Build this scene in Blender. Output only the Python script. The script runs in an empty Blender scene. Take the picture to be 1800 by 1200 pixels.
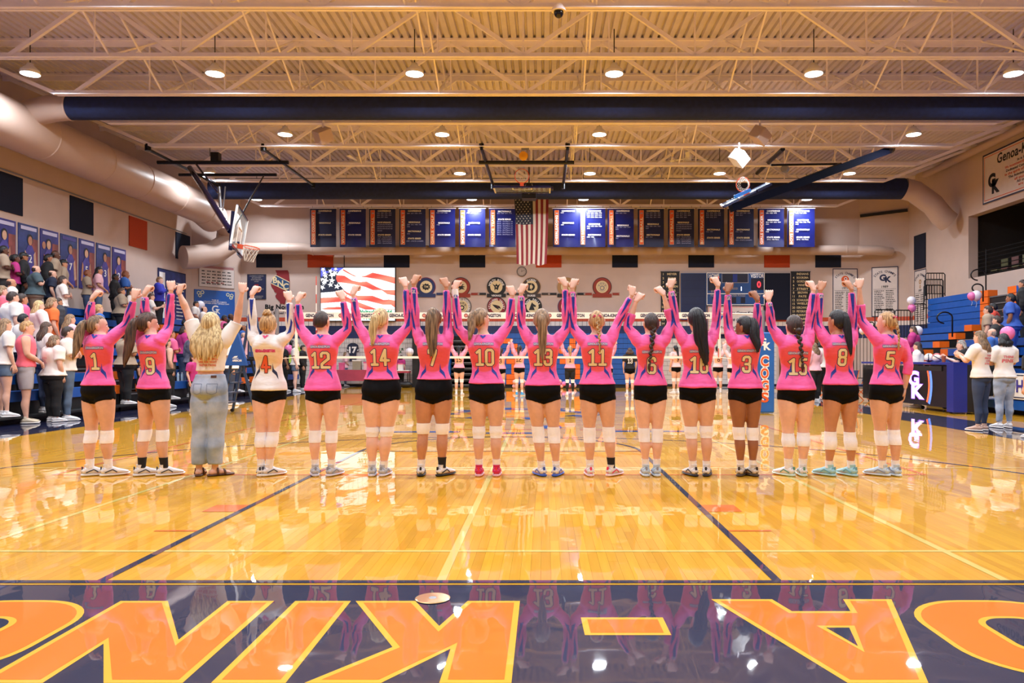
import bpy, bmesh, math, random
import numpy as np
from mathutils import Vector, Matrix
from mathutils.bvhtree import BVHTree
random.seed(7); rng = np.random.default_rng(7)
PI = math.pi
SC = bpy.context.scene
COL = SC.collection

# ------------------------------------------------------------------ camera, world, exposure
F_PX, VX, VY, EYE = 1333.0, 957.0, 631.0, 1.2      # focal length in pixels, vanishing point, eye height
cd = bpy.data.cameras.new('camera'); cam = bpy.data.objects.new('camera', cd); COL.objects.link(cam)
cam.location = (0, 0, EYE); cam.rotation_euler = (PI/2, 0, 0)
cd.sensor_width = 36; cd.lens = F_PX/1800*36; cd.shift_x = (900-VX)/1800; cd.shift_y = (VY-600)/1800
cd.clip_start = .05; cd.clip_end = 200
SC.camera = cam
w = bpy.data.worlds.new('world'); SC.world = w; w.use_nodes = True
w.node_tree.nodes['Background'].inputs[0].default_value = (.5, .5, .55, 1)
w.node_tree.nodes['Background'].inputs[1].default_value = .03
SC.view_settings.view_transform = 'Standard'; SC.view_settings.look = 'None'
SC.view_settings.gamma = 1; SC.view_settings.use_curve_mapping = False
SC.view_settings.exposure = -.06
try:
    SC.cycles.use_denoising = True; SC.cycles.max_bounces = 8; SC.cycles.diffuse_bounces = 4
    SC.cycles.glossy_bounces = 4; SC.cycles.sample_clamp_indirect = 4; SC.cycles.caustics_reflective = False
    SC.cycles.transparent_max_bounces = 12
except Exception: pass
LAMP_W = 198.0          # watts of one high-bay lamp
LAMP_COL = (.84, .92, 1.0)

def W(px, py, Y):       # photo pixel at a depth -> point
    return Vector(((px-VX)*Y/F_PX, Y, EYE-(py-VY)*Y/F_PX))
def FL(px, py):         # photo pixel on the floor -> (x, y)
    Y = F_PX*EYE/(py-VY); return ((px-VX)*Y/F_PX, Y)

# ------------------------------------------------------------------ materials
def lin(c):
    c = [v/255 for v in c]
    return tuple(v/12.92 if v <= .04045 else ((v+.055)/1.055)**2.4 for v in c)+(1,)
MATS = {}
def mat(name, rgb, rough=.55, metal=0, var=.06, vs=6, bump=0, bs=40, emit=0, coat=0, spec=.5, alpha=1, stretch=None, trans=0, rgb2=None):
    if name in MATS: return MATS[name]
    m = bpy.data.materials.new(name); m.use_nodes = True; MATS[name] = m
    nt = m.node_tree; b = nt.nodes['Principled BSDF']; c = lin(rgb)
    b.inputs['Base Color'].default_value = c; b.inputs['Roughness'].default_value = rough
    b.inputs['Metallic'].default_value = metal; b.inputs['Specular IOR Level'].default_value = spec
    if coat: b.inputs['Coat Weight'].default_value = coat; b.inputs['Coat Roughness'].default_value = .06
    if alpha < 1: b.inputs['Alpha'].default_value = alpha
    if trans: b.inputs['Transmission Weight'].default_value = trans
    m.diffuse_color = c
    if emit:
        b.inputs['Emission Color'].default_value = c; b.inputs['Emission Strength'].default_value = emit
        return m
    if var or bump:
        tc = nt.nodes.new('ShaderNodeTexCoord'); mp = nt.nodes.new('ShaderNodeMapping')
        nt.links.new(tc.outputs['Object'], mp.inputs[0])
        if stretch: mp.inputs['Scale'].default_value = stretch
    if var:
        n = nt.nodes.new('ShaderNodeTexNoise'); n.inputs['Scale'].default_value = vs; n.inputs['Detail'].default_value = 4
        nt.links.new(mp.outputs[0], n.inputs['Vector'])
        r = nt.nodes.new('ShaderNodeValToRGB'); nt.links.new(n.outputs[0], r.inputs[0])
        c2 = lin(rgb2) if rgb2 else tuple(min(1, v*(1+var)) for v in c[:3])+(1,)
        r.color_ramp.elements[0].position = .35; r.color_ramp.elements[1].position = .65
        r.color_ramp.elements[0].color = tuple(v*(1-var) for v in c[:3])+(1,); r.color_ramp.elements[1].color = c2
        nt.links.new(r.outputs[0], b.inputs['Base Color'])
    if bump:
        n2 = nt.nodes.new('ShaderNodeTexNoise'); n2.inputs['Scale'].default_value = bs; n2.inputs['Detail'].default_value = 3
        nt.links.new(mp.outputs[0], n2.inputs['Vector'])
        bp = nt.nodes.new('ShaderNodeBump'); bp.inputs['Strength'].default_value = bump; bp.inputs['Distance'].default_value = .01
        nt.links.new(n2.outputs[0], bp.inputs['Height']); nt.links.new(bp.outputs[0], b.inputs['Normal'])
    return m

# ------------------------------------------------------------------ mesh helpers
def newobj(name, me, parent=None, loc=None):
    o = bpy.data.objects.new(name, me); COL.objects.link(o)
    if parent is not None: o.parent = parent
    if loc is not None: o.location = loc
    return o
def tag(o, label=None, cat=None, group=None, kind=None):
    if label: o['label'] = label
    if cat: o['category'] = cat
    if group: o['group'] = group
    if kind: o['kind'] = kind
    return o
def empty(name, loc, label=None, cat=None, group=None, kind=None, rz=0):
    o = bpy.data.objects.new(name, None); COL.objects.link(o); o.location = loc; o.rotation_euler = (0, 0, rz)
    o.empty_display_size = .2
    return tag(o, label, cat, group, kind)
def lab(o, s): o['label'] = s; return o

class MB:
    def __init__(s, off=(0, 0, 0)): s.V = []; s.F = []; s.I = []; s.off = Vector(off)
    def add(s, V, F, mi=0):
        b = len(s.V); s.V += [tuple(v) for v in V]; s.F += [tuple(i+b for i in f) for f in F]; s.I += [mi]*len(F); return s
    def box(s, x0, x1, y0, y1, z0, z1, mi=0):
        V = [(x, y, z) for z in (z0, z1) for y in (y0, y1) for x in (x0, x1)]
        return s.add(V, [(0, 2, 3, 1), (4, 5, 7, 6), (0, 1, 5, 4), (2, 6, 7, 3), (0, 4, 6, 2), (1, 3, 7, 5)], mi)
    def bar(s, p, q, a, b=None, up=(0, 0, 1), mi=0):
        p = Vector(p); q = Vector(q); b = a if b is None else b
        t = (q-p).normalized(); u = Vector(up)
        if abs(t.dot(u)) > .95: u = Vector((1, 0, 0))
        r = t.cross(u).normalized(); u = r.cross(t)
        V = [c+r*(sx*a/2)+u*(sy*b/2) for c in (p, q) for sx, sy in ((-1, -1), (1, -1), (1, 1), (-1, 1))]
        return s.add(V, [(0, 3, 2, 1), (4, 5, 6, 7), (0, 1, 5, 4), (1, 2, 6, 5), (2, 3, 7, 6), (3, 0, 4, 7)], mi)
    def tube(s, pts, r, n=10, mi=0, closed=False):
        pts = [Vector(p) for p in pts]; m = len(pts)
        rs = r if isinstance(r, (list, tuple)) else [r]*m
        V = []; u = None
        for i, p in enumerate(pts):
            a = pts[i-1] if (i or closed) else p; c = pts[(i+1) % m] if (i < m-1 or closed) else p
            t = (c-a).normalized()
            if u is None:
                u = Vector((0, 0, 1)) if abs(t.z) < .9 else Vector((1, 0, 0))
            u = (u-t*u.dot(t)).normalized(); v = t.cross(u)
            V += [p+(u*math.cos(2*PI*k/n)+v*math.sin(2*PI*k/n))*rs[i] for k in range(n)]
        F = []
        for i in range(m if closed else m-1):
            j = (i+1) % m
            F += [(i*n+k, i*n+(k+1) % n, j*n+(k+1) % n, j*n+k) for k in range(n)]
        if not closed: F += [tuple(range(n-1, -1, -1)), tuple((m-1)*n+k for k in range(n))]
        return s.add(V, F, mi)
    def cyl(s, p, q, r, n=16, mi=0, r2=None): return s.tube([p, q], [r, r if r2 is None else r2], n, mi)
    def sphere(s, c, rx, ry=None, rz=None, n=12, m=8, mi=0):
        ry = rx if ry is None else ry; rz = rx if rz is None else rz
        V = [(c[0], c[1], c[2]-rz)]
        for i in range(1, m):
            ph = -PI/2+PI*i/m
            V += [(c[0]+rx*math.cos(ph)*math.cos(2*PI*k/n), c[1]+ry*math.cos(ph)*math.sin(2*PI*k/n), c[2]+rz*math.sin(ph)) for k in range(n)]
        V.append((c[0], c[1], c[2]+rz)); L = len(V)-1
        F = [(0, 1+(k+1) % n, 1+k) for k in range(n)]
        for i in range(m-2):
            F += [(1+i*n+k, 1+i*n+(k+1) % n, 1+(i+1)*n+(k+1) % n, 1+(i+1)*n+k) for k in range(n)]
        F += [(L, L-n+k, L-n+(k+1) % n) for k in range(n)]
        return s.add(V, F, mi)
    def prism(s, P, O, U, Wd, N, d, mi=0):      # 2-D polygon P in the plane O,U,Wd pushed by d along N
        O = Vector(O); U = Vector(U); Wd = Vector(Wd); N = Vector(N); k = len(P)
        V = [O+U*a+Wd*b for a, b in P]+[O+U*a+Wd*b+N*d for a, b in P]
        return s.add(V, [tuple(range(k)), tuple(range(2*k-1, k-1, -1))]+[(i, i+k, (i+1) % k+k, (i+1) % k) for i in range(k)], mi)
    def mesh(s, name, mats, smooth=False):
        me = bpy.data.meshes.new(name); o = s.off
        me.from_pydata([(v[0]-o[0], v[1]-o[1], v[2]-o[2]) for v in s.V], [], s.F)
        for m in (mats if isinstance(mats, (list, tuple)) else [mats]): me.materials.append(m)
        if any(s.I): me.polygons.foreach_set('material_index', s.I)
        if smooth: me.shade_smooth()
        return me
    def build(s, name, mats, parent=None, smooth=False, loc=None, fix=True):
        me = s.mesh(name, mats, smooth)
        if fix:
            bm = bmesh.new(); bm.from_mesh(me); bmesh.ops.recalc_face_normals(bm, faces=bm.faces); bm.to_mesh(me); bm.free()
        if smooth == 'angle': me.set_sharp_from_angle(angle=.7)
        return newobj(name, me, parent, loc)

def thing(name, mb, mats, label, cat, group=None, smooth=False, loc=(0, 0, 0)):
    mb.off = Vector(loc); o = mb.build(name, mats, None, smooth, loc); return tag(o, label, cat, group)

_TC = {}
def text_geo(s, bold=0.0):          # unit-height lettering as (verts Nx2, faces)
    key = (s, bold)
    if key in _TC: return _TC[key]
    c = bpy.data.curves.new('lettering', 'FONT'); c.body = s; c.size = 1; c.resolution_u = 2 if len(s) > 3 else 5
    c.offset = bold; c.align_x = 'CENTER'; c.align_y = 'CENTER'; c.space_character = 1+bold*1.2
    o = bpy.data.objects.new('lettering', c); me = bpy.data.meshes.new_from_object(o)
    V = np.array([v.co[:2] for v in me.vertices]) if len(me.vertices) else np.zeros((0, 2))
    if len(V): V = V-(V.min(0)+V.max(0))/2
    Fc = [tuple(p.vertices) for p in me.polygons]
    bpy.data.objects.remove(o); bpy.data.curves.remove(c); bpy.data.meshes.remove(me)
    _TC[key] = (V, Fc); return _TC[key]

class Art:      # flat print on a plane: origin O, right U, up Wd, normal N (towards the reader)
    def __init__(s, O, U, Wd=(0, 0, 1), t=.003):
        s.O = Vector(O); s.U = Vector(U).normalized(); s.Wd = Vector(Wd).normalized(); s.N = s.U.cross(s.Wd); s.t = t
        s.g = {}
    def P(s, a, b, h=0): return s.O+s.U*a+s.Wd*b+s.N*h
    def _m(s, part): return s.g.setdefault(part, (MB(), []))
    def _mi(s, part, m):
        mb, ms = s._m(part)
        if m not in ms: ms.append(m)
        return mb, ms.index(m)
    def poly(s, part, m, P, layer=1):
        mb, i = s._mi(part, m); mb.add([s.P(a, b, layer*s.t) for a, b in P], [tuple(range(len(P)))], i)
    def rect(s, part, m, a0, a1, b0, b1, layer=1): s.poly(part, m, [(a0, b0), (a1, b0), (a1, b1), (a0, b1)], layer)
    def frame(s, part, m, a0, a1, b0, b1, w, layer=1):
        s.rect(part, m, a0, a1, b0, b0+w, layer); s.rect(part, m, a0, a1, b1-w, b1, layer)
        s.rect(part, m, a0, a0+w, b0+w, b1-w, layer); s.rect(part, m, a1-w, a1, b0+w, b1-w, layer)
    def disc(s, part, m, c, r, layer=1, r0=0, n=28, a0=0, a1=2*PI, ry=None):
        ry = r if ry is None else ry; q = ry/r
        A = [a0+(a1-a0)*k/n for k in range(n+1)]
        mb, i = s._mi(part, m)
        if r0 <= 0:
            P = [(c[0]+r*math.cos(a), c[1]+ry*math.sin(a)) for a in (A[:-1] if a1-a0 > 6.28 else A)]
            mb.add([s.P(a, b, layer*s.t) for a, b in P], [tuple(range(len(P)))], i)
        else:
            V = []
            for a in A: V += [s.P(c[0]+rr*math.cos(a), c[1]+rr*q*math.sin(a), layer*s.t) for rr in (r0, r)]
            mb.add(V, [(2*k, 2*k+1, 2*k+3, 2*k+2) for k in range(n)], i)
    def text(s, part, m, txt, c, h, layer=2, bold=0.02, w=None, rot=0, shear=0):
        V, Fc = text_geo(txt, bold)
        if not len(V): return
        sx = sz = h/.72
        if w: sx = w/max(.01, (V[:, 0].max()-V[:, 0].min()))
        mb, i = s._mi(part, m); ca, sa = math.cos(rot), math.sin(rot)
        pts = []
        for x, y in V:
            x, y = x*sx+y*sz*shear, y*sz
            pts.append(s.P(c[0]+x*ca-y*sa, c[1]+x*sa+y*ca, layer*s.t))
        mb.add(pts, Fc, i)
    def arc_text(s, part, m, txt, c, r, h, a_mid=PI/2, layer=2, bold=.02, adv=None, inward=False):
        adv = adv or h*.95/r; n = len(txt)
        for k, ch in enumerate(txt):
            if ch == ' ': continue
            d = (k-(n-1)/2)*adv; a = a_mid-d if not inward else a_mid+d
            s.text(part, m, ch, (c[0]+r*math.cos(a), c[1]+r*math.sin(a)), h, layer, bold, None, a-PI/2 if not inward else a+PI/2)
    def build(s, parent, labels=None):
        off = parent.matrix_world.translation if parent.parent else parent.location
        for part, (mb, ms) in s.g.items():
            mb.off = Vector(off); o = mb.build(part, ms, parent, fix=False)
            if labels and part in labels: o['label'] = labels[part]

def panel(name, O, U, a, b, m, label, cat, group=None, th=.03, kind=None):   # an upright board, its lower-left front corner at O
    U = Vector(U).normalized(); N = U.cross(Vector((0, 0, 1))); mb = MB()
    mb.prism([(0, 0), (a, 0), (a, b), (0, b)], O, U, (0, 0, 1), -N, th)
    mb.off = Vector(O); o = mb.build(name, m, None, False, O); tag(o, label, cat, group, kind); return o
# ------------------------------------------------------------------ palette
WALL = mat('wall_paint', (200, 178, 168), .75, var=.03, vs=1.5)
TAN = mat('duct_paint', (190, 166, 154), .42, var=.02, vs=2, spec=.4)
STEEL = mat('joist_paint', (250, 242, 248), .6, var=.04, vs=3)
DECKM = mat('deck_paint', (216, 208, 230), .75, var=.05, vs=2)
NAVYF = mat('navy_fabric', (20, 32, 72), .9, var=.15, vs=9)
NAVY = mat('navy_paint', (24, 38, 88), .4, var=.05)
NAVYP = mat('navy_panel', (12, 20, 42), .95, var=.15, vs=30)
ORANGEP = mat('orange_panel', (176, 62, 20), .9, var=.1, vs=30)
ORANGE = mat('orange_plastic', (226, 102, 20), .4, var=.04)
BLUE = mat('blue_plastic', (16, 78, 158), .38, var=.06)
BLACK = mat('black_plastic', (14, 14, 17), .5, var=.1)
BLKM = mat('black_metal', (16, 16, 20), .35, metal=.3, var=0)
BLUM = mat('blue_steel', (8, 16, 62), .25, metal=.3, var=0, coat=.5)
WHITE = mat('white_print', (238, 234, 232), .6, var=0)
CREAM = mat('cream_print', (226, 205, 160), .6, var=0)
GREY = mat('grey_metal', (150, 152, 158), .35, metal=.7, var=0)
WHITEP = mat('white_plastic', (228, 225, 222), .4, var=0)
TXTN = mat('navy_print', (22, 28, 66), .6, var=0)
TXTO = mat('orange_print', (210, 84, 30), .6, var=0)
TXTK = mat('black_print', (18, 17, 20), .6, var=0)
BRICKR = mat('rust_stripe', (196, 76, 44), .6, var=.04)
TILEW = mat('white_tile', (222, 210, 205), .4, var=.03)
BLOCK = mat('white_block', (206, 196, 192), .6, var=.04, vs=4, bump=.2, bs=60)
MORTAR = mat('mortar', (120, 112, 110), .9, var=.05)
DARKM = mat('dark_void', (10, 9, 10), .9, var=0)
WOODD = mat('door_wood', (118, 70, 38), .45, var=.15, vs=3, stretch=(8, 8, 1))
MAROON = mat('maroon_print', (132, 26, 34), .6, var=0)
TANP = mat('tan_print', (176, 134, 84), .6, var=0)
GREYP = mat('grey_print', (150, 142, 138), .6, var=0)
BLUEP = mat('blue_print', (20, 84, 168), .5, var=.04)
SHEET = mat('white_vinyl', (212, 200, 196), .45, var=.02)
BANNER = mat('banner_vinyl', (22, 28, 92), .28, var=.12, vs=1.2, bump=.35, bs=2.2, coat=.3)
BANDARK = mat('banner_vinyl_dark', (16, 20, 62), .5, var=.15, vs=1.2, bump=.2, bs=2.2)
def lacquer(name, grain):
    m = bpy.data.materials.new(name); m.use_nodes = True; nt = m.node_tree; b = nt.nodes['Principled BSDF']; L = nt.links.new
    geo = nt.nodes.new('ShaderNodeNewGeometry'); oi = nt.nodes.new('ShaderNodeObjectInfo')
    if grain:
        ad = nt.nodes.new('ShaderNodeMath'); ad.operation = 'ADD'; fr = nt.nodes.new('ShaderNodeMath'); fr.operation = 'FRACT'
        L(geo.outputs['Random Per Island'], ad.inputs[0]); L(oi.outputs['Random'], ad.inputs[1]); L(ad.outputs[0], fr.inputs[0])
        mp = nt.nodes.new('ShaderNodeMapping'); mp.inputs['Scale'].default_value = (60, 2.2, 1); L(geo.outputs['Position'], mp.inputs[0])
        n = nt.nodes.new('ShaderNodeTexNoise'); n.inputs['Scale'].default_value = 1; n.inputs['Detail'].default_value = 5; L(mp.outputs[0], n.inputs['Vector'])
        mx = nt.nodes.new('ShaderNodeMath'); mx.operation = 'MULTIPLY_ADD'; L(n.outputs[0], mx.inputs[0]); mx.inputs[1].default_value = .5
        hf = nt.nodes.new('ShaderNodeMath'); hf.operation = 'MULTIPLY_ADD'; L(fr.outputs[0], hf.inputs[0]); hf.inputs[1].default_value = .42; hf.inputs[2].default_value = .03
        L(hf.outputs[0], mx.inputs[2])
        r = nt.nodes.new('ShaderNodeValToRGB'); L(mx.outputs[0], r.inputs[0]); e = r.color_ramp.elements
        e[0].position = .05; e[0].color = lin((206, 138, 14)); e[1].position = .9; e[1].color = lin((236, 176, 38))
        L(r.outputs[0], b.inputs['Base Color'])
    b.inputs['Roughness'].default_value = .55; b.inputs['Coat Weight'].default_value = 1; b.inputs['Coat Roughness'].default_value = .02
    b.inputs['Coat IOR'].default_value = 1.5; b.inputs['Specular IOR Level'].default_value = .15
    mp2 = nt.nodes.new('ShaderNodeMapping'); mp2.inputs['Scale'].default_value = (2.2, 1.1, 1); L(geo.outputs['Position'], mp2.inputs[0])
    n2 = nt.nodes.new('ShaderNodeTexNoise'); n2.inputs['Scale'].default_value = 1.6; n2.inputs['Detail'].default_value = 2; L(mp2.outputs[0], n2.inputs['Vector'])
    bp = nt.nodes.new('ShaderNodeBump'); bp.inputs['Strength'].default_value = .16; bp.inputs['Distance'].default_value = .01
    L(n2.outputs[0], bp.inputs['Height']); L(bp.outputs[0], b.inputs['Normal']); L(bp.outputs[0], b.inputs['Coat Normal'])
    return m, b
WOOD, _ = lacquer('maple_lacquer', True)
def paintm(name, rgb):
    m, b = lacquer(name, False); b.inputs['Base Color'].default_value = lin(rgb); return m
F_NAVY = paintm('floor_navy', (20, 26, 62)); F_OR = paintm('floor_orange', (238, 120, 0)); F_YE = paintm('floor_yellow', (238, 180, 44))
F_LINE = paintm('floor_line_navy', (30, 34, 66)); F_GR = paintm('floor_line_green', (222, 196, 104)); F_OL = paintm('floor_line_orange', (226, 110, 30))
F_PALE = paintm('floor_line_cream', (240, 196, 104)); F_BLU = paintm('floor_blue', (28, 60, 130))

# ------------------------------------------------------------------ room shell
YB, XL, XR, ZR, YF = 33.3, -14.75, 15.6, 8.95, -1.5
def struct(name, mb, m, parent=None, **k):
    o = mb.build(name, m, parent, **k)
    if parent is None: o['kind'] = 'structure'
    return o
floor = struct('floor', MB().box(-17, 17, YF-.3, YB+1, -.3, -.006), MORTAR)
wb = struct('wall_back', MB().box(-13.45, 13.95, YB, YB+.25, 0, 9.2), WALL)
def slab(name, p, q, th=.25, z0=0, z1=9.2):
    p = Vector(p+(0,)); q = Vector(q+(0,)); n = (q-p).normalized().cross(Vector((0, 0, 1)))
    return struct(name, MB().prism([(0, z0), ((q-p).length, z0), ((q-p).length, z1), (0, z1)], p, (q-p).normalized(), (0, 0, 1), -n, th), WALL)
CL = ((XL, 31.7), (-13.35, YB)); CR = ((13.83, YB), (XR, 32.45))
wcl = slab('wall_back_left', CL[0], CL[1]); wcr = slab('wall_back_right', CR[0], CR[1])
wl = struct('wall_left', MB().box(XL-.25, XL, YF, 31.75, 0, 9.2), WALL)
OY0, OY1, OZ0, OZ1 = 9.0, 27.9, 4.16, 6.44
mb = MB(); mb.box(XR, XR+.35, YF, OY0, 0, 9.2); mb.box(XR, XR+.35, OY1, 32.5, 0, 9.2); mb.box(XR, XR+.35, OY0, OY1, 0, OZ0); mb.box(XR, XR+.35, OY0, OY1, OZ1, 9.2)
wr = struct('wall_right', mb, WALL)
struct('wall_front', MB().box(-15, 16, YF-.25, YF, 0, 9.2), WALL)
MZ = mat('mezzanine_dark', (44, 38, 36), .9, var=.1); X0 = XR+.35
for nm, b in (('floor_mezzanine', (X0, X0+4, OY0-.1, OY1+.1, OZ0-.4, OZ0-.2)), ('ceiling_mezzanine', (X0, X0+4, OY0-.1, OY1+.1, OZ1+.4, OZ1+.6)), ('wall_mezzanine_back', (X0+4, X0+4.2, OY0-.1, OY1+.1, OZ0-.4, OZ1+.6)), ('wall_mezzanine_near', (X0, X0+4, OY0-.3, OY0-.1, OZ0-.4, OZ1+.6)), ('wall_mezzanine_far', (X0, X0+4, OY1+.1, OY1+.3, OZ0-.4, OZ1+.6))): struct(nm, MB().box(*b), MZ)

# painted bands on the end walls
def bands(O, U, a, parent, low=True):
    A = Art(O, U, t=.006)
    A.rect('painted_stripe', BRICKR, 0, a, 2.85, 3.03); A.rect('painted_stripe', TILEW, 0, a, 2.66, 2.85); A.rect('painted_stripe', NAVY, 0, a, 2.12, 2.66)
    if low: A.rect('baseboard', BLACK, 0, a, 0, .1, 3)
    A.build(parent)
bands((-13.35, YB, 0), (1, 0, 0), 27.18, wb)
d = Vector((CL[1][0]-CL[0][0], CL[1][1]-CL[0][1], 0)); bands((CL[0][0], CL[0][1], 0), d, d.length, wcl)
DLn = d.normalized(); DLlen = d.length
d = Vector((CR[1][0]-CR[0][0], CR[1][1]-CR[0][1], 0)); bands((CR[0][0], CR[0][1], 0), d, d.length, wcr); DRn = d.normalized(); DRlen = d.length
bands((XR, 32.45, 0), (0, -1, 0), 5, wr); 
# grout of the tile strip and blocks of the lower wall
A = Art((-13.35, YB, 0), (1, 0, 0), t=.006)
for k in range(136): A.rect('tile_joint', MORTAR, k*.2, k*.2+.012, 2.66, 2.85, 2)
A.build(wb)
bm_ = MB().box(0, .388, -.02, 0, 0, .188).mesh('block', BLOCK)
for x0, n in ((-11.7, 15), (4.6, 14)):
    for r in range(10):
        if r % 2: o = newobj('block', bm_, wb, (x0, YB-.001, .11+r*.2)); o.scale = (.485, 1, 1)
        for c in range(n):
            o = newobj('block', bm_, wb, (x0+c*.4+(.2 if r % 2 else 0), YB-.001, .11+r*.2))
            if r % 2 and c == n-1: o.scale = (.485, 1, 1)
A = Art((-13.35, YB, 0), (1, 0, 0), t=.002); A.rect('mortar_bed', MORTAR, 1.2, 7.9, .1, 2.12); A.rect('mortar_bed', MORTAR, 17.8, 23.5, .1, 2.12); A.build(wb)
# doors in the right part of the end wall
for i, x in enumerate((10.3, 11.35)):
    d_ = struct('door_%d' % (i+1), MB().box(x, x+1.0, YB-.06, YB-.02, .1, 2.3), WOODD)
    mb = MB(); mb.box(x+.3, x+.7, YB-.075, YB-.06, 1.2, 1.9); mb.build('door_panel', BLACK, d_)
    MB().tube([(x+.1, YB-.06, 1.05), (x+.1, YB-.12, 1.05), (x+.22, YB-.12, 1.05)], .015, 8).build('door_handle', GREY, d_, smooth=True)
# ceiling deck
mb = MB(); x = -15.2; prof = []
while x < 16.2:
    prof += [(x, 8.95), (x+.12, 8.95), (x+.14, 9.03), (x+.18, 9.03)]; x += .2
V = [(a, YF, z) for a, z in prof]+[(a, YB+.2, z) for a, z in prof]; n = len(prof)
mb.add(V, [(i, i+1, i+1+n, i+n) for i in range(n-1)])
ceil = struct('ceiling', mb, DECKM)
struct('ceiling_roof', MB().box(-15.4, 16.4, YF-.3, YB+.4, 9.06, 9.3), STEEL)

# ------------------------------------------------------------------ roof joists
S0, SP = 13.88, 2.256; ZB, ZT = 7.6, 8.9
def make_joist():
    r = empty('roof_beam', (0, 0, 0), kind='structure')
    a, b = -11.85, 12.3
    mb = MB()
    for s in (-1, 1):
        mb.box(a, b, s*.05-.04, s*.05+.04, ZB, ZB+.02); mb.box(a, b, s*.022-.008, s*.022+.008, ZB, ZB+.11)
    mb.build('bottom_chord', STEEL, r)
    mb = MB(); mb.box(XL, XR, -.09, .09, ZT, ZT+.05); mb.box(XL, XR, -.02, .02, ZT-.13, ZT); mb.build('top_chord', STEEL, r)
    P = 3.65; x = -11.4; k = 0
    while x < 12.2:
        xt = x+P/2
        if xt < 14: MB().bar((x, 0, ZB+.05), (xt, 0, ZT), .072, .085).build('web_member', STEEL, r)
        if x+P < 13: MB().bar((xt, 0, ZT), (x+P, 0, ZB+.05), .072, .085).build('web_member', STEEL, r)
        if x > -11: MB().bar((x, 0, ZB+.05), (x, 0, ZT), .035).build('web_member', STEEL, r)
        if xt < 12.2: MB().bar((xt, .0, ZB+.05), (xt, .0, ZT), .03).build('web_member', STEEL, r)
        x += P
    MB().bar((a, 0, ZB+.04), (XL+.1, 0, ZT-.05), .07, .09).build('web_member', STEEL, r)
    MB().bar((b, 0, ZB+.04), (XR-.1, 0, ZT-.05), .07, .09).build('web_member', STEEL, r)
    return r
j0 = make_joist(); JY = [S0+SP*k for k in range(-5, 9)]
for i, y in enumerate(JY):
    r = j0 if i == 0 else j0.copy()
    if i: 
        COL.objects.link(r)
        for ch in j0.children: c = ch.copy(); COL.objects.link(c); c.parent = r
    r.location = (0 if i % 2 == 0 else -.0, y, 0)
for bx in (-9.3, -6.1, -2.6, .9, 4.4, 7.9, 10.6):       # bridging between the joists
    r = empty('roof_bridging', (bx, 0, 0), kind='structure')
    for a, b in zip(JY[4:-1], JY[5:]):
        MB().bar((0, a, ZB+.05), (0, b, ZT), .035).build('brace', STEEL, r); MB().bar((.05, a, ZT), (.05, b, ZB+.05), .035).build('brace', STEEL, r)

# ------------------------------------------------------------------ ducts
def ring(mb, c, ax, r, w=.03): c = Vector(c); ax = Vector(ax); mb.tube([c-ax*w, c-ax*w*.3, c+ax*w*.3, c+ax*w], [r*1.0, r*1.03, r*1.03, r*1.0], 28)
def duct(name, label, parts, seams, m2=None):
    r = empty(name, parts[0][1][0], label, 'duct')
    for nm, pts, rad, m in parts:
        mb = MB(off=r.location); mb.tube(pts, rad, 32); mb.build(nm, m, r, smooth='angle')
    for c, ax, rad in seams: mb = MB(off=r.location); ring(mb, c, ax, rad); mb.build('seam', m2 or TAN, r, smooth='angle')
    return r
# the big side duct is kept to the wall side of the joist ends
duct('air_duct', 'big beige round duct running along the left wall below the roof', [('duct_run', [(-13.4, 5, 7.1), (-13.4, 29.6, 7.1), (-13.4, 30.6, 6.9)], .6, TAN),
     ('elbow', [W(398, 385, 31.0), W(404, 408, 31.6), W(398, 430, 31.5), W(375, 446, 31.0), W(340, 452, 30.3), W(322, 452, 30.0)], [.52, .5, .48, .46, .46, .46], TAN)],
     [((-13.4, y, 7.1), (0, 1, 0), .6) for y in (12.0, 17.2, 20.1, 22.7, 24.9, 27.3, 29.6)])
duct('fabric_duct', 'wide navy fabric duct crossing the ceiling nearer the camera', [('duct_sleeve', [(-12.1, 19.3, 7.6), (15.55, 19.3, 7.6)], .31, NAVYF),
     ('elbow', [(-12.1, 19.3, 7.6), (-12.5, 19.3, 7.58), (-13.1, 19.3, 7.45)], [.315, .33, .33], TAN)], [((-12.08, 19.3, 7.6), (1, 0, 0), .325)])
duct('fabric_duct', 'navy fabric duct crossing the far ceiling above the championship banners', [('duct_sleeve', [(-12.5, 28.5, 7.6), (13.5, 28.5, 7.6)], .39, NAVYF),
     ('elbow', [(13.5, 28.5, 7.6), (13.9, 28.5, 7.5), (14.6, 28.5, 7.0), (14.95, 28.5, 6.55), (15.2, 28.5, 6.35)], .4, TAN)], [])
duct('air_duct', 'slim beige duct along the end wall behind the championship banners', [('duct_run', [(-12.9, 32.75, 5.98), (-10.35, 32.75, 5.98), (-9.9, 32.75, 5.9), (13.5, 32.75, 5.9)], [.24, .24, .21, .21], TAN),
     ('elbow', [(13.5, 32.75, 5.9), (14.2, 32.4, 5.85), (14.9, 32.5, 5.8)], [.21, .2, .17], TAN)], [((x, 32.75, 5.9), (1, 0, 0), .215) for x in (-10, -7, -3, 1, 5, 9, 13)]+[((-11, 32.75, 5.98), (1, 0, 0), .24)])
thing('roof_pipe', MB().tube([(15.3, 4, 8.6), (15.3, 30.5, 8.6)], .13, 14), TAN, 'long beige pipe under the roof along the right wall', 'pipe', smooth='angle', loc=(15.3, 4, 8.6))
thing('wall_conduit', MB().tube([(XL+.03, 8, 6.36), (XL+.03, 31.2, 6.36)], .018, 8), GREY, 'thin grey conduit running along the left wall above the dark panels', 'conduit', smooth=True, loc=(XL, 8, 6.36))  # thin tube added to draw the shadow line above the panels

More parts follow.
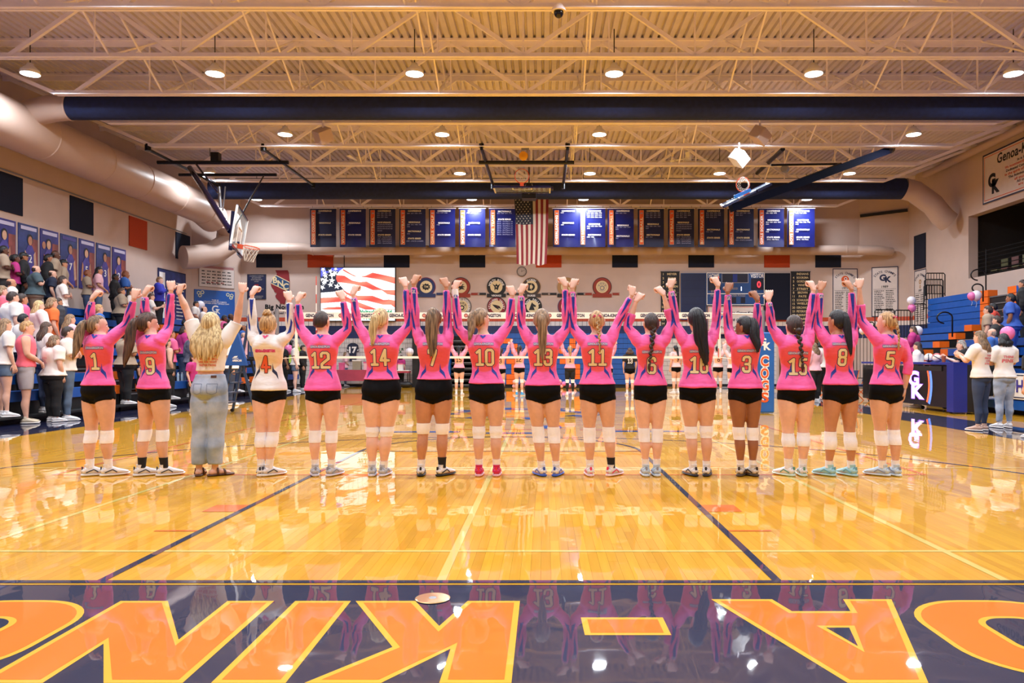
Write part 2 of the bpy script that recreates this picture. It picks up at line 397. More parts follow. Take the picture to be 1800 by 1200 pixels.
# ------------------------------------------------------------------ high-bay lamps
lampd = bpy.data.lights.new('high_bay', 'AREA'); lampd.shape = 'DISK'; lampd.size = .36; lampd.energy = LAMP_W; lampd.color = LAMP_COL; lampd.spread = PI*.96
DIFF = mat('lamp_diffuser', (255, 250, 245), emit=8)
hs = MB(); hs.tube([(0, 0, .02), (0, 0, .1), (0, 0, .2), (0, 0, .26)], [.215, .2, .09, .07], 20); hous = hs.mesh('housing', WHITEP, 'angle')
df = MB().cyl((0, 0, .012), (0, 0, .02), .2, 20).mesh('diffuser', DIFF)
rod = MB().cyl((0, 0, .26), (0, 0, 1.05), .012, 6).mesh('hanger', BLKM)
rows = ['third row from the camera', 'fourth row from the camera', 'fifth row from the camera', 'last row before the end wall']
for j, Y in enumerate((3.45, 8.1, 12.75, 17.4, 22.1, 26.75, 31.1)):
    n = 0
    for k in range(-3, 3):
        X = 1.6+4.58*k if k > -3 else -11.8
        if (j, k) in ((4, -3), (5, -2), (6, -2), (6, 1)): continue
        cnt = [q for q in range(-3, 3) if (j, q) not in ((4, -3), (5, -2), (6, -2), (6, 1))].index(k)
        r = empty('ceiling_lamp', (X, Y, 7.72), None, 'lamp', 'high bay lamps under the roof')
        r['label'] = '%s white high bay lamp from the left, %s' % (('first', 'second', 'third', 'fourth', 'fifth', 'sixth')[cnt],
              ('row behind the camera', 'row over the lettering', 'nearest overhead row', 'front visible row', 'second visible row', 'third visible row', 'last row by the wall,')[j])
        newobj('housing', hous, r); newobj('diffuser', df, r); newobj('hanger', rod, r)
        lo = bpy.data.objects.new('high_bay', lampd); COL.objects.link(lo); lo.parent = r; lo.location = (0, 0, 0)

# ------------------------------------------------------------------ floor boards and floor paint
PW = .0572; ux = MB().box(0, 1, 0, 1, -.006, 0).mesh('plank', WOOD)
mb = MB(); x = -8.2; k = 0; first = 0
def ends(y, y1):
    out = []
    while y < y1:
        e = min(y1, y+random.uniform(.45, 1.5)); out.append((y, e)); y = e
    return out
while x < 7.04:
    seg = ends(4.03, 33.2)
    if random.random() < .5: seg[0] = (4.03, 4.03+random.uniform(.3, 1.5)); seg = [seg[0]]+ends(seg[0][1], 33.2)
    for i, (a, b) in enumerate(seg):
        if i == 0 and first < 290:
            o = newobj('plank', ux, floor, (x+.0004, a, 0)); o.scale = (PW-.0008, b-a-.0008, 1); first += 1
        else: mb.box(x+.0004, x+PW-.0004, a+.0004, b-.0004, -.006, 0)
    x += PW
for x0, x1, y0, y1 in ((8.35, 15.6, 4.03, 32), (-14.7, -9.9, 4.03, 31)):
    x = x0
    while x < x1: mb.box(x, x+PW-.0008, y0, y1, -.006, 0); x += PW
o = mb.build('plank_field', WOOD, floor, fix=False); o['kind'] = 'stuff'
mb = MB(); mb.box(-15, 15.6, YF, 4.03, -.006, 0); mb.box(-9.9, -8.2, 4.03, 31.2, -.006, 0); mb.box(7.05, 8.35, 4.03, 31.2, -.006, 0)
mb.build('painted_border', F_NAVY, floor)
A = Art((0, 0, 0), (1, 0, 0), (0, 1, 0), t=.0007)
def inset(P, d):
    n = len(P); out = []
    ar = sum(P[i][0]*P[(i+1) % n][1]-P[(i+1) % n][0]*P[i][1] for i in range(n)); s = 1 if ar > 0 else -1
    for i in range(n):
        p0, p1, p2 = Vector(P[i-1]), Vector(P[i]), Vector(P[(i+1) % n])
        a = (p1-p0).normalized(); b = (p2-p1).normalized(); na = Vector((-a.y, a.x))*s; nb = Vector((-b.y, b.x))*s
        m = (na+nb); l = m.length
        if l < .3: out.append(tuple(p1+na*d)); continue
        m = m/l; out.append(tuple(p1+m*min(d/max(.35, m.dot(na)), d*2.6)))
    return out
LET = {'N': [(212, 1056), (295, 1056), (314, 1124), (400, 1056), (482, 1056), (321, 1200), (182, 1200), (182, 1131), (75, 1200), (-41, 1200)],
       'I': [(519, 1056), (617, 1056), (502, 1200), (371, 1200)],
       'K': [(625, 1056), (730, 1056), (772, 1100), (822, 1056), (914, 1056), (899, 1200), (772, 1200), (792, 1140), (670, 1200), (535, 1200), (690, 1137)],
       '-': [(1021, 1085), (1165, 1085), (1180, 1116), (1028, 1116)],
       'A': [(1250, 1053), (1357, 1053), (1392, 1074), (1495, 1074), (1482, 1053), (1567, 1053), (1632, 1200), (1490, 1200)]}
for ch, P in LET.items():
    G = [FL(*p) for p in P]; A.poly('painted_letter', F_YE, G, 1); A.poly('painted_letter', F_OR, inset(G, .028), 2)
tri = [FL(*p) for p in ((1435, 1100), (1502, 1100), (1520, 1147))]
A.poly('painted_letter', F_YE, tri, 3); A.poly('painted_letter', F_NAVY, inset(tri, .026), 4)
def rrect(cx, cy, hx, hy, r, n=10):
    P = []
    for qx, qy, a0 in ((1, 1, 0), (-1, 1, PI/2), (-1, -1, PI), (1, -1, 1.5*PI)):
        P += [(cx+qx*(hx-r)+r*math.cos(a0+PI/2*k/n), cy+qy*(hy-r)+r*math.sin(a0+PI/2*k/n)) for k in range(n+1)]
    return P
for cx, gap in ((2.13, 0), (-2.56, 1)):
    for (hx, hy, m, l) in ((.42, .475, F_YE, 1), (.392, .447, F_OR, 2), (.165, .235, F_YE, 3), (.137, .207, F_NAVY, 4)):
        A.poly('painted_letter', m, rrect(cx, 3.3, hx, hy, min(hx, hy)*.82), l)
for cx in (3.05, 4.0, -3.5, -4.4):     # letters on either side of the frame
    A.poly('painted_letter', F_YE, [(cx-.38, 2.82), (cx+.38, 2.82), (cx+.38, 3.77), (cx-.38, 3.77)], 1); A.poly('painted_letter', F_OR, [(cx-.35, 2.85), (cx+.35, 2.85), (cx+.35, 3.74), (cx-.35, 3.74)], 2)
    A.poly('painted_letter', F_NAVY, [(cx-.12, 3.05), (cx+.12, 3.05), (cx+.12, 3.3), (cx-.12, 3.3)], 3); A.poly('painted_letter', F_NAVY, [(cx-.12, 3.45), (cx+.12, 3.45), (cx+.12, 3.6), (cx-.12, 3.6)], 3)
CX = -.57
def fl(m, x0, x1, y0, y1, l=3): A.rect('court_line', m, x0, x1, y0, y1, l)
fl(F_YE, -8.2, 7.05, 4.03, 4.045, 4); fl(F_LINE, -8.2, 7.05, 4.06, 4.11, 4)
for a, b, m in ((4.11, 9.87, 1), (24.0, 29.7, -1)):
    for x in (CX-1.83, CX+1.83): fl(F_LINE, x-.025, x+.025, a, b, 3)
fl(F_LINE, CX-1.83, CX+1.83, 9.85, 9.9, 3.3); A.disc('court_line', F_LINE, (CX, 9.87), 1.855, 3, 1.805, 40, 0, PI)
A.disc('court_line', F_LINE, (CX, 5.7), 6.045, 3, 5.995, 72, 0, PI); fl(F_LINE, CX-6.045, CX-5.995, 4.1, 5.7); fl(F_LINE, CX+5.995, CX+6.045, 4.1, 5.7)
fl(F_LINE, CX-1.83, CX+1.83, 23.87, 23.92); A.disc('court_line', F_LINE, (CX, 23.9), 1.855, 3, 1.805, 40, PI, 2*PI)
A.disc('court_line', F_LINE, (CX, 28.0), 6.045, 3, 5.995, 72, PI, 2*PI); fl(F_LINE, -8.2, 7.05, 29.67, 29.72)
fl(F_LINE, -8.2, 7.05, 16.85, 16.9, 3.3); A.disc('court_line', F_LINE, (CX, 16.87), 1.85, 3, 1.8, 48)
for x, y in ((CX-1.855-.27, 6.1), (CX+1.855, 6.1)): fl(F_OL, x, x+.27, y-.14, y+.14, 3)
for x in (CX-1.855-.3, CX+1.855): fl(F_OL, x, x+.3, 5.28, 5.32, 3)
for x, m in ((CX+.01, F_GR), (2.5, F_GR), (-3.64, F_GR)): fl(m, x-.025, x+.025, 4.11, 16.8, 2)
fl(F_GR, -8.2, 7.05, 4.72, 4.76, 2.35); fl(F_PALE, -8.2, 7.05, 8.35, 8.4, 2.35)
for y in (7.87, 13.87, 19.87, 25.87): fl(F_OL, -5.1, 3.95, y-.025, y+.025, 2.35)
for x in (-5.1, 3.95): fl(F_OL, x-.025, x+.025, 7.87, 25.87, 2.65)
# centre-circle emblem: blue cog arms, orange ring
A.disc('court_emblem', F_BLU, (CX, 16.87), 1.45, 3, 1.2, 40, .15, PI-.15); A.disc('court_emblem', F_OL, (CX, 16.87), 1.15, 3, 1.0, 40, .6, PI*1.7)
for k in range(8):
    a = k*PI/4+.2; c, s = math.cos(a), math.sin(a)
    A.poly('court_emblem', F_BLU, [(CX+c*1.3-s*.2, 16.87+s*1.3+c*.2), (CX+c*1.75-s*.12, 16.87+s*1.75+c*.12), (CX+c*1.75+s*.12, 16.87+s*1.75-c*.12), (CX+c*1.3+s*.2, 16.87+s*1.3-c*.2)], 4)
for x0, y0, wd, h in ((-2.9, 12.4, 1.5, .22), (-.95, 12.2, .9, .2), (1.1, 12.5, 1.3, .22), (-.2, 13.1, .5, .6)): A.rect('court_emblem', F_BLU, x0, x0+wd, y0, y0+h, 3)
for x0, y0, wd in ((-1.5, 12.9, 1.6), (.6, 12.8, 1.4)): A.rect('court_emblem', F_OL, x0, x0+wd, y0, y0+.1, 3)
A.build(floor)
o = empty('floor_plate', (-.56, 3.8, 0), 'round brass floor plate set in the navy band above the letters', 'floor plate')
MB().tube([(0, 0, .0035), (0, 0, .006)], [.088, .08], 32).build('plate', mat('brass', (226, 190, 140), .2, metal=.8, var=0), o)
MB().tube([(.0, 0, .006), (0, 0, .0075)], [.02, .018], 16).build('latch', GREY, o)

# ------------------------------------------------------------------ bleachers
def bleacher(name, side, rowspec, y0, y1, aisles, label, front):
    """rowspec: (x front, seat top, board height) from the floor up; aisles: [(a,b)]; orange ends beside the aisles"""
    r = empty(name, (side*rowspec[0][0], y0, 0), label, 'bleachers'); off = r.location
    def put(nm, m, xa, xb, ya, yb, za, zb):
        if yb-ya < .02: return
        mb = MB(off=off); mb.box(min(side*xa, side*xb), max(side*xa, side*xb), ya, yb, za, zb); return mb.build(nm, m, r)
    for k, (xf, zs, hb, ye) in enumerate(rowspec):
        cuts = [y0]
        for a, b in aisles: cuts += [a, b]
        cuts += [ye]
        for i in range(0, len(cuts), 2):
            a, b = cuts[i], min(cuts[i+1], ye)
            oa = .42 if i > 0 else 0; ob = .42 if i+1 < len(cuts)-1 else 0
            put('seat_board', BLUE, xf, xf+.3, a+oa, b-ob, zs-hb, zs-.006)
            if oa: put('end_board', ORANGE, xf-.003, xf+.3, a, a+oa, zs-hb, zs-.006)
            if ob: put('end_board', ORANGE, xf-.003, xf+.3, b-ob, b, zs-hb, zs-.006)
        nx = rowspec[k+1][0] if k+1 < len(rowspec) else xf+.5
        if k < 8 and zs < 2.9 and (k == 0 or rowspec[k][0]-rowspec[k-1][0] > .2): put('footboard', BLACK, xf-.27, xf+.07, y0, ye, zs-.49, zs-.45)
        for a, b in aisles:
            if a < ye: put('aisle_step', BLACK, xf+.05, nx+.3, a, min(b, ye), 0 if k == 0 else zs-.5, zs-.22); put('step_nosing', GREY, xf+.03, xf+.06, a+.02, min(b, ye)-.02, zs-.25, zs-.22)
        put('riser', BLACK, xf+.08, nx+.1, y0, ye, 0 if k == 0 else zs-.62, zs-hb-.004)
    return r
LB = [(9.9+.56*k, .6+.3*k, .2, 30.6) for k in range(8)]
bleacher('bleachers', -1, LB, 6, 30.6, [(17.8, 18.9), (25.2, 26.2)], 'blue bleachers with orange ends full of standing spectators along the left wall', 0)
RB = [(10.3+.5*k, .72+.26*k, .2, min(27.3, 20.6+k*1.2)) for k in range(7)]+[(13.8+.001*k, 2.5+.215*k, .205, 27.3) for k in range(5)]
bleacher('bleachers', 1, RB, 7, 27.3, [(15.0, 16.0), (22.6, 23.6)], 'blue and orange bleachers with a black aisle along the right wall', 0)
# padded front and white sign of the right bleachers
o = thing('front_pad', MB().box(10.0, 10.29, 8, 18.5, .12, .3), BLUE, 'blue padded bench front at the foot of the right bleachers', 'pad', loc=(10, 8, 0))
o = empty('sideline_sign', (10.0, 16.9, .35), 'white sign with navy words on the front of the right bleachers', 'sign'); MB().box(0, .04, -6, 0, 0, .55).build('board', WHITEP, o)
A = Art((9.995, 16.9, .35), (0, -1, 0)); A.text('lettering', mat('violet_print', (60, 52, 140), var=0), 'HOME OF THE COGS', (2.6, .28), .26, bold=.03); A.frame('border', TXTN, .05, 5.9, .03, .52, .02); A.build(o)
# folded bleachers at the far end
o = empty('folded_bleachers', (-2.3, 31.6, 0), 'folded blue bleachers with orange blocks under the round emblems at the far end', 'bleachers')
cells_or = {(1, 874), (1, 884), (2, 899), (3, 899), (5, 890), (5, 899), (6, 899), (7, 899), (8, 890), (9, 890), (1, 1001), (3, 983), (5, 984), (6, 1009), (7, 1009), (8, 1009), (2, 1001)}
s31 = F_PX/31.6; rh = 2.13/10
for r_ in range(10):
    z1 = 2.27-r_*rh; xs = [(862-VX)/s31]; 
    marks = sorted((c, 11 if c not in (884, 984, 890) else 15) for q, c in cells_or if q == r_)
    x = 862; segs = []
    for c, wd in marks:
        c = max(c, x)
        if c > x: segs.append((x, c, BLUE))
        segs.append((c, c+wd, ORANGE)); x = c+wd
    segs.append((x, 1137, BLUE))
    for a, b, m in segs:
        MB(off=o.location).box((a-VX)/s31, (b-VX)/s31-.008, 31.6, 31.85, z1-rh+.012, z1).build('seat_board', m, o)
MB(off=o.location).box((862-VX)/s31, (1137-VX)/s31, 31.7, 33.2, 0, 2.25).build('frame', BLACK, o)
# open stair recess beside it
o = empty('bleacher_stair', (-3.9, 32.2, 0), 'dark open stair with pale step edges beside the folded bleachers', 'stairs')
MB(off=o.location).box(-4.0, -2.35, 32.9, 33.2, 0, 2.2).build('backing', DARKM, o)
for k in range(9):
    MB(off=o.location).box(-4.0, -2.35, 32.2+.07*k, 32.9, .02+.235*k, .1+.235*k).build('step', BLACK, o)
    MB(off=o.location).box(-3.95, -2.4, 32.18+.07*k, 32.2+.07*k, .1+.235*k, .125+.235*k).build('step_edge', GREY, o)
MB(off=o.location).box(-5.3, -4.0, 32.2, 33.2, 0, 2.25).build('side_panel', BLUE, o)
thing('divider_curtain', MB().box(-5.65, -5.35, 32.4, 32.7, 0, 3.0), BLACK, 'narrow black curtain bundle standing by the pink table', 'curtain', loc=(-5.5, 32.5, 0))
# ------------------------------------------------------------------ wall panels
def wpanel(px0, px1, py0, py1, m, label, Y=YB):
    a = W(px0, py1, Y); b = W(px1, py0, Y); return panel('acoustic_panel', (a.x, Y-.035, a.z), (1, 0, 0), b.x-a.x, b.z-a.z, m, label, 'wall panel', 'acoustic panels', .033)
for i, (a, m, wh) in enumerate([(451, NAVYP, 'above the black poster beside the state outline'), (541, ORANGEP, 'left of the video screen top'), (675, NAVYP, 'over the right edge of the video screen'), (808, NAVYP, 'left of the wall clock'),
        (942, ORANGEP, 'just right of the hanging flag'), (1076, NAVYP, 'above the last round emblem'), (1210, NAVYP, 'over the left half of the scoreboard'), (1343, ORANGEP, 'above the right side of the scoreboard'), (1433, NAVYP, 'at the right end over the first champions banner')]):
    wpanel(a, a+45, 441, 470, m, ('dark navy' if m is NAVYP else 'rust orange')+' wall panel '+wh)
for i, (y0, m, wh) in enumerate([(20.2, NAVYP, 'nearest the camera on the left wall'), (23.55, NAVYP, 'second along the left wall before the orange one'), (26.9, ORANGEP, 'orange one between navy panels on the left wall'), (30.3, NAVYP, 'last one on the left wall beside the duct elbow')]):
    panel('acoustic_panel', (XL+.035, y0, 5.23), (0, 1, 0), 1.2, 1.06, m, ('tall navy' if m is NAVYP else 'tall rust')+' wall panel, '+wh, 'wall panel', 'acoustic panels', .033)
panel('acoustic_panel', (XR-.035, 31.95, 4.95), (0, -1, 0), .95, 1.42, NAVYP, 'tall navy wall panel above a champions banner on the right wall', 'wall panel', 'acoustic panels', .033)
# player portraits on the left wall
SK = [mat('print_skin', (176, 120, 92), .6, var=.1, vs=8), mat('print_skin_pale', (205, 158, 130), .6, var=.1, vs=8)]
PBL = [mat('print_blue', (48, 42, 120), .5, var=.3, vs=2), mat('print_indigo', (38, 52, 112), .5, var=.3, vs=3), mat('print_violet', (70, 60, 140), .5, var=.2)]
PRU = mat('print_rust', (132, 62, 56), .5, var=.3, vs=3)
PW_ = ['nearest the camera, name bar cut off', 'with both arms down, second from the camera', 'with two figures, third from the camera', 'with a pale violet name bar, fourth along',
       'with a figure in white and blue, fifth along', 'with an orange arm, sixth along', 'with number 2, last before the bare wall']
for i in range(7):
    y0 = 20.3+.925*i; o = empty('portrait_banner', (XL+.03, y0, 3.45), 'blue portrait banner on the left wall '+PW_[i], 'banner', 'portrait banners on the left wall')
    MB().box(-.02, 0, 0, .82, 0, 1.58).build('sheet', PBL[i % 2], o)
    A = Art((XL+.032, y0, 3.45), (0, 1, 0)); c = .41+(.06 if i % 2 else -.05)
    A.rect('backdrop', PRU, .52, .8, .05, 1.2, 1); A.poly('figure', PBL[2], [(c-.24, 0), (c+.24, 0), (c+.2, .8), (c+.08, 1.0), (c-.08, 1.0), (c-.2, .8)], 2)
    A.poly('figure', SK[i % 2], [(c-.3, .25), (c-.2, .2), (c-.15, .75), (c-.22, .85)], 3); A.poly('figure', SK[i % 2], [(c+.18, .2), (c+.29, .25), (c+.22, .85), (c+.14, .75)], 3)
    A.disc('figure', TXTK, (c, 1.16), .125, 2, n=16, ry=.16); A.disc('figure', SK[(i+1) % 2], (c, 1.13), .09, 3, n=16, ry=.13)
    if i == 2: A.disc('figure', SK[0], (c-.22, 1.1), .08, 3, n=14, ry=.11)
    A.rect('name_bar', mat('bar_pale', (190, 185, 215), var=0) if i != 3 else PBL[2], .08, .74, 1.42, 1.52, 3); A.text('number', WHITE, '2175348'[(i+6) % 7] if i != 6 else '2', (c, .62), .22, 4); A.build(o)
def signboard(O, U, a, b, m, label, bw=.04, bm_=None, name='wall_sign'):
    o = empty(name, O, label, 'sign'); Uv = Vector(U).normalized(); N = Uv.cross(Vector((0, 0, 1)))
    mb = MB(off=O); mb.prism([(0, 0), (a, 0), (a, b), (0, b)], O, Uv, (0, 0, 1), -N, .03); mb.build('board', m, o)
    A = Art(O, U); 
    if bm_: A.frame('border', bm_, 0, a, 0, b, bw, 1)
    return o, A
def scribble(A, part, m, a0, a1, b0, b1, n, rows, h=None, seed=0):     # illegible small print: rows of word-like bars
    rs = random.Random(seed); dh = (b1-b0)/rows
    for r in range(rows):
        b = b1-(r+.5)*dh; hh = h or dh*.3
        for c in range(n):
            w_ = (a1-a0)/n; x = a0+c*w_+w_*.06; e = x+w_*rs.uniform(.55, .88)
            while x < e: q = min(e, x+rs.uniform(.03, .12)); A.rect(part, m, x, q, b-hh/2, b+hh/2, 2); x = q+.015
# schedule board at the far end of the left wall
o, A = signboard((XL+.04, 28.9, 2.2), (0, 1, 0), 2.2, 2.49, PBL[1], 'dark blue record board with a white edge at the far end of the left wall', .05, TXTN)
A.rect('side_bar', WHITE, .06, .5, .2, 2.35, 1); scribble(A, 'lettering', WHITE, .62, 2.1, .1, 2.1, 2, 14, .05, 3); A.build(o)
# sponsor sheet and blue sheet on the angled wall
def onDL(px, py, off=.04):    # point on the left chamfer seen at a pixel
    dx, dy = DLn.x, DLn.y; k = (px-VX)/F_PX; t = (k*CL[0][1]-CL[0][0])/(dx-k*dy); X = CL[0][0]+t*dx; Y = CL[0][1]+t*dy
    return t, EYE-(py-VY)*Y/F_PX
NL = DLn.cross(Vector((0, 0, 1))); t0, z1 = onDL(347, 465); t1, z0 = onDL(412, 508)
t0, z1 = onDL(349, 464); t1, _ = onDL(411, 464); _, z0 = onDL(349, 503)
o, A = signboard(Vector((CL[0][0], CL[0][1], 0))+DLn*t0+NL*.04+Vector((0, 0, z0)), DLn, t1-t0, z1-z0, SHEET, 'white sponsor sheet of small logos above the blue sheet on the angled left wall', .015, GREYP)
A.rect('heading', mat('rose_print', (160, 110, 112), var=0), .03, t1-t0-.03, z1-z0-.14, z1-z0-.03, 2); scribble(A, 'logos', TXTK, .1, t1-t0-.1, .08, z1-z0-.2, 6, 5, .045, 8); scribble(A, 'logos', MAROON, .3, t1-t0-.4, .1, .3, 4, 1, .05, 9); A.build(o)
t0, z1 = onDL(341, 508); t1, z0 = onDL(412, 562)
o, A = signboard(Vector((CL[0][0], CL[0][1], 0))+DLn*t0+NL*.04+Vector((0, 0, z0)), DLn, t1-t0, z1-z0, BLUEP, 'bright blue sheet with white gears and a team monogram on the angled left wall')
wd, ht = t1-t0, z1-z0; GEAR = mat('pale_yellow_print', (222, 222, 180), .6, var=0)
for cx, cz in ((.1, .88), (.19, .91), (.13, .8), (.82, .88), (.92, .86), (.9, .78)):
    A.disc('gear', GEAR, (cx*wd, cz*ht), .07, 2, .045, 14)
    for k in range(7): a = k*.9; A.disc('gear', GEAR, (cx*wd+.08*math.cos(a), cz*ht+.08*math.sin(a)), .014, 2, n=5)
for r, (tx, ww) in enumerate((('THIS IS', .3), ('A PLACE WHERE WE COMPETE', 1.0), ('TOGETHER EVERY SINGLE DAY', 1.25))): A.text('lettering', WHITE, tx, (wd/2, ht*(.66-.06*r)), .05, w=ww)
A.text('monogram', WHITE, 'G', (wd*.5, ht*.35), .3, bold=.02); A.text('monogram', WHITE, 'K', (wd*.58, ht*.27), .2, bold=.02); A.build(o)
# black poster and state outline
def bx(px, py, Y=YB): v = W(px, py, Y); return v.x, v.z
a, z1 = bx(435, 482); b, z0 = bx(468, 526)
o, A = signboard((a, YB-.03, z0), (1, 0, 0), b-a, z1-z0, TXTN, 'black poster with a small red state outline beside the big red state', .02, TXTK)
for k, (tx, ww) in enumerate((('CONFERENCE CHAMPIONS', .62), ('BIG NORTHERN', .4), ('SPORTSMANSHIP', .5), ('AWARD', .2))): A.text('lettering', GREYP, tx, (.41, 1.02-.08*k), .05, w=ww)
A.poly('emblem', MAROON, [(.32, .65), (.5, .67), (.52, .4), (.46, .25), (.4, .3), (.3, .5)], 2); A.text('lettering', GREYP, 'BNC', (.66, .45), .05); A.text('lettering', GREYP, 'CONFERENCE', (.45, .13), .05, w=.5); A.text('lettering', GREYP, 'STANDARDS', (.45, .06), .05, w=.4); A.build(o)
o = empty('state_sign', (W(475, 533, YB).x, YB-.04, W(475, 533, YB).z), 'dark red state outline with a blue band lettered BNC on the end wall', 'sign')
def il(pts): return [(W(x, y, YB).x, W(x, y, YB).z) for x, y in pts]
q = lambda X, Y_: (400+X/8.57, 460+Y_/8.57)
outl = il([q(*p) for p in ((722, 128), (908, 128), (925, 165), (938, 300), (936, 450), (890, 520), (862, 640), (815, 625), (795, 640), (790, 600), (735, 545), (722, 515), (745, 480), (735, 462), (712, 458), (700, 420), (665, 375), (650, 320), (690, 300), (688, 240), (735, 205), (748, 180))])
MB(off=o.location).prism(outl, (0, YB-.001, 0), (1, 0, 0), (0, 0, 1), (0, -1, 0), .03).build('state_plate', MAROON, o)
A = Art((0, YB-.032, 0), (1, 0, 0))
A.poly('band', CREAM, il([q(*p) for p in ((655, 328), (686, 232), (738, 200), (937, 302), (937, 462))]), 1); A.poly('band', BLUEP if 0 else mat('slate_blue', (34, 70, 112), var=0), il([q(*p) for p in ((662, 318), (694, 242), (740, 214), (934, 314), (934, 446))]), 2)
for ch, X, Y_ in (('B', 722, 277), ('N', 800, 325), ('C', 882, 372)): c = il([q(X, Y_)])[0]; A.text('lettering', CREAM, ch, c, .26, 3, bold=.03)
A.build(o)
o = empty('wall_lettering', (W(466, 550, YB).x, YB-.01, W(466, 550, YB).z), 'black painted words Big Northern High School Conference below the red state outline', 'lettering')
A = Art((0, YB-.002, 0), (1, 0, 0)); A.text('lettering', TXTK, 'Big Northern', il([(500, 540.5)])[0], .2, w=1.7, bold=.05); A.text('lettering', TXTK, 'High School Conference', il([(500, 550.5)])[0], .11, w=1.7, bold=.03); A.build(o)

# ------------------------------------------------------------------ video screen showing a waving flag
SCR = W(629, 517, 33.1); SWd, SHt = 3.23, 2.3
o = empty('video_screen', (SCR.x-SWd/2, 33.1, SCR.z-SHt/2), 'large lit video screen showing a waving flag on the end wall', 'screen')
MB().box(-.03, SWd+.03, .01, .14, -.03, SHt+.03).build('housing', BLACK, o)
MB().tube([(1.0, .08, SHt+.03), (1.0, .08, SHt+.55)], .02, 6).build('cable', BLKM, o)
def screen_col(u, v):       # u right, v down, 0..1 : broad waving stripes, canton, stars, green words
    Wt = np.array([1., 1., 1.]); Rd = np.array([.93, .07, .05]); 
    P = np.ones(u.shape+(3,))*Wt
    # stripe coordinate: bands fan out from the canton edge and dip to the right
    def band(y0, y1, x0=0, x1=1): m = (v > y0) & (v < y1) & (u > x0) & (u < x1); return m
    k = lambda *p: np.interp(u, [q[0] for q in p], [q[1] for q in p])
    R = [(k((.3, .02), (.42, .12), (.5, .17), (.6, .15), (.7, .09), (1, .18)), k((.3, .05), (.36, .1), (.45, .16), (.55, .17), (.62, .18), (.8, .22), (1, .3)), .3),
         (k((.2, .135), (.32, .15), (.42, .24), (.52, .27), (.62, .26), (.75, .36), (.85, .42), (1, .42)), k((.2, .27), (.3, .28), (.45, .31), (.6, .36), (.7, .42), (.82, .42), (.9, .5), (1, .52)), .2),
         (k((.3, .41), (.36, .47), (.5, .53), (.7, .53), (.85, .61), (.92, .6), (1, .62)), k((.3, .43), (.35, .5), (.5, .61), (.62, .62), (.85, .7), (.95, .7), (1, .75)), .3),
         (k((0, .57), (.2, .555), (.35, .55), (.45, .62), (.6, .7), (.75, .78)), k((0, .67), (.2, .65), (.35, .64), (.5, .74), (.6, .79), (.75, .79)), 0),
         (k((0, .78), (.1, .745), (.25, .74), (.35, .77), (.4, .79)), k((0, .785), (.1, .79), (.3, .79), (.4, .79)), 0)]
    for a, b, x0 in R:
        m = (v > a) & (v < b) & (u >= x0)
        f = ((v-a)/np.maximum(b-a, .01))
        sh = .5+.5*np.sin(u*14+f*2.2)
        P[m] = (Rd[None]*(1-.0*sh[m][:, None])+np.stack([sh[m]*.0+.05, sh[m]*.16, sh[m]*.10], 1))
    edge = k((0, .47), (.15, .455), (.3, .43), (.315, .42)); lx = np.interp(v, [0, .06, .12, .2, .27, .35, .43], [.31, .25, .215, .205, .225, .27, .32])
    m = (v < edge) & (u < lx); dk = np.interp(v+.12*np.sin(u*9), [0, .14, .2, .3], [.0, 0, 1, 1]); dk = np.where((u > .06) & (u < .14) & (v < .06), 1, dk)
    P[m] = (np.array([.10, .12, .85])[None]*(1-dk[m][:, None])+np.array([.005, .01, .03])[None]*dk[m][:, None])
    for cx, cy, r, rt in ((.03, .03, .035, 0), (.13, .06, .035, .3), (.2, .02, .03, 0), (.05, .1, .035, .2), (.06, .15, .04, .9), (.15, .13, .05, 1.2), (.06, .24, .05, .2), (.15, .24, .045, .5), (.02, .37, .04, 0), (.13, .32, .04, .8), (.22, .35, .045, .4), (.04, .29, .03, .5), (.19, .1, .045, 1.0), (.01, .22, .03, 0)):
        an = np.arctan2((v-cy)*.75, u-cx)+rt; d = np.hypot(u-cx, (v-cy)*.75); ph = np.abs(((an-.3) % (2*PI/5))-PI/5); ph = PI/5-ph; R_ = r*1.05; ri = r*.42; P[m & (d < R_*ri*math.sin(PI/5)/(R_*np.sin(ph)+ri*np.sin(PI/5-ph)))] = 1
    g = np.array([.0, .35, .22])
    return P, g
nx, ny = 340, 242
gx, gy = np.meshgrid(np.arange(nx+1)/nx, np.arange(ny+1)/ny)
ux_, uy_ = (gx[:-1, :-1]+.5/nx), (gy[:-1, :-1]+.5/ny); PC, gcol = screen_col(ux_, uy_)
me = bpy.data.meshes.new('display'); Vv = np.stack([gx*SWd, gx*0, (1-gy)*SHt], 2).reshape(-1, 3)
I = (np.arange(ny)[:, None]*(nx+1)+np.arange(nx)[None]).reshape(-1); Fq = np.stack([I, I+nx+1, I+nx+2, I+1], 1)
me.from_pydata(Vv.tolist(), [], Fq.tolist()); ca = me.color_attributes.new('Col', 'FLOAT_COLOR', 'CORNER')
ca.data.foreach_set('color', np.repeat(np.concatenate([PC.reshape(-1, 3), np.ones((nx*ny, 1))], 1), 4, 0).astype(np.float32).ravel())
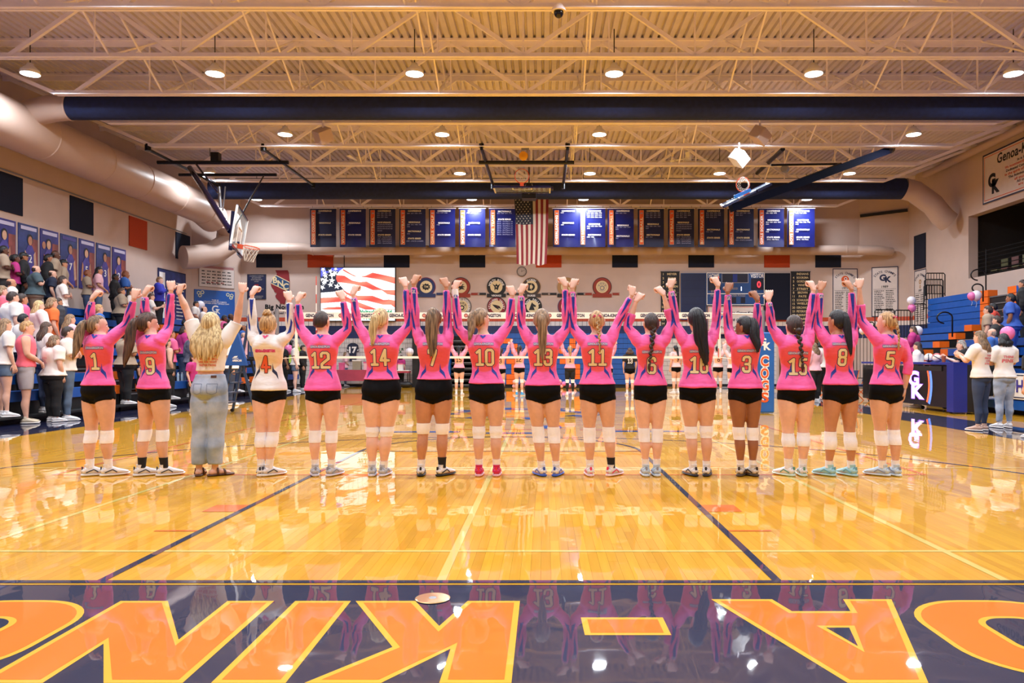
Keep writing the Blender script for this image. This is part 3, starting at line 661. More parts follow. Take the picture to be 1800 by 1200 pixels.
def vcol_mat(name, emit=0, rough=.7, sheen=0):
    m = bpy.data.materials.new(name); m.use_nodes = True; nt = m.node_tree; b = nt.nodes['Principled BSDF']
    at = nt.nodes.new('ShaderNodeAttribute'); at.attribute_name = 'Col'; nt.links.new(at.outputs['Color'], b.inputs['Base Color']); b.inputs['Roughness'].default_value = rough
    if emit:
        nt.links.new(at.outputs['Color'], b.inputs['Emission Color']); b.inputs['Emission Strength'].default_value = emit; nt.links.remove(b.inputs['Base Color'].links[0]); b.inputs['Base Color'].default_value = (.02, .02, .02, 1)
    else:
        tc = nt.nodes.new('ShaderNodeTexCoord'); n = nt.nodes.new('ShaderNodeTexNoise'); n.inputs['Scale'].default_value = 9; n.inputs['Detail'].default_value = 3; n.inputs['Distortion'].default_value = .8
        mp = nt.nodes.new('ShaderNodeMapping'); mp.inputs['Scale'].default_value = (.8, .8, 1.6); nt.links.new(tc.outputs['Object'], mp.inputs[0])
        bp = nt.nodes.new('ShaderNodeBump'); bp.inputs['Strength'].default_value = .5; bp.inputs['Distance'].default_value = .02
        nt.links.new(mp.outputs[0], n.inputs['Vector']); nt.links.new(n.outputs[0], bp.inputs['Height']); nt.links.new(bp.outputs[0], b.inputs['Normal'])
    m.diffuse_color = (.8, .3, .3, 1); return m
me.materials.append(vcol_mat('led_picture', 1.5)); newobj('display', me, o)
A = Art((SCR.x-SWd/2, 33.097, SCR.z-SHt/2), (1, 0, 0)); GR = mat('led_green', (10, 150, 100), emit=.7)
A.text('screen_words', GR, "Walter's World", (2.35, .38), .17, w=1.5, bold=.06); A.text('screen_words', GR, 'Welcome', (2.3, .12), .15, w=1.0, bold=.06); A.build(o)

# ------------------------------------------------------------------ hanging flag
FLG = vcol_mat('flag_cloth'); fx0, fz1 = -1.18, W(0, 347, 29.62).z; FWd, FHt = 1.34, 2.62
nx, ny = 104, 150; gx, gy = np.meshgrid(np.arange(nx+1)/nx, np.arange(ny+1)/ny)
X = fx0+.02*np.sin(gy*3)+gx*FWd*(1-.13*gy)+.09*gy+.0*gx; Yf = 29.62+.045*np.sin(gx*16+gy*2.5)*(.4+gy)+.03*np.sin(gy*7+gx*3); Zf = fz1-gy*FHt+.03*np.cos(gx*12)*gy+(gx > .5)*.0+.05*gx*(1-gy)
u = gx[:-1, :-1]+.5/nx; v = gy[:-1, :-1]+.5/ny; st = np.floor(u*13).astype(int) % 2
C = np.where(st[..., None] == 0, np.array([.22, .012, .022]), np.array([.62, .55, .47])); cn = (u < 7/13) & (v < .40+.02*u); C[cn] = (.012, .016, .035)
for r in range(11):
    for c in range(9):
        if (r+c) % 2: continue
        cx, cy = (c+.8)/10.6*(7/13), .02+(r+.5)/11.2*.39; an = np.arctan2((v-cy)*1.95, u-cx); dd = np.hypot(u-cx, (v-cy)*1.95); C[dd < .021*(.7+.3*np.cos(5*an))] = (.55, .52, .44)
me = bpy.data.meshes.new('flag'); me.from_pydata(np.stack([X-fx0, Yf-29.62, Zf-fz1], 2).reshape(-1, 3).tolist(), [], np.stack([(I := (np.arange(ny)[:, None]*(nx+1)+np.arange(nx)[None]).reshape(-1)), I+nx+1, I+nx+2, I+1], 1).tolist())
ca = me.color_attributes.new('Col', 'FLOAT_COLOR', 'CORNER'); ca.data.foreach_set('color', np.repeat(np.concatenate([C.reshape(-1, 3), np.ones((nx*ny, 1))], 1), 4, 0).astype(np.float32).ravel()); me.materials.append(FLG); me.shade_smooth()
o = empty('hanging_flag', (fx0, 29.62, fz1), 'large American flag hanging vertically from the roof in front of the banners', 'flag'); newobj('cloth', me, o)
MB().cyl((-.05, 0, .06), (FWd+.05, 0, .06), .018, 8).build('pole', BLKM, o)
for x in (.05, FWd-.05): MB().cyl((x, 0, .06), (x, 0, .3), .006, 6).build('cord', BLKM, o)

# ------------------------------------------------------------------ championship banners under the last joist
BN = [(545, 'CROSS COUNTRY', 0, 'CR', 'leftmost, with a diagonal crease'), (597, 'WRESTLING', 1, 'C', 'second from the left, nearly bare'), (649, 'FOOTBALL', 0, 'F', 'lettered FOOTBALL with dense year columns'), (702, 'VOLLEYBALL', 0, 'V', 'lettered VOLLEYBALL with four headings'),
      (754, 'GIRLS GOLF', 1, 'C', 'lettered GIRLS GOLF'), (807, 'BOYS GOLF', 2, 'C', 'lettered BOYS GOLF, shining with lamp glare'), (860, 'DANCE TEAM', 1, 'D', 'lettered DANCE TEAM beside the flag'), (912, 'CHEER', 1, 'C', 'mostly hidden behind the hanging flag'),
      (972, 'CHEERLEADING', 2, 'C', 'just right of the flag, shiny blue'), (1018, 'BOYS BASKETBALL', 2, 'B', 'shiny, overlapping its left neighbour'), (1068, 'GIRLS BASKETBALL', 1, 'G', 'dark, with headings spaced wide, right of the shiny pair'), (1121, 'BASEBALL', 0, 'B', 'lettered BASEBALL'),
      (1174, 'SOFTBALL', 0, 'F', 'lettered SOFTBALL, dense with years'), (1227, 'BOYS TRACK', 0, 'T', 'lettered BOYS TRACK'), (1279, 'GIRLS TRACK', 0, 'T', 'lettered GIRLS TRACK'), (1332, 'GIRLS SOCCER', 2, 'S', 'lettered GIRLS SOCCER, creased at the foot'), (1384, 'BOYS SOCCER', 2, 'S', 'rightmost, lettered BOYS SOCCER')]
GOLD = mat('gold_print', (215, 198, 160), .6, var=0); YRS = mat('pale_years', (150, 150, 185), .6, var=0)
for i, (px, nm, sh, ty, wh) in enumerate(BN):
    Y = 31.84 if i != 9 else 31.8; a = W(px, 434, Y); b = W(px+(46 if px < 1380 else 48), 366, Y); wd, ht = b.x-a.x, b.z-a.z
    o = empty('championship_banner', (a.x, Y, a.z), 'navy championship banner under the roof, '+wh, 'banner', 'championship banners over the end wall')
    nx_, ny_ = 10, 14; V = []; mb = MB()
    rs = random.Random(i*3+1); ph = rs.uniform(0, 6)
    def wav(u, v): return .018*math.sin(u*5+ph)*(1-v)+.02*(.5-v)*math.sin(ph+v*3)
    V = [(u/nx_*wd, wav(u/nx_, v/ny_), v/ny_*ht) for v in range(ny_+1) for u in range(nx_+1)]
    mb.add(V, [(v*(nx_+1)+u, v*(nx_+1)+u+1, (v+1)*(nx_+1)+u+1, (v+1)*(nx_+1)+u) for v in range(ny_) for u in range(nx_)])
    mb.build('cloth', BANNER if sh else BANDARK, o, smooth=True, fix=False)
    MB().cyl((-.03, 0, ht+.0), (wd+.03, 0, ht+.0), .016, 8).build('top_rod', STEEL, o)
    for x in (.1, wd-.1): MB().cyl((x, 0, ht), (x, 0, ht+.1), .006, 6).build('tie', BLKM, o)
    A = Art((a.x, Y-.042, a.z), (1, 0, 0), t=.002)
    sc = ht/1.62
    A.rect('side_strip', TXTO, .07, .24, .1*sc, 1.53*sc, 1); A.frame('side_strip', GOLD, .065, .245, .095*sc, 1.535*sc, .006, 2)
    A.text('sport_name', GOLD if sh < 2 else WHITE, nm, (.155, .72*sc), .1, rot=PI/2, w=min(1.2, .13*len(nm)), bold=.03); A.rect('gear_mark', WHITE, .11, .2, 1.38*sc, 1.43*sc, 2); A.text('gear_mark', TXTN, 'GK', (.155, 1.405*sc), .05, 3)
    def hd(t_, z): A.text('heading', WHITE if sh else GOLD, t_, (.64, z*sc), .06, w=.55 if len(t_) > 9 else .48, bold=.05)
    def yr(n, z, c=4):
        for k in range(n): A.text('year', YRS if sh < 2 else WHITE, str(1950+rs.randint(0, 70)), (.39+(k % c)*.165*(4/c), (z-.085*(k//c))*sc), .045, w=.12*(4/c)**.5, bold=.02)
    if ty == 'C': hd('CONFERENCE', 1.5); yr(rs.randint(1, 3), 1.42); hd('REGIONALS', 1.0); yr(1, .92); hd('STATE SERIES', .5)
    elif ty == 'CR': hd('CONFERENCE', 1.5); yr(1, 1.42); hd('REGIONALS', 1.0); hd('STATE SERIES', .5)
    elif ty == 'F': hd('CONFERENCE', 1.5); yr(11, 1.41); hd('REGIONALS' if nm != 'FOOTBALL' else 'PLAYOFF APPEARANCES', 1.02); yr(20, .93, 6); hd('STATE SERIES', .5); [A.text('record', YRS, t_, (.66, (.41-.085*k)*sc), .045, w=.6) for k, t_ in enumerate(('1974 - Quarterfinals', '1977 - STATE CHAMPS', '1985 - Quarterfinals', '2003 - Quarterfinals'))]
    elif ty == 'V': hd('CONFERENCE', 1.5); yr(4, 1.4); hd('REGIONALS', 1.03); yr(5, .93); hd('SECTIONALS', .65); yr(1, .55); hd('STATE SERIES', .35); A.text('record', YRS, '1997 - STATE CHAMPS', (.66, .24*sc), .05, w=.7)
    elif ty == 'D': hd('SECTIONALS', 1.48); yr(4, 1.4); hd('STATE SERIES', 1.15); [A.text('record', YRS, '20%d - %s Place 1A' % (12+k, ('3rd', '2nd', '3rd', '1st', '3rd', '2nd', '3rd')[k]), (.66, (1.06-.09*k)*sc), .05, w=.66) for k in range(7)]
    elif ty == 'B': hd('CONFERENCE', 1.5); yr(12, 1.41); hd('REGIONALS', .95); yr(5, .86); hd('SECTIONALS', .5); yr(2, .41); 
    elif ty == 'G': hd('CONFERENCE', 1.5); yr(3, 1.41); hd('REGIONALS', .9); yr(5, .82); hd('SECTIONALS', .45); yr(1, .36)
    elif ty == 'T': hd('CONFERENCE', 1.5); yr(11 if nm[0] == 'B' else 6, 1.41); hd('SECTIONALS', .72); yr(2, .63); hd('STATE SERIES', .38); nm[0] == 'G' and A.text('record', YRS, '1984 - STATE CHAMPS', (.66, .28*sc), .05, w=.7)
    elif ty == 'S': hd('CONFERENCE', 1.5); yr(3, 1.41); hd('REGIONALS', 1.12); yr(5, 1.03); hd('SECTIONALS', .72); yr(1, .63); hd('STATE SERIES', .4); A.text('record', WHITE, '2012 - 4th Place', (.62, .31*sc), .05, w=.5)
    A.build(o)

# ------------------------------------------------------------------ round school emblems, clock
def medal(px, py, ring_c, in_c, arc, rib, em, label):
    c = W(px, py, YB-.03); R = .42
    o = empty('school_emblem', tuple(c), label, 'emblem', 'round school emblems on the end wall'); mb = MB(off=c); mb.cyl((c.x, YB-.002, c.z), (c.x, YB-.03, c.z), R, 40)
    mb.build('disc', in_c, o); A = Art((c.x, YB-.03, c.z), (1, 0, 0), t=.0025)
    A.disc('ring', ring_c, (0, 0), R, 1, R*.94, 40); A.disc('ring', rib[0], (0, 0), R*.94, 1, R*.66, 40); A.disc('face', CREAM if ring_c is not GREYP else WHITE, (0, 0), R*.64, 1, n=36)
    if arc: A.arc_text('name', WHITE, arc, (0, 0), R*.74, .085, a_mid=PI/2, bold=.03)
    if rib[1] is not None:
        A.poly('ribbon', rib[2], [(-.78, -.26), (-.45, -.26), (-.45, -.36), (-.78, -.36), (-.72, -.31)], 1); A.poly('ribbon', rib[2], [(.45, -.26), (.78, -.26), (.72, -.31), (.78, -.36), (.45, -.36)], 1)
        A.rect('ribbon', rib[2], -.42, .42, -.46, -.3, 3)
        if rib[1]: A.text('name', WHITE, rib[1], (0, -.385), .08, 4, bold=.03)
    k = em[0]; m = em[1]
    if k == 'gearburst':
        A.poly('mascot', m, [((.2 if j % 2 else .145)*math.cos(j*PI/9), (.2 if j % 2 else .145)*math.sin(j*PI/9)*.8) for j in range(18)], 2); A.text('mascot', CREAM, 'TM', (0, 0), .1, 3)
    elif k == 'wing':
        A.poly('mascot', m, [(-.2, -.02), (-.05, .12), (.16, .1), (.05, .05), (.2, .0), (.08, -.03), (.18, -.12), (.02, -.1), (-.08, -.16), (-.06, -.06)], 2)
    elif k == 'helm':
        A.poly('mascot', m, [(-.18, .14), (-.05, .06), (.0, .15), (.06, .06), (.18, .15), (.1, -.02), (.06, -.16), (-.02, -.08), (-.08, -.17), (-.08, -.0)], 2); A.disc('mascot', CREAM, (0, 0), .03, 3, n=8)
    elif k == 'D': A.text('mascot', m, 'D', (0, 0), .3, 2, bold=.06); A.rect('mascot', CREAM, -.01, .01, -.14, .14, 3)
    elif k == 'paw':
        A.disc('mascot', m, (0, -.05), .11, 2, .06, 16); [A.disc('mascot', m, (x, y), .04, 2, .018, 10) for x, y in ((-.13, .06), (-.05, .13), (.05, .13), (.13, .06))]; A.disc('mascot', m, (0, 0), .2, 2, .185, 24)
    elif k == 'bird': A.poly('mascot', m, [(-.2, .09), (-.05, .07), (.12, .02), (.2, -.1), (.06, -.07), (.14, -.16), (-.02, -.08), (-.12, .0)], 2); A.poly('mascot', MAROON, [(.0, .02), (.09, -.01), (.04, -.04)], 3)
    elif k == 'horse': A.poly('mascot', m, [(-.16, -.16), (-.06, .1), (-.02, .19), (.03, .12), (.16, .03), (.12, -.03), (.04, .0), (.1, -.16)], 2)
    A.build(o)
RR = mat('deep_rust', (150, 48, 26), .6, var=0)
medal(749, 504, MAROON, NAVY, '', (NAVY, '', NAVY), ('gearburst', TXTK), 'navy and maroon round emblem with a black cog, leftmost on the wall')
medal(810, 504, TXTK, RR, '', (RR, '', RR), ('wing', TXTK), 'dark orange round emblem behind a raised taped fist')
medal(872.5, 504, TXTK, TXTK, 'NORTH BOONE', (TXTK, 'VIKINGS', TXTK), ('helm', TXTK), 'black round emblem reading NORTH BOONE VIKINGS')
medal(934, 504, TANP, TXTK, 'DIXON', (mat('umber', (60, 44, 36), var=0), 'DUKES', mat('umber', (60, 44, 36), var=0)), ('D', TXTK), 'brown and tan round emblem reading DIXON DUKES')
medal(996.5, 504, TANP, TXTK, '', (TANP, '', TXTK), ('horse', TANP), 'tan round emblem half hidden by a pair of raised fists')
medal(1058.5, 504, TXTK, RR, '', (RR, '', RR), ('paw', GREYP), 'dark orange round emblem standing clear, rightmost on the wall')
medal(812, 538.5, TXTK, GREYP, 'ROCKFORD LUTHERAN', (GREYP, None, None), ('paw', TXTK), 'grey round emblem reading LUTHERAN in the lower row')
medal(873, 538.5, TXTK, MAROON, 'STILLMAN VALLEY', (MAROON, None, None), ('bird', TXTK), 'maroon round emblem with a black bird reading STILLMAN VALLEY')
medal(936, 538.5, TXTK, TXTK, 'ROCK FALLS', (TXTK, None, None), ('horse', TXTK), 'black round emblem reading ROCK FALLS in the lower row')
medal(997, 538.5, NAVY, MAROON, '', (MAROON, None, None), ('gearburst', NAVY), 'maroon and navy round emblem in the lower row behind pink sleeves')
c = W(917, 477, YB-.05); o = empty('wall_clock', tuple(c), 'round grey wall clock below the hanging flag', 'clock')
MB().tube([(0, .045, 0), (0, .01, 0), (0, 0, 0)], [.22, .22, .2], 28).build('case', mat('clock_rim', (96, 86, 82), var=0), o); A = Art((c.x, YB-.052, c.z), (1, 0, 0), t=.002); A.disc('face', mat('clock_face', (176, 160, 150), var=0), (0, 0), .18, 1)
for k in range(12): a = k*PI/6; A.poly('hour_mark', TXTK, [(.15*math.cos(a)-.006, .15*math.sin(a)-.015), (.15*math.cos(a)+.006, .15*math.sin(a)-.015), (.15*math.cos(a)+.006, .15*math.sin(a)+.015), (.15*math.cos(a)-.006, .15*math.sin(a)+.015)], 2)
A.poly('hand', TXTK, [(-.006, -.02), (.006, -.02), (.004, .1), (-.004, .1)], 3); A.poly('hand', TXTK, [(-.02, -.008), (.13, .05), (.125, .06), (-.02, .008)], 3); A.build(o)

# ------------------------------------------------------------------ scoreboard group
def rectboard(name, px0, py0, px1, py1, Y, m, label, cat, th=.08):
    a = W(px0, py1, Y); b = W(px1, py0, Y); o = empty(name, (a.x, Y, a.z), label, cat); MB().box(0, b.x-a.x, 0, th, 0, b.z-a.z).build('board', m, o)
    return o, Art((a.x, Y-.001, a.z), (1, 0, 0), t=.003), b.x-a.x, b.z-a.z
SB = mat('scoreboard_blue', (18, 62, 122), .4, var=.05); LEDR = mat('led_red', (255, 40, 50), emit=3.5); LEDW = mat('led_white', (200, 220, 255), emit=3); DIG = mat('led_window', (22, 18, 40), .3, var=0)
o, A, a, b = rectboard('scoreboard', 1242, 479, 1344, 536, 33.1, SB, 'blue scoreboard reading HOME and VISITOR with a red zero', 'scoreboard')
A.frame('trim', WHITE, 0, a, 0, b, .03); A.rect('trim', WHITE, 0, a, .48, .51); f = a/102
A.text('lettering', WHITE, 'HOME', (13*f, b-.14), .17, w=.46); A.text('lettering', WHITE, 'VISITOR', (89*f, b-.14), .17, w=.58); A.rect('message_window', DIG, 28*f, 72*f, b-.42, b-.06); A.frame('message_window', GREYP, 26.5*f, 73.5*f, b-.45, b-.03, .02, 2)
A.rect('message_window', mat('pixel_blue', (26, 44, 130), var=0), 46*f, 54*f, b-.41, b-.07, 2)
A.rect('digit_window', DIG, 3*f, 25*f, .63, b-.25); A.rect('digit_window', DIG, 78*f, 100*f, .66, b-.25); A.text('score_digit', LEDR, '0', (92*f, .9), .27, 3, bold=.02, w=.16); A.text('period_digit', LEDW, '1', (61*f, .71), .18, 3)
A.text('lettering', GREYP, 'PERIOD', (48*f, .72), .09, w=.34); A.text('lettering', GREYP, 'BONUS', (83*f, .6), .09, w=.3); A.text('lettering', GREYP, 'BONUS', (14*f, .6), .09, w=.3); A.text('lettering', GREYP, 'FOULS', (13*f, .42), .09, w=.28); A.text('lettering', GREYP, 'PLAYER FOULS', (53*f, .42), .09, w=.75); A.text('lettering', GREYP, 'FOULS', (90*f, .42), .09, w=.28)
for x in (10, 44, 60, 86): A.rect('digit_window', DIG, x*f, (x+8)*f, .08, .34)
A.text('foul_digit', LEDR, '8', (91*f, .2), .18, 3, w=.12); A.build(o)
o, A, a, b = rectboard('sponsor_sign', 1243, 537, 1343, 588, 33.12, SHEET, 'white welcome sign under the scoreboard partly hidden by raised arms', 'sign', .05)
A.frame('border', TXTN, .0, a, 0, b, .03); A.frame('border', TXTO, .05, a-.05, .05, b-.05, .02); f = a/100
A.text('lettering', TXTN, 'Welcome to Genoa-Kingston', (55*f, b-.33), .14, w=2.0, shear=.15); A.text('lettering', TXTN, 'Home of the Cogs', (58*f, b-.62), .17, w=1.3, shear=.15); A.text('lettering', TXTK, 'Foundation', (40*f, b-.95), .1, w=.8); A.poly('mark', BLUEP, [(.15, .3), (.5, .5), (.75, .85), (.45, .8)], 2); A.build(o)
for (p0, p1, wh) in ((1197, 1241, 'left of'), (1345, 1389, 'right of')):
    o, A, a, b = rectboard('wall_pad', p0, 480, p1, 562, 33.15, mat('pad_navy_gloss', (18, 30, 72), .3, var=.06) if p0 < 1300 else NAVYP, 'tall navy covered board hung '+wh+' the scoreboard', 'panel', .06)
    if p0 < 1300:
        A.frame('trim', SB, 0, a, 0, b, .02)
        for k in range(1, 6): A.rect('seam', TXTN, .02, a-.02, k*b/6, k*b/6+.015, 2)
    A.build(o)
names = (['MEYER', 'DUNN', 'PRICE', 'HANSEN', 'CARR', 'ELLIS', 'MOORE', 'ADAMS', 'REED', 'COLE', 'BAKER', 'FOX', 'SHAW'], ['INDIANS', 'BOORSMA', 'GORDON', 'WHITE', 'STREIT', 'BROWN', 'PATE', 'SCHAULER', 'WIELEJ', 'KIRCHHOF', 'PETERSON', 'BARRETT', 'BLASER', 'GUSTAFSON'])
nums = ([1, 2, 3, 4, 5, 7, 8, 9, 10, 11, 12, 13, 14], ['', 4, 5, 6, 7, 8, 11, 12, 15, 20, 21, 23, 33, 35])
for k, (p0, p1, p2, wh) in enumerate(((1162, 1194, 572, 'left of the scoreboard headed MEYER'), (1391, 1424, 570, 'right of the scoreboard headed INDIANS'))):
    o, A, a, b = rectboard('roster_board', p0, 478, p1, p2, 33.245, TXTK, 'black roster board of white names '+wh, 'roster board', .05)
    dh = b/len(names[k])
    for q_, (nn, nb) in enumerate(zip(names[k], nums[k])):
        z = b-(q_+.5)*dh; A.text('player_name', CREAM, nn, (a*.6, z), .095, w=min(.52, .085*len(nn)), bold=.02); nb != '' and A.text('player_number', CREAM, str(nb), (a*.12, z), .095, bold=.02); A.rect('slot_line', GREYP if q_ == 4 else TXTN, .02, a-.02, z-dh/2, z-dh/2+.008, 1)
    MB().box(-.02, a+.02, -.02, .05, b, b+.03).build('cap_strip', BLACK, o); A.build(o)

# ------------------------------------------------------------------ champions banners on the right
def champs(O, U, a, b, em, yr, label):
    o, A = signboard(O, U, a, b, SHEET, label, .035, TXTN, name='champions_banner'); o['category'] = 'banner'
    A.arc_text('heading', TXTN, 'STATE CHAMPS', (a/2, b-.72), .52, .1, adv=.16, bold=.01)
    if em == 'helmet':
        A.disc('emblem', TXTO, (a/2, b-.48), .17, 2, n=20, ry=.16); A.poly('emblem', TXTO, [(a/2-.1, b-.6), (a/2+.1, b-.62), (a/2+.08, b-.7), (a/2-.05, b-.68)], 3); A.disc('emblem', WHITE, (a/2+.02, b-.45), .07, 3, .045, 14); A.text('emblem', TXTN, 'G', (a/2+.02, b-.45), .07, 4)
    elif em == 'GK': A.text('emblem', TXTN, 'G', (a/2-.08, b-.47), .26, bold=.05); A.text('emblem', TXTN, 'K', (a/2+.14, b-.55), .24, bold=.05)
    else: A.disc('emblem', TANP, (a/2, b-.5), .1, 2, .05, 16); A.disc('emblem', TANP, (a/2, b-.7), .07, 2, .03, 12)
    A.text('year', TXTK, yr, (a/2, b-.86), .1, w=.26); A.rect('rule', TXTN, .08, a-.08, b-.97, b-.96, 2)
    scribble(A, 'names', TXTK, .08, a-.06, .15, b-1.0, 2, 13, .03, len(label)); A.build(o)
a, z1 = bx(1463, 472); b, z0 = bx(1507, 558); champs((a, YB-.035, z0), (1, 0, 0), b-a, z1-z0, 'helmet', '1977', 'champions banner with an orange helmet on the end wall')
def onDR(px, py):
    k = (px-VX)/F_PX; t = (k*CR[0][1]-CR[0][0])/(DRn.x-k*DRn.y); Y = CR[0][1]+t*DRn.y; return t, EYE-(py-VY)*Y/F_PX
t0, z1 = onDR(1532, 470); t1, _ = onDR(1579, 470); _, z0 = onDR(1532, 557); NR = DRn.cross(Vector((0, 0, 1)))
champs(Vector((CR[0][0], CR[0][1], 0))+DRn*t0+NR*.035+Vector((0, 0, z0)), DRn, t1-t0, z1-z0, 'GK', '1989', 'champions banner with a team monogram on the angled right wall')
champs((XR-.035, 31.9, 2.6), (0, -1, 0), .98, 2.3, 'ball', '1997', 'narrow champions banner with a tan emblem on the right side wall')
t0, z1 = onDR(1512, 380); t1, _ = onDR(1598, 380); p = Vector((CR[0][0], CR[0][1], 0))+DRn*t0+NR*.06+Vector((0, 0, z1)); q_ = Vector((CR[0][0], CR[0][1], 0))+DRn*(DRlen-.05)+NR*.06+Vector((0, 0, z1+.1))
thing('shelf_rail', MB().bar(p, q_, .1, .12), BLACK, 'dark rail mounted high on the angled right wall', 'rail', loc=tuple(p))
# framed sign high on the right wall
zz = 6.66; o, A = signboard((XR-.05, 26.9, zz), (0, -1, 0), 4.4, 1.74, SHEET, 'large framed white sign reading Genoa-Kingston above the right opening', .05, TXTN)
A.frame('border', TXTO, .1, 4.3, .1, 1.64, .025, 1); A.text('heading', TXTK, 'Genoa-Kingston', (2.3, 1.36), .34, w=2.9, bold=.02, shear=.1)
for k, (t_, m) in enumerate((('is a High School', TXTK), ('We recommend that every player show respect', TXTO), ('Dedicated Competitive Athletic Teams', TXTN), ('in the spirit of fair play and good will', TXTO), ('The Administration, the Coaches,', TXTN), ('all students and fans', TXTO), ('All our opponents', TXTN), ('are our guests', TXTO))): A.text('lettering', m, t_, (2.6, 1.1-.12*k), .085, w=min(2.6, .06*len(t_)+.3), bold=.02)
A.text('monogram', TXTK, 'G', (.55, .75), .42, bold=.06); A.text('monogram', TXTK, 'K', (.78, .5), .42, bold=.06); A.build(o)
# mezzanine rail and stacked chairs in the opening
o = empty('mezzanine_rail', (XR+.3, OY0, OZ0), 'dark rail with many thin bars in the right wall opening', 'railing')
for k in range(7): MB().cyl((0, .1, .1+.14*k), (0, OY1-OY0-.1, .1+.14*k), .014, 6).build('bar', BLKM, o)
for k in range(9): MB().cyl((0, .3+k*2.25, 0), (0, .3+k*2.25, 1.0), .022, 8).build('post', BLKM, o)
CH = [mat('chair_rose', (120, 84, 84), .6), mat('chair_sage', (118, 118, 88), .6)]
for k in range(6):
    y = 24.4+.62*k; o = empty('folding_chair', (XR+.9, y, OZ0-.2), '%s folding chair, %s in the right wall opening' % ('rose' if k % 2 else 'sage', ('nearest the camera', 'second from the near end', 'third from the near end', 'third from the far end', 'second from the far end', 'farthest back')[k]), 'chair', 'chairs stored behind the rail')
    MB().box(-.2, .2, -.2, .2, .44, .48).build('seat', CH[k % 2], o); MB().box(.18, .21, -.2, .2, .6, .9).build('backrest', CH[k % 2], o)
    for sx in (-.2, .2):
        for sy in (-.19, .19): MB().cyl((sx, sy, 0), (sx, sy, .45 if sx < 0 else .9), .012, 6).build('leg', BLKM, o)
# ================================================================== PEOPLE
def cr(P, sub):      # Catmull-Rom through rows of numbers
    P = np.asarray(P, float); n = len(P)
    if n < 3 or sub < 2: 
        t = np.linspace(0, 1, (n-1)*sub+1); return np.stack([np.interp(t, np.linspace(0, 1, n), P[:, c]) for c in range(P.shape[1])], 1)
    Q = np.vstack([2*P[0]-P[1], P, 2*P[-1]-P[-2]]); out = []
    for i in range(n-1):
        p0, p1, p2, p3 = Q[i:i+4]
        for k in range(sub):
            t = k/sub; out.append(.5*((2*p1)+(-p0+p2)*t+(2*p0-5*p1+4*p2-p3)*t*t+(-p0+3*p1-3*p2+p3)*t**3))
    out.append(P[-1]); return np.array(out)
def loft(rows, ref=(1, 0, 0), n=16, sub=3, cap='round', flat=False, mb=None, mi=0, tilt0=None):
    """rows: (x,y,z,a,b); a along ref, b across. Returns verts, faces."""
    R = cr(rows, sub); C = R[:, :3]; A = np.maximum(R[:, 3], .002); B = np.maximum(R[:, 4], .002); ref = np.array(ref, float)
    T = np.gradient(C, axis=0); 
    if cap == 'round':
        t0, t1 = T[0]/np.linalg.norm(T[0]), T[-1]/np.linalg.norm(T[-1])
        for f, q in ((.75, .45), (.4, .7)):
            pass
        C = np.vstack([C[0]-t0*min(A[0], B[0])*.6, C[0]-t0*min(A[0], B[0])*.4, C, C[-1]+t1*min(A[-1], B[-1])*.4, C[-1]+t1*min(A[-1], B[-1])*.6])
        A = np.concatenate([[A[0]*.45, A[0]*.78], A, [A[-1]*.78, A[-1]*.45]]); B = np.concatenate([[B[0]*.45, B[0]*.78], B, [B[-1]*.78, B[-1]*.45]]); T = np.vstack([T[0], T[0], T, T[-1], T[-1]])
    th = np.arange(n)*2*PI/n; V = []
    for c, a, b, t in zip(C, A, B, T):
        if flat: u = ref/np.linalg.norm(ref); v = np.cross([0, 0, 1], u)
        else:
            t = t/(np.linalg.norm(t)+1e-9); u = ref-t*ref.dot(t); u /= np.linalg.norm(u)+1e-9; v = np.cross(t, u)
        V.append(c+np.outer(np.cos(th)*a, u)+np.outer(np.sin(th)*b, v))
    m = len(V); V = np.vstack(V); F = [(i*n+k, i*n+(k+1) % n, (i+1)*n+(k+1) % n, (i+1)*n+k) for i in range(m-1) for k in range(n)]
    F += [tuple(range(n-1, -1, -1)), tuple((m-1)*n+k for k in range(n))]
    if mb is not None: mb.add(V, F, mi)
    return V, F
_tmp = bpy.data.objects.new('temporary', bpy.data.meshes.new('temporary')); COL.objects.link(_tmp)
SC2 = bpy.data.scenes.new('workbench'); COL.objects.unlink(_tmp); SC2.collection.objects.link(_tmp)
VL2 = SC2.view_layers[0]
_rm = _tmp.modifiers.new('r', 'REMESH'); _rm.mode = 'VOXEL'; _sm = _tmp.modifiers.new('s', 'SMOOTH'); _sm.factor = .5
def fuse(parts, voxel, smooth=3, name='body'):
    mb = MB()
    for V, F in parts: mb.add(V, F)
    me = bpy.data.meshes.new(name); me.from_pydata([tuple(v) for v in mb.V], [], mb.F)
    old = _tmp.data; _tmp.data = me; bpy.data.meshes.remove(old); _rm.voxel_size = voxel; _sm.iterations = smooth; _sm.show_viewport = smooth > 0
    VL2.update(); dg = VL2.depsgraph; dg.update()
    out = bpy.data.meshes.new_from_object(_tmp.evaluated_get(dg)); out.name = name; out.shade_smooth(); return out
def append(me, V, F, mi=0, extra=None):     # add loose surfaces to a finished mesh
    bm = bmesh.new(); bm.from_mesh(me); vs = [bm.verts.new(tuple(v)) for v in V]
    for f in F:
        try: q = bm.faces.new([vs[i] for i in f]); q.material_index = mi; q.smooth = True
        except ValueError: pass
    bm.to_mesh(me); bm.free()
def skin_mat(name, rgb): return mat(name, rgb, .5, var=.06, vs=14, spec=.4)
SKINS = [skin_mat('skin_fair', (228, 182, 164)), skin_mat('skin_light', (216, 168, 146)), skin_mat('skin_tan', (190, 134, 104)), skin_mat('skin_brown', (152, 98, 70)), skin_mat('skin_deep', (92, 56, 42))]
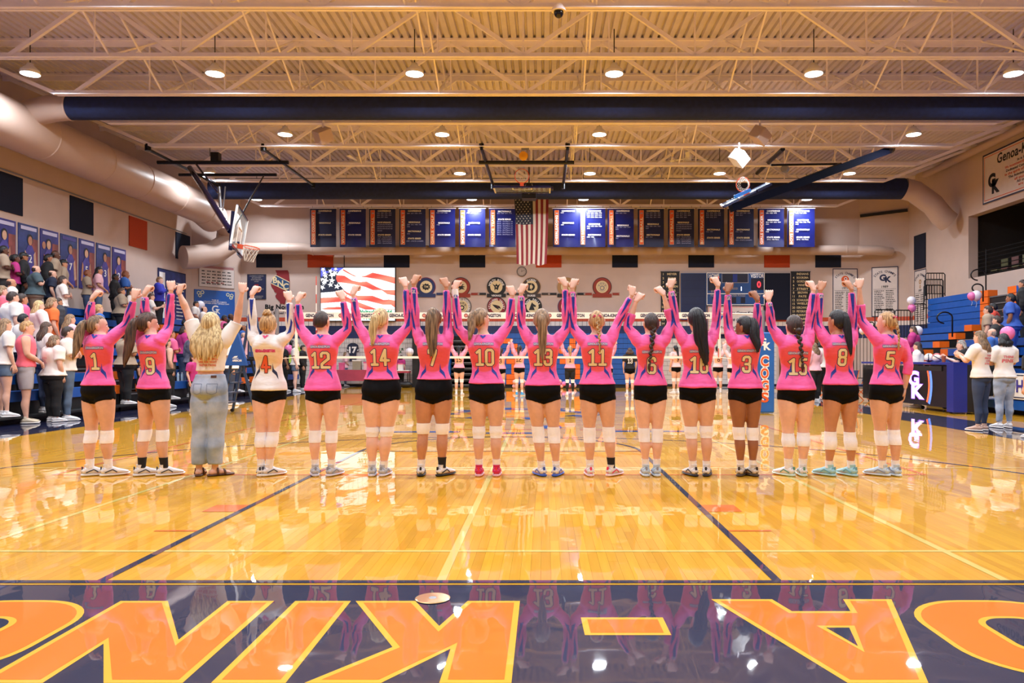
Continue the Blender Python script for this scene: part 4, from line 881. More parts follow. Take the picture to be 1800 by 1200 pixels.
def hair_mat(name, a, b):
    m = mat(name, a, .42, var=.3, vs=7, bump=.6, bs=16, stretch=(9, 9, .8), rgb2=b, spec=.45); return m
HAIR = {'blonde': hair_mat('hair_blonde', (176, 140, 86), (232, 206, 152)), 'ash': hair_mat('hair_ash', (84, 62, 44), (150, 120, 88)), 'brown': hair_mat('hair_brown', (52, 34, 26), (98, 68, 50)),
        'dark': hair_mat('hair_dark', (34, 22, 20), (66, 44, 36)), 'black': hair_mat('hair_black', (10, 9, 12), (26, 24, 30)), 'light': hair_mat('hair_light_brown', (108, 80, 56), (168, 134, 98)),
        'gold': hair_mat('hair_gold', (150, 104, 62), (212, 168, 112)), 'grey': hair_mat('hair_grey', (110, 104, 100), (176, 168, 160)), 'red': hair_mat('hair_auburn', (110, 56, 34), (160, 92, 58))}
EYE_M = mat('eye_dark', (26, 20, 20), .2, var=0); EYE_W = mat('eye_white', (235, 232, 228), .3, var=0); LIP = mat('lip', (176, 96, 90), .45, var=0); NAIL = mat('nail_coral', (232, 90, 80), .3, var=0)

def rotz(v, a): c, s = math.cos(a), math.sin(a); return np.array([v[0]*c-v[1]*s, v[0]*s+v[1]*c, v[2]])
def head_lofts(hc, yaw, k=1.0, pitch=0):      # hc centre of the skull; forward is +y turned by yaw
    R = rotz((1, 0, 0), yaw); f = rotz((0, 1, 0), yaw)
    prof = [(-.115, .034, .03, .038), (-.10, .045, .045, .03), (-.075, .056, .062, .018), (-.045, .064, .078, .006), (-.01, .07, .088, 0), (.025, .0735, .093, -.004), (.06, .07, .088, -.008), (.085, .058, .073, -.01), (.103, .036, .047, -.01), (.109, .015, .02, -.01)]
    rows = [(*(np.array(hc)+f*o*k+np.array([0, 0, z*k])), a*k, b*k) for z, a, b, o in prof]
    L = [loft(rows, R, 20, 2, 'round', True)]
    n0 = np.array(hc)+f*.082*k
    L.append(loft([(*(n0+np.array([0, 0, .012*k])), .008*k, .008*k), (*(n0+f*.012*k+np.array([0, 0, -.012*k])), .010*k, .012*k), (*(n0+f*.016*k+np.array([0, 0, -.028*k])), .014*k, .012*k)], R, 8, 2))
    for s in (-1, 1):
        pass
    return L, R, f
def face_bits(hc, yaw, k=1.0):
    R = rotz((1, 0, 0), yaw); f = rotz((0, 1, 0), yaw); out = []
    for s in (-1, 1):
        c = np.array(hc)+R*s*.03*k+f*.0755*k+np.array([0, 0, .004*k]); mb = MB(); mb.sphere(tuple(c), .0115*k, .0115*k, .008*k, 8, 6); out.append((mb.V, mb.F, 1))
        mb = MB(); mb.sphere(tuple(c+f*.006*k), .0065*k, .0065*k, .0065*k, 8, 6); out.append((mb.V, mb.F, 2))
        mb = MB(); c2 = c+np.array([0, 0, .02*k])+f*.001; mb.bar(tuple(c2-R*.016*k), tuple(c2+R*.016*k), .006*k, .006*k); out.append((mb.V, mb.F, 2))
    for s in (-1, 1):
        e = np.array(hc)+R*s*.069*k-f*.010*k; V, F = loft([(*(e+np.array([0, 0, -.036*k])+f*.004), .006*k, .009*k), (*(e+R*s*.006*k+np.array([0, 0, -.018*k])), .009*k, .015*k), (*(e+R*s*.011*k+np.array([0, 0, .006*k])-f*.003), .009*k, .020*k), (*(e+R*s*.012*k+np.array([0, 0, .026*k])-f*.004), .006*k, .014*k)], R, 10, 3); out.append((V, F, 0))
    c = np.array(hc)+f*.0855*k+np.array([0, 0, -.052*k]); V, F = loft([(*(c-R*.024*k-f*.006), .003, .003), (*c, .007*k, .008*k), (*(c+R*.024*k-f*.006), .003, .003)], (0, 0, 1), 8, 3); out.append((V, F, 3))
    return out
def fist_geo():        # wrist at origin, hand along +z, fingers curl to +y, thumb on +x side
    mb = MB()
    loft([(0, 0, -.012, .024, .019), (0, 0, .01, .029, .018), (0, .001, .04, .038, .017), (0, .002, .07, .040, .016), (0, .004, .084, .038, .014)], (1, 0, 0), 12, 2, mb=mb)
    for i, (x, l) in enumerate(((-.031, .78), (-.0105, .95), (.0105, 1.0), (.031, .9))):
        loft([(x, .002, .07, .0095, .0095), (x, .010, .095, .0105, .010), (x, .034*l, .103, .0098, .0098), (x, .05*l, .086, .0092, .0092), (x, .047*l, .064, .009, .009), (x, .03*l, .056, .0078, .0078)], (1, 0, 0), 8, 2, mb=mb)
    loft([(.03, .004, .015, .013, .013), (.047, .016, .036, .0125, .012), (.048, .036, .056, .011, .0105), (.03, .054, .066, .010, .0095), (.008, .058, .066, .008, .008)], (0, 0, 1), 8, 2, mb=mb)
    return np.array(mb.V), mb.F
def open_geo():        # relaxed hand
    mb = MB()
    loft([(0, 0, -.012, .024, .018), (0, 0, .01, .029, .016), (0, 0, .045, .038, .014), (0, .002, .085, .038, .012)], (1, 0, 0), 12, 2, mb=mb)
    for i, (x, l) in enumerate(((-.030, .75), (-.0105, .92), (.0105, 1.0), (.030, .9))):
        loft([(x, 0, .078, .009, .009), (x*1.1, .004, .105, .009, .0085), (x*1.15, .015, .105+.028*l, .0082, .008), (x*1.1, .034, .105+.046*l, .007, .007)], (1, 0, 0), 8, 2, mb=mb)
    loft([(.028, .002, .02, .012, .012), (.048, .010, .045, .011, .0105), (.056, .020, .07, .010, .009), (.054, .028, .092, .008, .0075)], (0, 1, 0), 8, 2, mb=mb)
    return np.array(mb.V), mb.F
FIST, OPEN = fist_geo(), open_geo()
def place_hand(geo, w, d, back, mirror, k=1.0):
    """w wrist point, d direction of the hand, back: where the back of the hand faces (away from the curl)"""
    V, F = geo; d = np.array(d, float); d /= np.linalg.norm(d); y = -np.array(back, float); y = y-d*y.dot(d); y /= np.linalg.norm(y); x = np.cross(y, d)*(-1 if mirror else 1)
    Q = np.array(w)+k*(np.outer(V[:, 0], x)+np.outer(V[:, 1], y)+np.outer(V[:, 2], d))
    if mirror: F = [f[::-1] for f in F]
    return Q, F

LEGZ = [(.86, .088, .0), (.80, .094, -.006), (.72, .090, -.006), (.62, .078, -.002), (.54, .064, 0), (.49, .058, .002), (.455, .056, .002), (.41, .052, 0), (.35, .056, -.010), (.30, .055, -.014), (.24, .047, -.010), (.17, .037, -.004), (.11, .033, 0), (.075, .034, 0)]
def leg_rows(hip, ank, H=1.0, w=1.0, knee=None, bodyf=(0, 1, 0)):
    """hip, ank: (x, y, z) ; rows follow straight or bent path"""
    hip = np.array(hip, float); ank = np.array(ank, float); f = np.array(bodyf, float); rows = []
    for z, r, o in LEGZ:
        t = (z-.075)/(.86-.075)
        if knee is None: c = ank+(hip-ank)*t
        else:
            tk = (.47-.075)/(.86-.075); kn = np.array(knee)
            c = ank+(kn-ank)*(t/tk) if t < tk else kn+(hip-kn)*((t-tk)/(1-tk))
        c = c+f*o*H; q = r*H*(1+(w-1)*(1 if z > .5 else .75)); rows.append((*c, q, q*1.02))
    return rows
def sub_rows(rows, z0, z1, off, n=8):
    R = cr(rows, 4); z = R[:, 2]; zz = np.linspace(z0, z1, n); o = np.argsort(z); R = R[o]; z = z[o]
    out = np.stack([np.interp(zz, z, R[:, c]) for c in range(5)], 1); off = np.array(off, float) if np.ndim(off) else np.full(n, off); out[:, 3] += off; out[:, 4] += off; return out
TOR = [(.795, .12, .085, -.004), (.83, .165, .112, -.014), (.88, .180, .122, -.018), (.94, .174, .112, -.012), (1.0, .152, .098, -.004), (1.07, .131, .090, 0), (1.15, .132, .092, 0), (1.24, .148, .102, -.004), (1.32, .158, .104, -.008), (1.385, .150, .088, -.010), (1.43, .105, .068, -.008), (1.46, .064, .056, -.004), (1.49, .050, .051, 0), (1.54, .047, .05, .004)]
def torso_rows(J, H, w, tbl, yaw, extra=0.0, hipw=1.0):
    f = rotz((0, 1, 0), yaw); zp = np.array([.80, .90, 1.07, 1.30, 1.44, 1.54])*H
    path = np.array([J['pel'], J['pel'], J['wst'], J['chs'], J['nck'], J['hdb']]); rows = []
    for z, a, b, o in tbl:
        z *= H; c = np.array([np.interp(z, zp, path[:, i]) for i in range(2)]+[z]); c = c+f*o*H; 
        ww = w*(hipw if z < 1.03*H else 1) if z < 1.40*H else 1+(w-1)*.4
        rows.append((c[0], c[1], c[2], a*H*ww+extra, b*H*(1+(ww-1)*1.1)+extra))
    return rows
def arm_rows(s, sh, el, wr, H, w, chs, tbl=None):
    sh, el, wr = map(lambda p: np.array(p, float), (sh, el, wr)); m1 = sh+(el-sh)*.5; m2 = el+(wr-el)*.35; m3 = el+(wr-el)*.75; root = sh+(np.array(chs)-sh)*.42+np.array([0, 0, -.0])
    t = tbl or (.062, .058, .049, .037, .040, .030, .0235)
    pts = [root, sh, m1, el, m2, m3, wr]; return [(*p, r*H*w, r*H*w*(1 if i < 5 else .88)) for i, (p, r) in enumerate(zip(pts, t))]

def figure(S, voxel=.0115):
    """S: dict of joints (root-relative metres) and looks. Returns dict of meshes."""
    H = S.get('H', 1.0); w = S.get('w', 1.0); yaw = S.get('yaw', 0); J = S['J']; lw = S.get('lw', w); hipw = S.get('hipw', 1.0)
    R = rotz((1, 0, 0), yaw); f = rotz((0, 1, 0), yaw); G = {}
    parts = [loft(torso_rows(J, H, w, TOR, yaw, hipw=hipw), R, 22, 2, 'round', True)]
    HL, HR, Hf = head_lofts(J['head'], S.get('hyaw', yaw), H*S.get('hs', 1)); parts += HL
    nb = np.array(J['nck']); parts.append(loft([(*(nb+np.array([0, 0, -.02])), .055*H, .052*H), (*((nb+np.array(J['head']))/2), .046*H, .048*H), (*(np.array(J['head'])-Hf*.02+np.array([0, 0, -.04])), .045*H, .048*H)], R, 14, 2))
    legs = {}
    for s, key in ((-1, 'L'), (1, 'R')):
        hip = np.array(J['pel'])*[1, 1, 0]+R*s*.085*H*hipw*(1+(w-1)*.6)+np.array([0, 0, J.get('hipz', .86*H)]); ank = np.array(J['f'+key])
        rows = leg_rows(hip, ank, H, lw, J.get('k'+key), f); legs[key] = rows; parts.append(loft(rows, R, 16, 2, 'round', True) if J.get('k'+key) is None else loft(rows, R, 16, 2))
        a = S.get('foot'+key, yaw+(-.0)*s); ff = rotz((0, 1, 0), a); fR = rotz((1, 0, 0), a); b0 = ank*[1, 1, 0]+[0, 0, ank[2]-.075*H]
        parts.append(loft([(*(b0-ff*.045*H+[0, 0, .035*H]), .03*H, .03*H), (*(b0+ff*.02*H+[0, 0, .04*H]), .034*H, .036*H), (*(b0+ff*.09*H+[0, 0, .03*H]), .042*H, .026*H), (*(b0+ff*.15*H+[0, 0, .02*H]), .036*H, .016*H)], fR, 12, 2))
    arms = {}
    for s, key in ((-1, 'L'), (1, 'R')):
        rows = arm_rows(s, J['s'+key], J['e'+key], J['w'+key], H, S.get('aw', 1), J['chs']); arms[key] = rows; parts.append(loft(rows, f, 14, 2))
    me = fuse(parts, voxel, S.get('sm', 3), 'body'); G['legs'] = legs; G['arms'] = arms
    for s, key in ((-1, 'L'), (1, 'R')):
        geo = FIST if S.get('hand'+key, 'fist') == 'fist' else OPEN; d = J.get('h'+key); V, F = place_hand(geo, J['w'+key], d, J.get('b'+key, -f), (s < 0), H)
        append(me, V, F, 0)
    for V, F, mi in face_bits(J['head'], S.get('hyaw', yaw), H*S.get('hs', 1)): append(me, V, F, mi)
    G['body'] = me; G['tree'] = None
    return G
SHT_ = [(.93, .188, .130, -.012), (.97, .178, .124, -.010), (1.02, .158, .108, -.006), (1.08, .141, .099, -.002), (1.15, .139, .099, 0), (1.24, .154, .112, -.004), (1.32, .167, .113, -.008), (1.385, .158, .097, -.010), (1.43, .116, .078, -.008), (1.455, .080, .066, -.004)]
def shirt(S, G, hem=.95, sleeve=1.0, loose=0.0, voxel=.0115, flare=0.0, wrap=None, arm=1.0, tank=False):
    """sleeve: 1 = to the wrist, .38 = T-shirt"""
    H = S.get('H', 1.0); yaw = S.get('yaw', 0); J = S['J']; R = rotz((1, 0, 0), yaw); f = rotz((0, 1, 0), yaw); loose += .008 if voxel > .012 else 0
    tb = [t for t in SHT_ if t[0] > hem+.015]; a0 = np.interp(hem, [t[0] for t in SHT_], [t[1] for t in SHT_]); b0 = np.interp(hem, [t[0] for t in SHT_], [t[2] for t in SHT_])
    if hem < .93: a0, b0 = .192, .14; tb = [(max(hem+.03, .86), .192, .14, -.014)]+tb
    tb = [(hem, a0+flare, b0+flare, -.012)]+tb
    rows = torso_rows(J, H, S.get('w', 1), tb, yaw, loose, S.get('hipw', 1)); parts = [loft(rows, R, 26, 2, 'none', True)]
    for s, key in ((-1, 'L'), (1, 'R')):
        if tank: continue
        A = np.array(G['arms'][key]); B = cr(A, 4); d = np.concatenate([[0], np.cumsum(np.linalg.norm(np.diff(B[:, :3], axis=0), axis=1))]); i0 = d[4]; L = i0+(d[-1]-i0)*sleeve
        ts = np.linspace(0, L, 10); Q = np.stack([np.interp(ts, d, B[:, c]) for c in range(5)], 1); add = (.009+loose*.6)*H if sleeve > .6 and voxel < .012 else (.016+loose)*H
        Q[:, 3] += add*arm; Q[:, 4] += add*arm
        if sleeve < .6: Q[-1, 3] += .006; Q[-1, 4] += .006
        parts.append(loft(Q, f, 16, 1, 'none'))
    me = fuse(parts, voxel, 2, 'shirt')
    return me
def wrinkle(me, amp=.004, k=34, seed=0, zdir=2.2):      # soft cloth folds
    n = len(me.vertices); co = np.empty(n*3, np.float32); me.vertices.foreach_get('co', co); co = co.reshape(-1, 3); no = np.empty(n*3, np.float32); me.vertices.foreach_get('normal', no); no = no.reshape(-1, 3)
    x, y, z = co.T; s = seed*1.7
    h = np.sin(k*(z*1.0+.55*np.abs(x)*np.sin(s+z*6))+s+3*np.sin(x*7+s))*.6+np.sin(k*.6*(z*.5-x*1.1)+s*2+2*np.sin(z*9+s))*.5
    co = co+no*(amp*h)[:, None]; me.vertices.foreach_set('co', co.astype(np.float32).ravel()); me.update()
def shorts(S, G, top=1.0, leg=.80, voxel=.0115, off=.007, legoff=None, lflare=0.0):
    H = S.get('H', 1.0); yaw = S.get('yaw', 0); J = S['J']; R = rotz((1, 0, 0), yaw)
    tb = [(.768, .13, .085, -.01)]+[t for t in TOR if t[0] < top]; tb.append((top, np.interp(top, [t[0] for t in TOR], [t[1] for t in TOR]), np.interp(top, [t[0] for t in TOR], [t[2] for t in TOR]), -.006))
    parts = [loft(torso_rows(J, H, S.get('w', 1), tb, yaw, off, S.get('hipw', 1)), R, 24, 2, 'none', True)]
    for s, key in ((-1, 'L'), (1, 'R')):
        rows = G['legs'][key]; lo = leg*H; kb = J.get('k'+key) is not None
        Q = cr(rows, 3); 
        if not kb: Q = sub_rows(rows, lo, .86*H, 0, 9)[::-1]
        else:
            d = np.concatenate([[0], np.cumsum(np.linalg.norm(np.diff(Q[:, :3], axis=0), axis=1))]); L = d[-1]*(.86-leg)/(.86-.075); ts = np.linspace(0, L, 12); Q = np.stack([np.interp(ts, d, Q[:, c]) for c in range(5)], 1)
        o = off if legoff is None else legoff; add = np.linspace(off, o, len(Q))+np.linspace(0, lflare, len(Q))**1; Q[:, 3] += add; Q[:, 4] += add
        V, F = loft(Q, R, 18, 1, 'none', not kb)
        if leg > .7 and not kb:      # high-cut leg opening: hem rises to the outside
            n = 18; c = Q[-1, :3]; last = V[-n:]; rel = (last-c) @ R*s/max(.01, Q[-1, 3]); last[:, 2] += .034*(rel+.1)*H; V[-n:] = last
        parts.append((V, F))
    return fuse(parts, voxel, 2, 'shorts')
def shoe(ank, yaw, H, style):
    """returns [(name, mb, mats)] upper, sole, accents"""
    f = rotz((0, 1, 0), yaw); R = rotz((1, 0, 0), yaw); b = np.array([ank[0], ank[1], ank[2]-.078*H]); P = lambda y, z, x=0: tuple(b+f*y*H+R*x*H+np.array([0, 0, z*H*(1 if z < .02 else 1.12)])); up, so, ac = MB(), MB(), MB()
    loft([(*P(-.062, .055), .026, .02), (*P(-.052, .05), .036, .036), (*P(-.02, .052), .040, .042), (*P(.03, .05), .041, .042), (*P(.08, .042), .045, .030), (*P(.13, .036), .043, .022), (*P(.175, .03), .032, .014)], R, 16, 2, mb=up)
    loft([(*P(-.006, .06), .038, .042), (*P(-.008, .088), .036, .040), (*P(-.010, .105 if style != 'mid' else .125), .037, .041)], R, 16, 2, 'none', True, mb=up)
    loft([(*P(-.075, .014), .022, .014), (*P(-.06, .014), .036, .0155), (*P(0, .014), .043, .0155), (*P(.07, .014), .046, .0155), (*P(.13, .015), .047, .015), (*P(.18, .018), .034, .012), (*P(.195, .022), .015, .008)], R, 16, 2, mb=so)
    ac.prism([(-.012, .035), (.012, .035), (.009, .10), (-.009, .10)], P(-.074, 0), tuple(R), (0, 0, 1), tuple(f), .012)
    for s in (-1, 1):
        for (y0, z0, y1, z1) in ((-.04, .035, .03, .06), (.03, .06, .07, .034)): ac.bar(P(y0, z0, s*.041), P(y1, z1, s*.043), .004, .010)
    return up, so, ac
def knit(name, rows, z0, z1, off, m, root, label=None, R=(1, 0, 0), band=None):
    mb = MB(); Q = sub_rows(rows, z0, z1, off); loft(Q, R, 22, 2, 'none', True, mb=mb); o = mb.build(name, m, root, smooth='angle')
    if label: o['label'] = label
    return o
# --- hair -----------------------------------------------------------
def hair_cap(hc, yaw, k=1.0, puff=1.0, line=.30, nape=-.62, up=False):
    R = rotz((1, 0, 0), yaw); f = rotz((0, 1, 0), yaw); hc = np.array(hc)+np.array([0, 0, .004*k])-f*.004; n, m = 36, 22; V = []; ok = []
    for i in range(m+1):
        ph = -PI/2+PI*i/m
        for j in range(n):
            t = 2*PI*j/n; x, y, z = math.cos(ph)*math.sin(t), math.cos(ph)*math.cos(t), math.sin(ph)
            lim = (nape if y < -.45 else nape+(line+.22-nape)*min(1, (y+.45)/.8)) if up else (nape if y < -.2 else (nape+(line-nape)*min(1, (y+.2)/.55)**.7)); e = min(1, max(-1, (z-lim)/.22)); g = (.99+.115*e*puff+.010*math.sin(j*PI/1.5)*e) if e > 0 else .99+.22*e
            rx, ry, rz = .0735, .095, .110; zz = z*rz if z > 0 else z*.105
            V.append(hc+k*g*(R*x*rx*(1 if z > -.35 else 1-.5*(-z-.35))+f*(y*ry-.004)+np.array([0, 0, zz]))); ok.append(z > lim-.24)
    F = [(i*n+j, i*n+(j+1) % n, (i+1)*n+(j+1) % n, (i+1)*n+j) for i in range(m) for j in range(n) if ok[i*n+j] and ok[i*n+(j+1) % n] and ok[(i+1)*n+j] and ok[(i+1)*n+(j+1) % n]]
    u = sorted({a for q in F for a in q}); mp = {a: i for i, a in enumerate(u)}
    return [V[a] for a in u], [tuple(mp[a] for a in q) for q in F]
def locks(mb, path, n=9, spread=.5, r=.35, seed=1, tw=.6):     # strands of a tail around a guide path rows (x,y,z,a,b)
    rs = random.Random(seed); P = np.array(path)
    for i in range(n):
        a = 2*PI*i/n+rs.uniform(-.3, .3); q = rs.uniform(.75, 1.15); Q = P.copy(); m = len(Q)
        for j in range(m):
            t = j/(m-1); aa = a+tw*t*rs.uniform(.6, 1.4); Q[j, 0] += math.cos(aa)*P[j, 3]*spread; Q[j, 1] += math.sin(aa)*P[j, 4]*spread; Q[j, 3] = P[j, 3]*r*q*(1-.3*t); Q[j, 4] = P[j, 4]*r*q*(1-.3*t)
        Q[-1, 2] += rs.uniform(-.03, .02); Q[-1, 3:] *= .35
        loft(Q, (1, 0, 0), 7, 2, mb=mb)
def make_hair(S, kind, k, end, color, root, extra=None, seed=1):
    hy = S.get('hyaw', 0); hc = np.array(S['J']['head']); f = rotz((0, 1, 0), hy); R = rotz((1, 0, 0), hy); mb = MB(); m = HAIR[color]; kk = k
    puff = {'long': 1.25, 'bob': 1.4, 'short': .85, 'buzz': .35, 'bald': .2}.get(kind, .8)
    V, F = hair_cap(hc, hy, kk, puff, .30 if kind not in ('bald',) else .75, -.5 if kind in ('short', 'buzz', 'bald') else -.66, kind in ('pony', 'highpony', 'lowpony', 'braid', 'bun', 'short', 'buzz'))
    o = None
    if kind != 'none':
        mb.add(V, F); bm_ = mb.build('hair', m, root, smooth=True, fix=True); sd = bm_.modifiers.new('thickness', 'SOLIDIFY'); sd.thickness = .008; sd.offset = -1; o = bm_
    t = MB(); b = hc-f*.088*kk
    if kind in ('pony', 'highpony', 'lowpony'):
        z0 = {'pony': .035, 'highpony': .075, 'lowpony': -.035}[kind]*kk; s = b+np.array([0, 0, z0])+f*(.03 if kind == 'highpony' else 0); e = np.array(end); mid = (s+e)/2-f*.02
        p1 = s-f*.035+np.array([0, 0, .01]); wd = S.get('tail', .042)
        P = [(*s, wd*.45, wd*.45), (*p1, wd*.8, wd*.7), (*(p1*.75+e*.25-f*.006), wd*1.15, wd*.8), (*(p1*.45+e*.55), wd*1.1, wd*.75), (*(p1*.2+e*.8), wd*.8, wd*.6), (*e, wd*.35, wd*.3)]
        if not S.get('straight'): 
            for j in (2, 3, 4): P[j] = (P[j][0]+.008*math.sin(j*2+seed), *P[j][1:])
        loft([(*r[:3], r[3]*.8, r[4]*.8) for r in P], R, 12, 3, mb=t); locks(t, P, 11, .62, .42, seed); o2 = t.build('ponytail', m, o or root, smooth=True)
        h = MB(); h.tube([tuple(s-f*.012+R*.022*math.cos(a)+np.array([0, 0, .022*math.sin(a)])) for a in np.arange(8)*PI/4], .008, 6, closed=True); h.build('hair_tie', S.get('tie', BLKM), o or root, smooth=True)
    elif kind == 'braid':
        s = b+np.array([0, 0, S.get('bz', .0)]); e = np.array(end); n = 12; wd = S.get('tail', .02)
        for j in range(n):
            u = j/(n-1); c = s+(e-s)*u-f*.012*math.sin(PI*u); q = wd*(1.1-.55*u); sg = 1 if j % 2 else -1
            loft([(*(c+R*sg*q*.9+np.array([0, 0, q*1.1])), q*.35, q*.35), (*(c+R*sg*q*.3-f*.004), q*.9, q*.75), (*(c-R*sg*q*.55-np.array([0, 0, q*1.1])), q*.4, q*.4)], R, 8, 2, mb=t)
        loft([(*e, wd*.5, wd*.5), (*(e-np.array([0, 0, .04])), wd*.6, wd*.5), (*(e-np.array([0, 0, .08])), wd*.15, wd*.15)], R, 8, 2, mb=t)
        t.build('braid', m, o or root, smooth=True)
        if S.get('lowbun'): 
            q = MB(); q.sphere(tuple(s-f*.02), .036, .03, .036, 14, 10); q.build('bun', m, o or root, smooth=True)
            h = MB(); h.tube([tuple(s-f*.01+R*.04*math.cos(a)+np.array([0, 0, .012+.03*math.sin(a)])) for a in np.linspace(.2, PI-.2, 9)], .009, 8); h.build('scrunchie', WHITEP, o or root, smooth=True)
    elif kind == 'bun':
        c = hc-f*.045+np.array([0, 0, .128*kk]); q = MB(); q.sphere(tuple(c), .04, .04, .034, 16, 10)
        for j in range(6): a = j*PI/3; q.tube([tuple(c+np.array([.03*math.cos(a+u*2.2), .03*math.sin(a+u*2.2), -.02+.045*u])*(1.15-.3*u)+0) if 0 else tuple(c+np.array([.040*math.cos(a+u*2.2)*(1-.55*u), .040*math.sin(a+u*2.2)*(1-.55*u), -.022+.058*u])) for u in (0, .33, .66, 1)], [.012, .013, .011, .006], 7)
        q.build('bun', m, o or root, smooth=True)
    elif kind in ('long', 'bob'):
        e = np.array(end); n = 15; w0 = S.get('hairw', 1.0); hb = S.get('hb', .03 if kind == 'long' else .008)
        for j in range(n):
            a = -1.25+2.5*j/(n-1); s = hc+kk*(R*.066*math.sin(a)*1.05-f*.078*math.cos(a)+np.array([0, 0, .03])); L = (s[2]-e[2])*(1-.12*abs(a)+.06*math.sin(j*2.3+seed)); dx = R*math.sin(a)*.045*w0
            P = [(*(s+np.array([0, 0, .02])), .016, .014), (*(s+dx*.5-f*(.012+.4*hb)+[0, 0, -L*.25]), .024, .02), (*(s+dx-f*(.028+hb)+R*.012*math.sin(j+seed)+[0, 0, -L*.55]), .026, .02), (*(s+dx*1.05-f*(.03+hb*1.35)-R*.012*math.sin(j+seed)+[0, 0, -L*.8]), .022, .017), (*(s+dx*.8-f*(.026+hb*1.5)+[0, 0, -L]), .007, .006)]
            loft(P, R, 8, 3, mb=t)
        loft([(*(hc-f*.06+[0, 0, .02]), .066, .03), (*(hc-f*(.075+hb)+[0, 0, -(hc[2]-e[2])*.5]), .082*w0, .028), (*(hc-f*(.085+1.3*hb)+[0, 0, -(hc[2]-e[2])*.85]), .06*w0, .018)], R, 14, 3, mb=t)
        t.build('hair_length', m, o or root, smooth=True)
    return o
# --- printing on cloth ------------------------------------------------
def tree(me): return BVHTree.FromPolygons([v.co[:] for v in me.vertices], [tuple(p.vertices) for p in me.polygons])
def decal(name, T, shapes, mats, root, off=.003, seg=.02, dirv=(0, 1, 0), far=1.5):
    """shapes: [(verts2d in root xz, faces, mat index, lift)] cast along dirv on the garment"""
    bm = bmesh.new(); d = Vector(dirv)
    for V, F, mi, lift in shapes:
        b2 = bmesh.new(); vs = [b2.verts.new((float(x), 0, float(z))) for x, z in V]
        for f in F:
            try: b2.faces.new([vs[i] for i in f])
            except ValueError: pass
        if seg:
            bmesh.ops.triangulate(b2, faces=b2.faces)
            for _ in range(4):
                es = [e for e in b2.edges if e.calc_length() > seg]
                if not es: break
                bmesh.ops.subdivide_edges(b2, edges=es, cuts=1); bmesh.ops.triangulate(b2, faces=[f for f in b2.faces if len(f.verts) > 3])
        bad = []
        for v in b2.verts:
            h = T.ray_cast(Vector((v.co.x, 0, v.co.z))-d*far+Vector((0, 0, 0)), d, 3)
            if h[0] is None or h[3] > far+.12: bad.append(v)
            else: v.co = h[0]-d*(off+lift)
        bmesh.ops.delete(b2, geom=bad, context='VERTS')
        for f in b2.faces: f.material_index = mi; f.smooth = True
        tmp = bpy.data.meshes.new('t'); b2.to_mesh(tmp); b2.free(); bm.from_mesh(tmp); bpy.data.meshes.remove(tmp)
    me = bpy.data.meshes.new(name); bm.to_mesh(me); bm.free()
    for m in mats: me.materials.append(m)
    return newobj(name, me, root)
GLY = {'1': [[(.12, 1.3), (.42, 1.55), (.42, .06)], [(.12, .06), (.72, .06)]], '0': [[(.08, .2), (.08, 1.4), (.22, 1.56), (.6, 1.56), (.74, 1.4), (.74, .2), (.6, .05), (.22, .05), (.08, .2)]],
       '2': [[(.08, 1.2), (.08, 1.42), (.22, 1.56), (.6, 1.56), (.74, 1.42), (.74, .95), (.08, .4), (.08, .06), (.78, .06)]], '3': [[(.08, 1.25), (.1, 1.45), (.24, 1.56), (.6, 1.56), (.74, 1.4), (.74, .98), (.6, .82), (.3, .82)], [(.6, .82), (.74, .66), (.74, .2), (.6, .05), (.22, .05), (.08, .2), (.08, .38)]],
       '4': [[(.5, .04), (.5, 1.56), (.06, .5), (.8, .5)]], '5': [[(.74, 1.54), (.12, 1.54), (.1, .9), (.6, .92), (.74, .78), (.74, .2), (.6, .05), (.2, .05), (.08, .2)]],
       '6': [[(.74, 1.3), (.72, 1.45), (.6, 1.56), (.22, 1.56), (.08, 1.4), (.08, .2), (.22, .05), (.6, .05), (.74, .2), (.74, .72), (.6, .86), (.1, .86)]], '7': [[(.06, 1.3), (.06, 1.54), (.76, 1.54), (.72, 1.2), (.34, .04)]],
       '8': [[(.22, .82), (.08, .96), (.08, 1.4), (.22, 1.56), (.6, 1.56), (.74, 1.4), (.74, .96), (.6, .82), (.22, .82), (.08, .68), (.08, .2), (.22, .05), (.6, .05), (.74, .2), (.74, .68), (.6, .82)]],
       '9': [[(.08, .3), (.1, .16), (.22, .05), (.6, .05), (.74, .2), (.74, 1.4), (.6, 1.56), (.22, 1.56), (.08, 1.4), (.08, .88), (.22, .74), (.72, .74)]]}
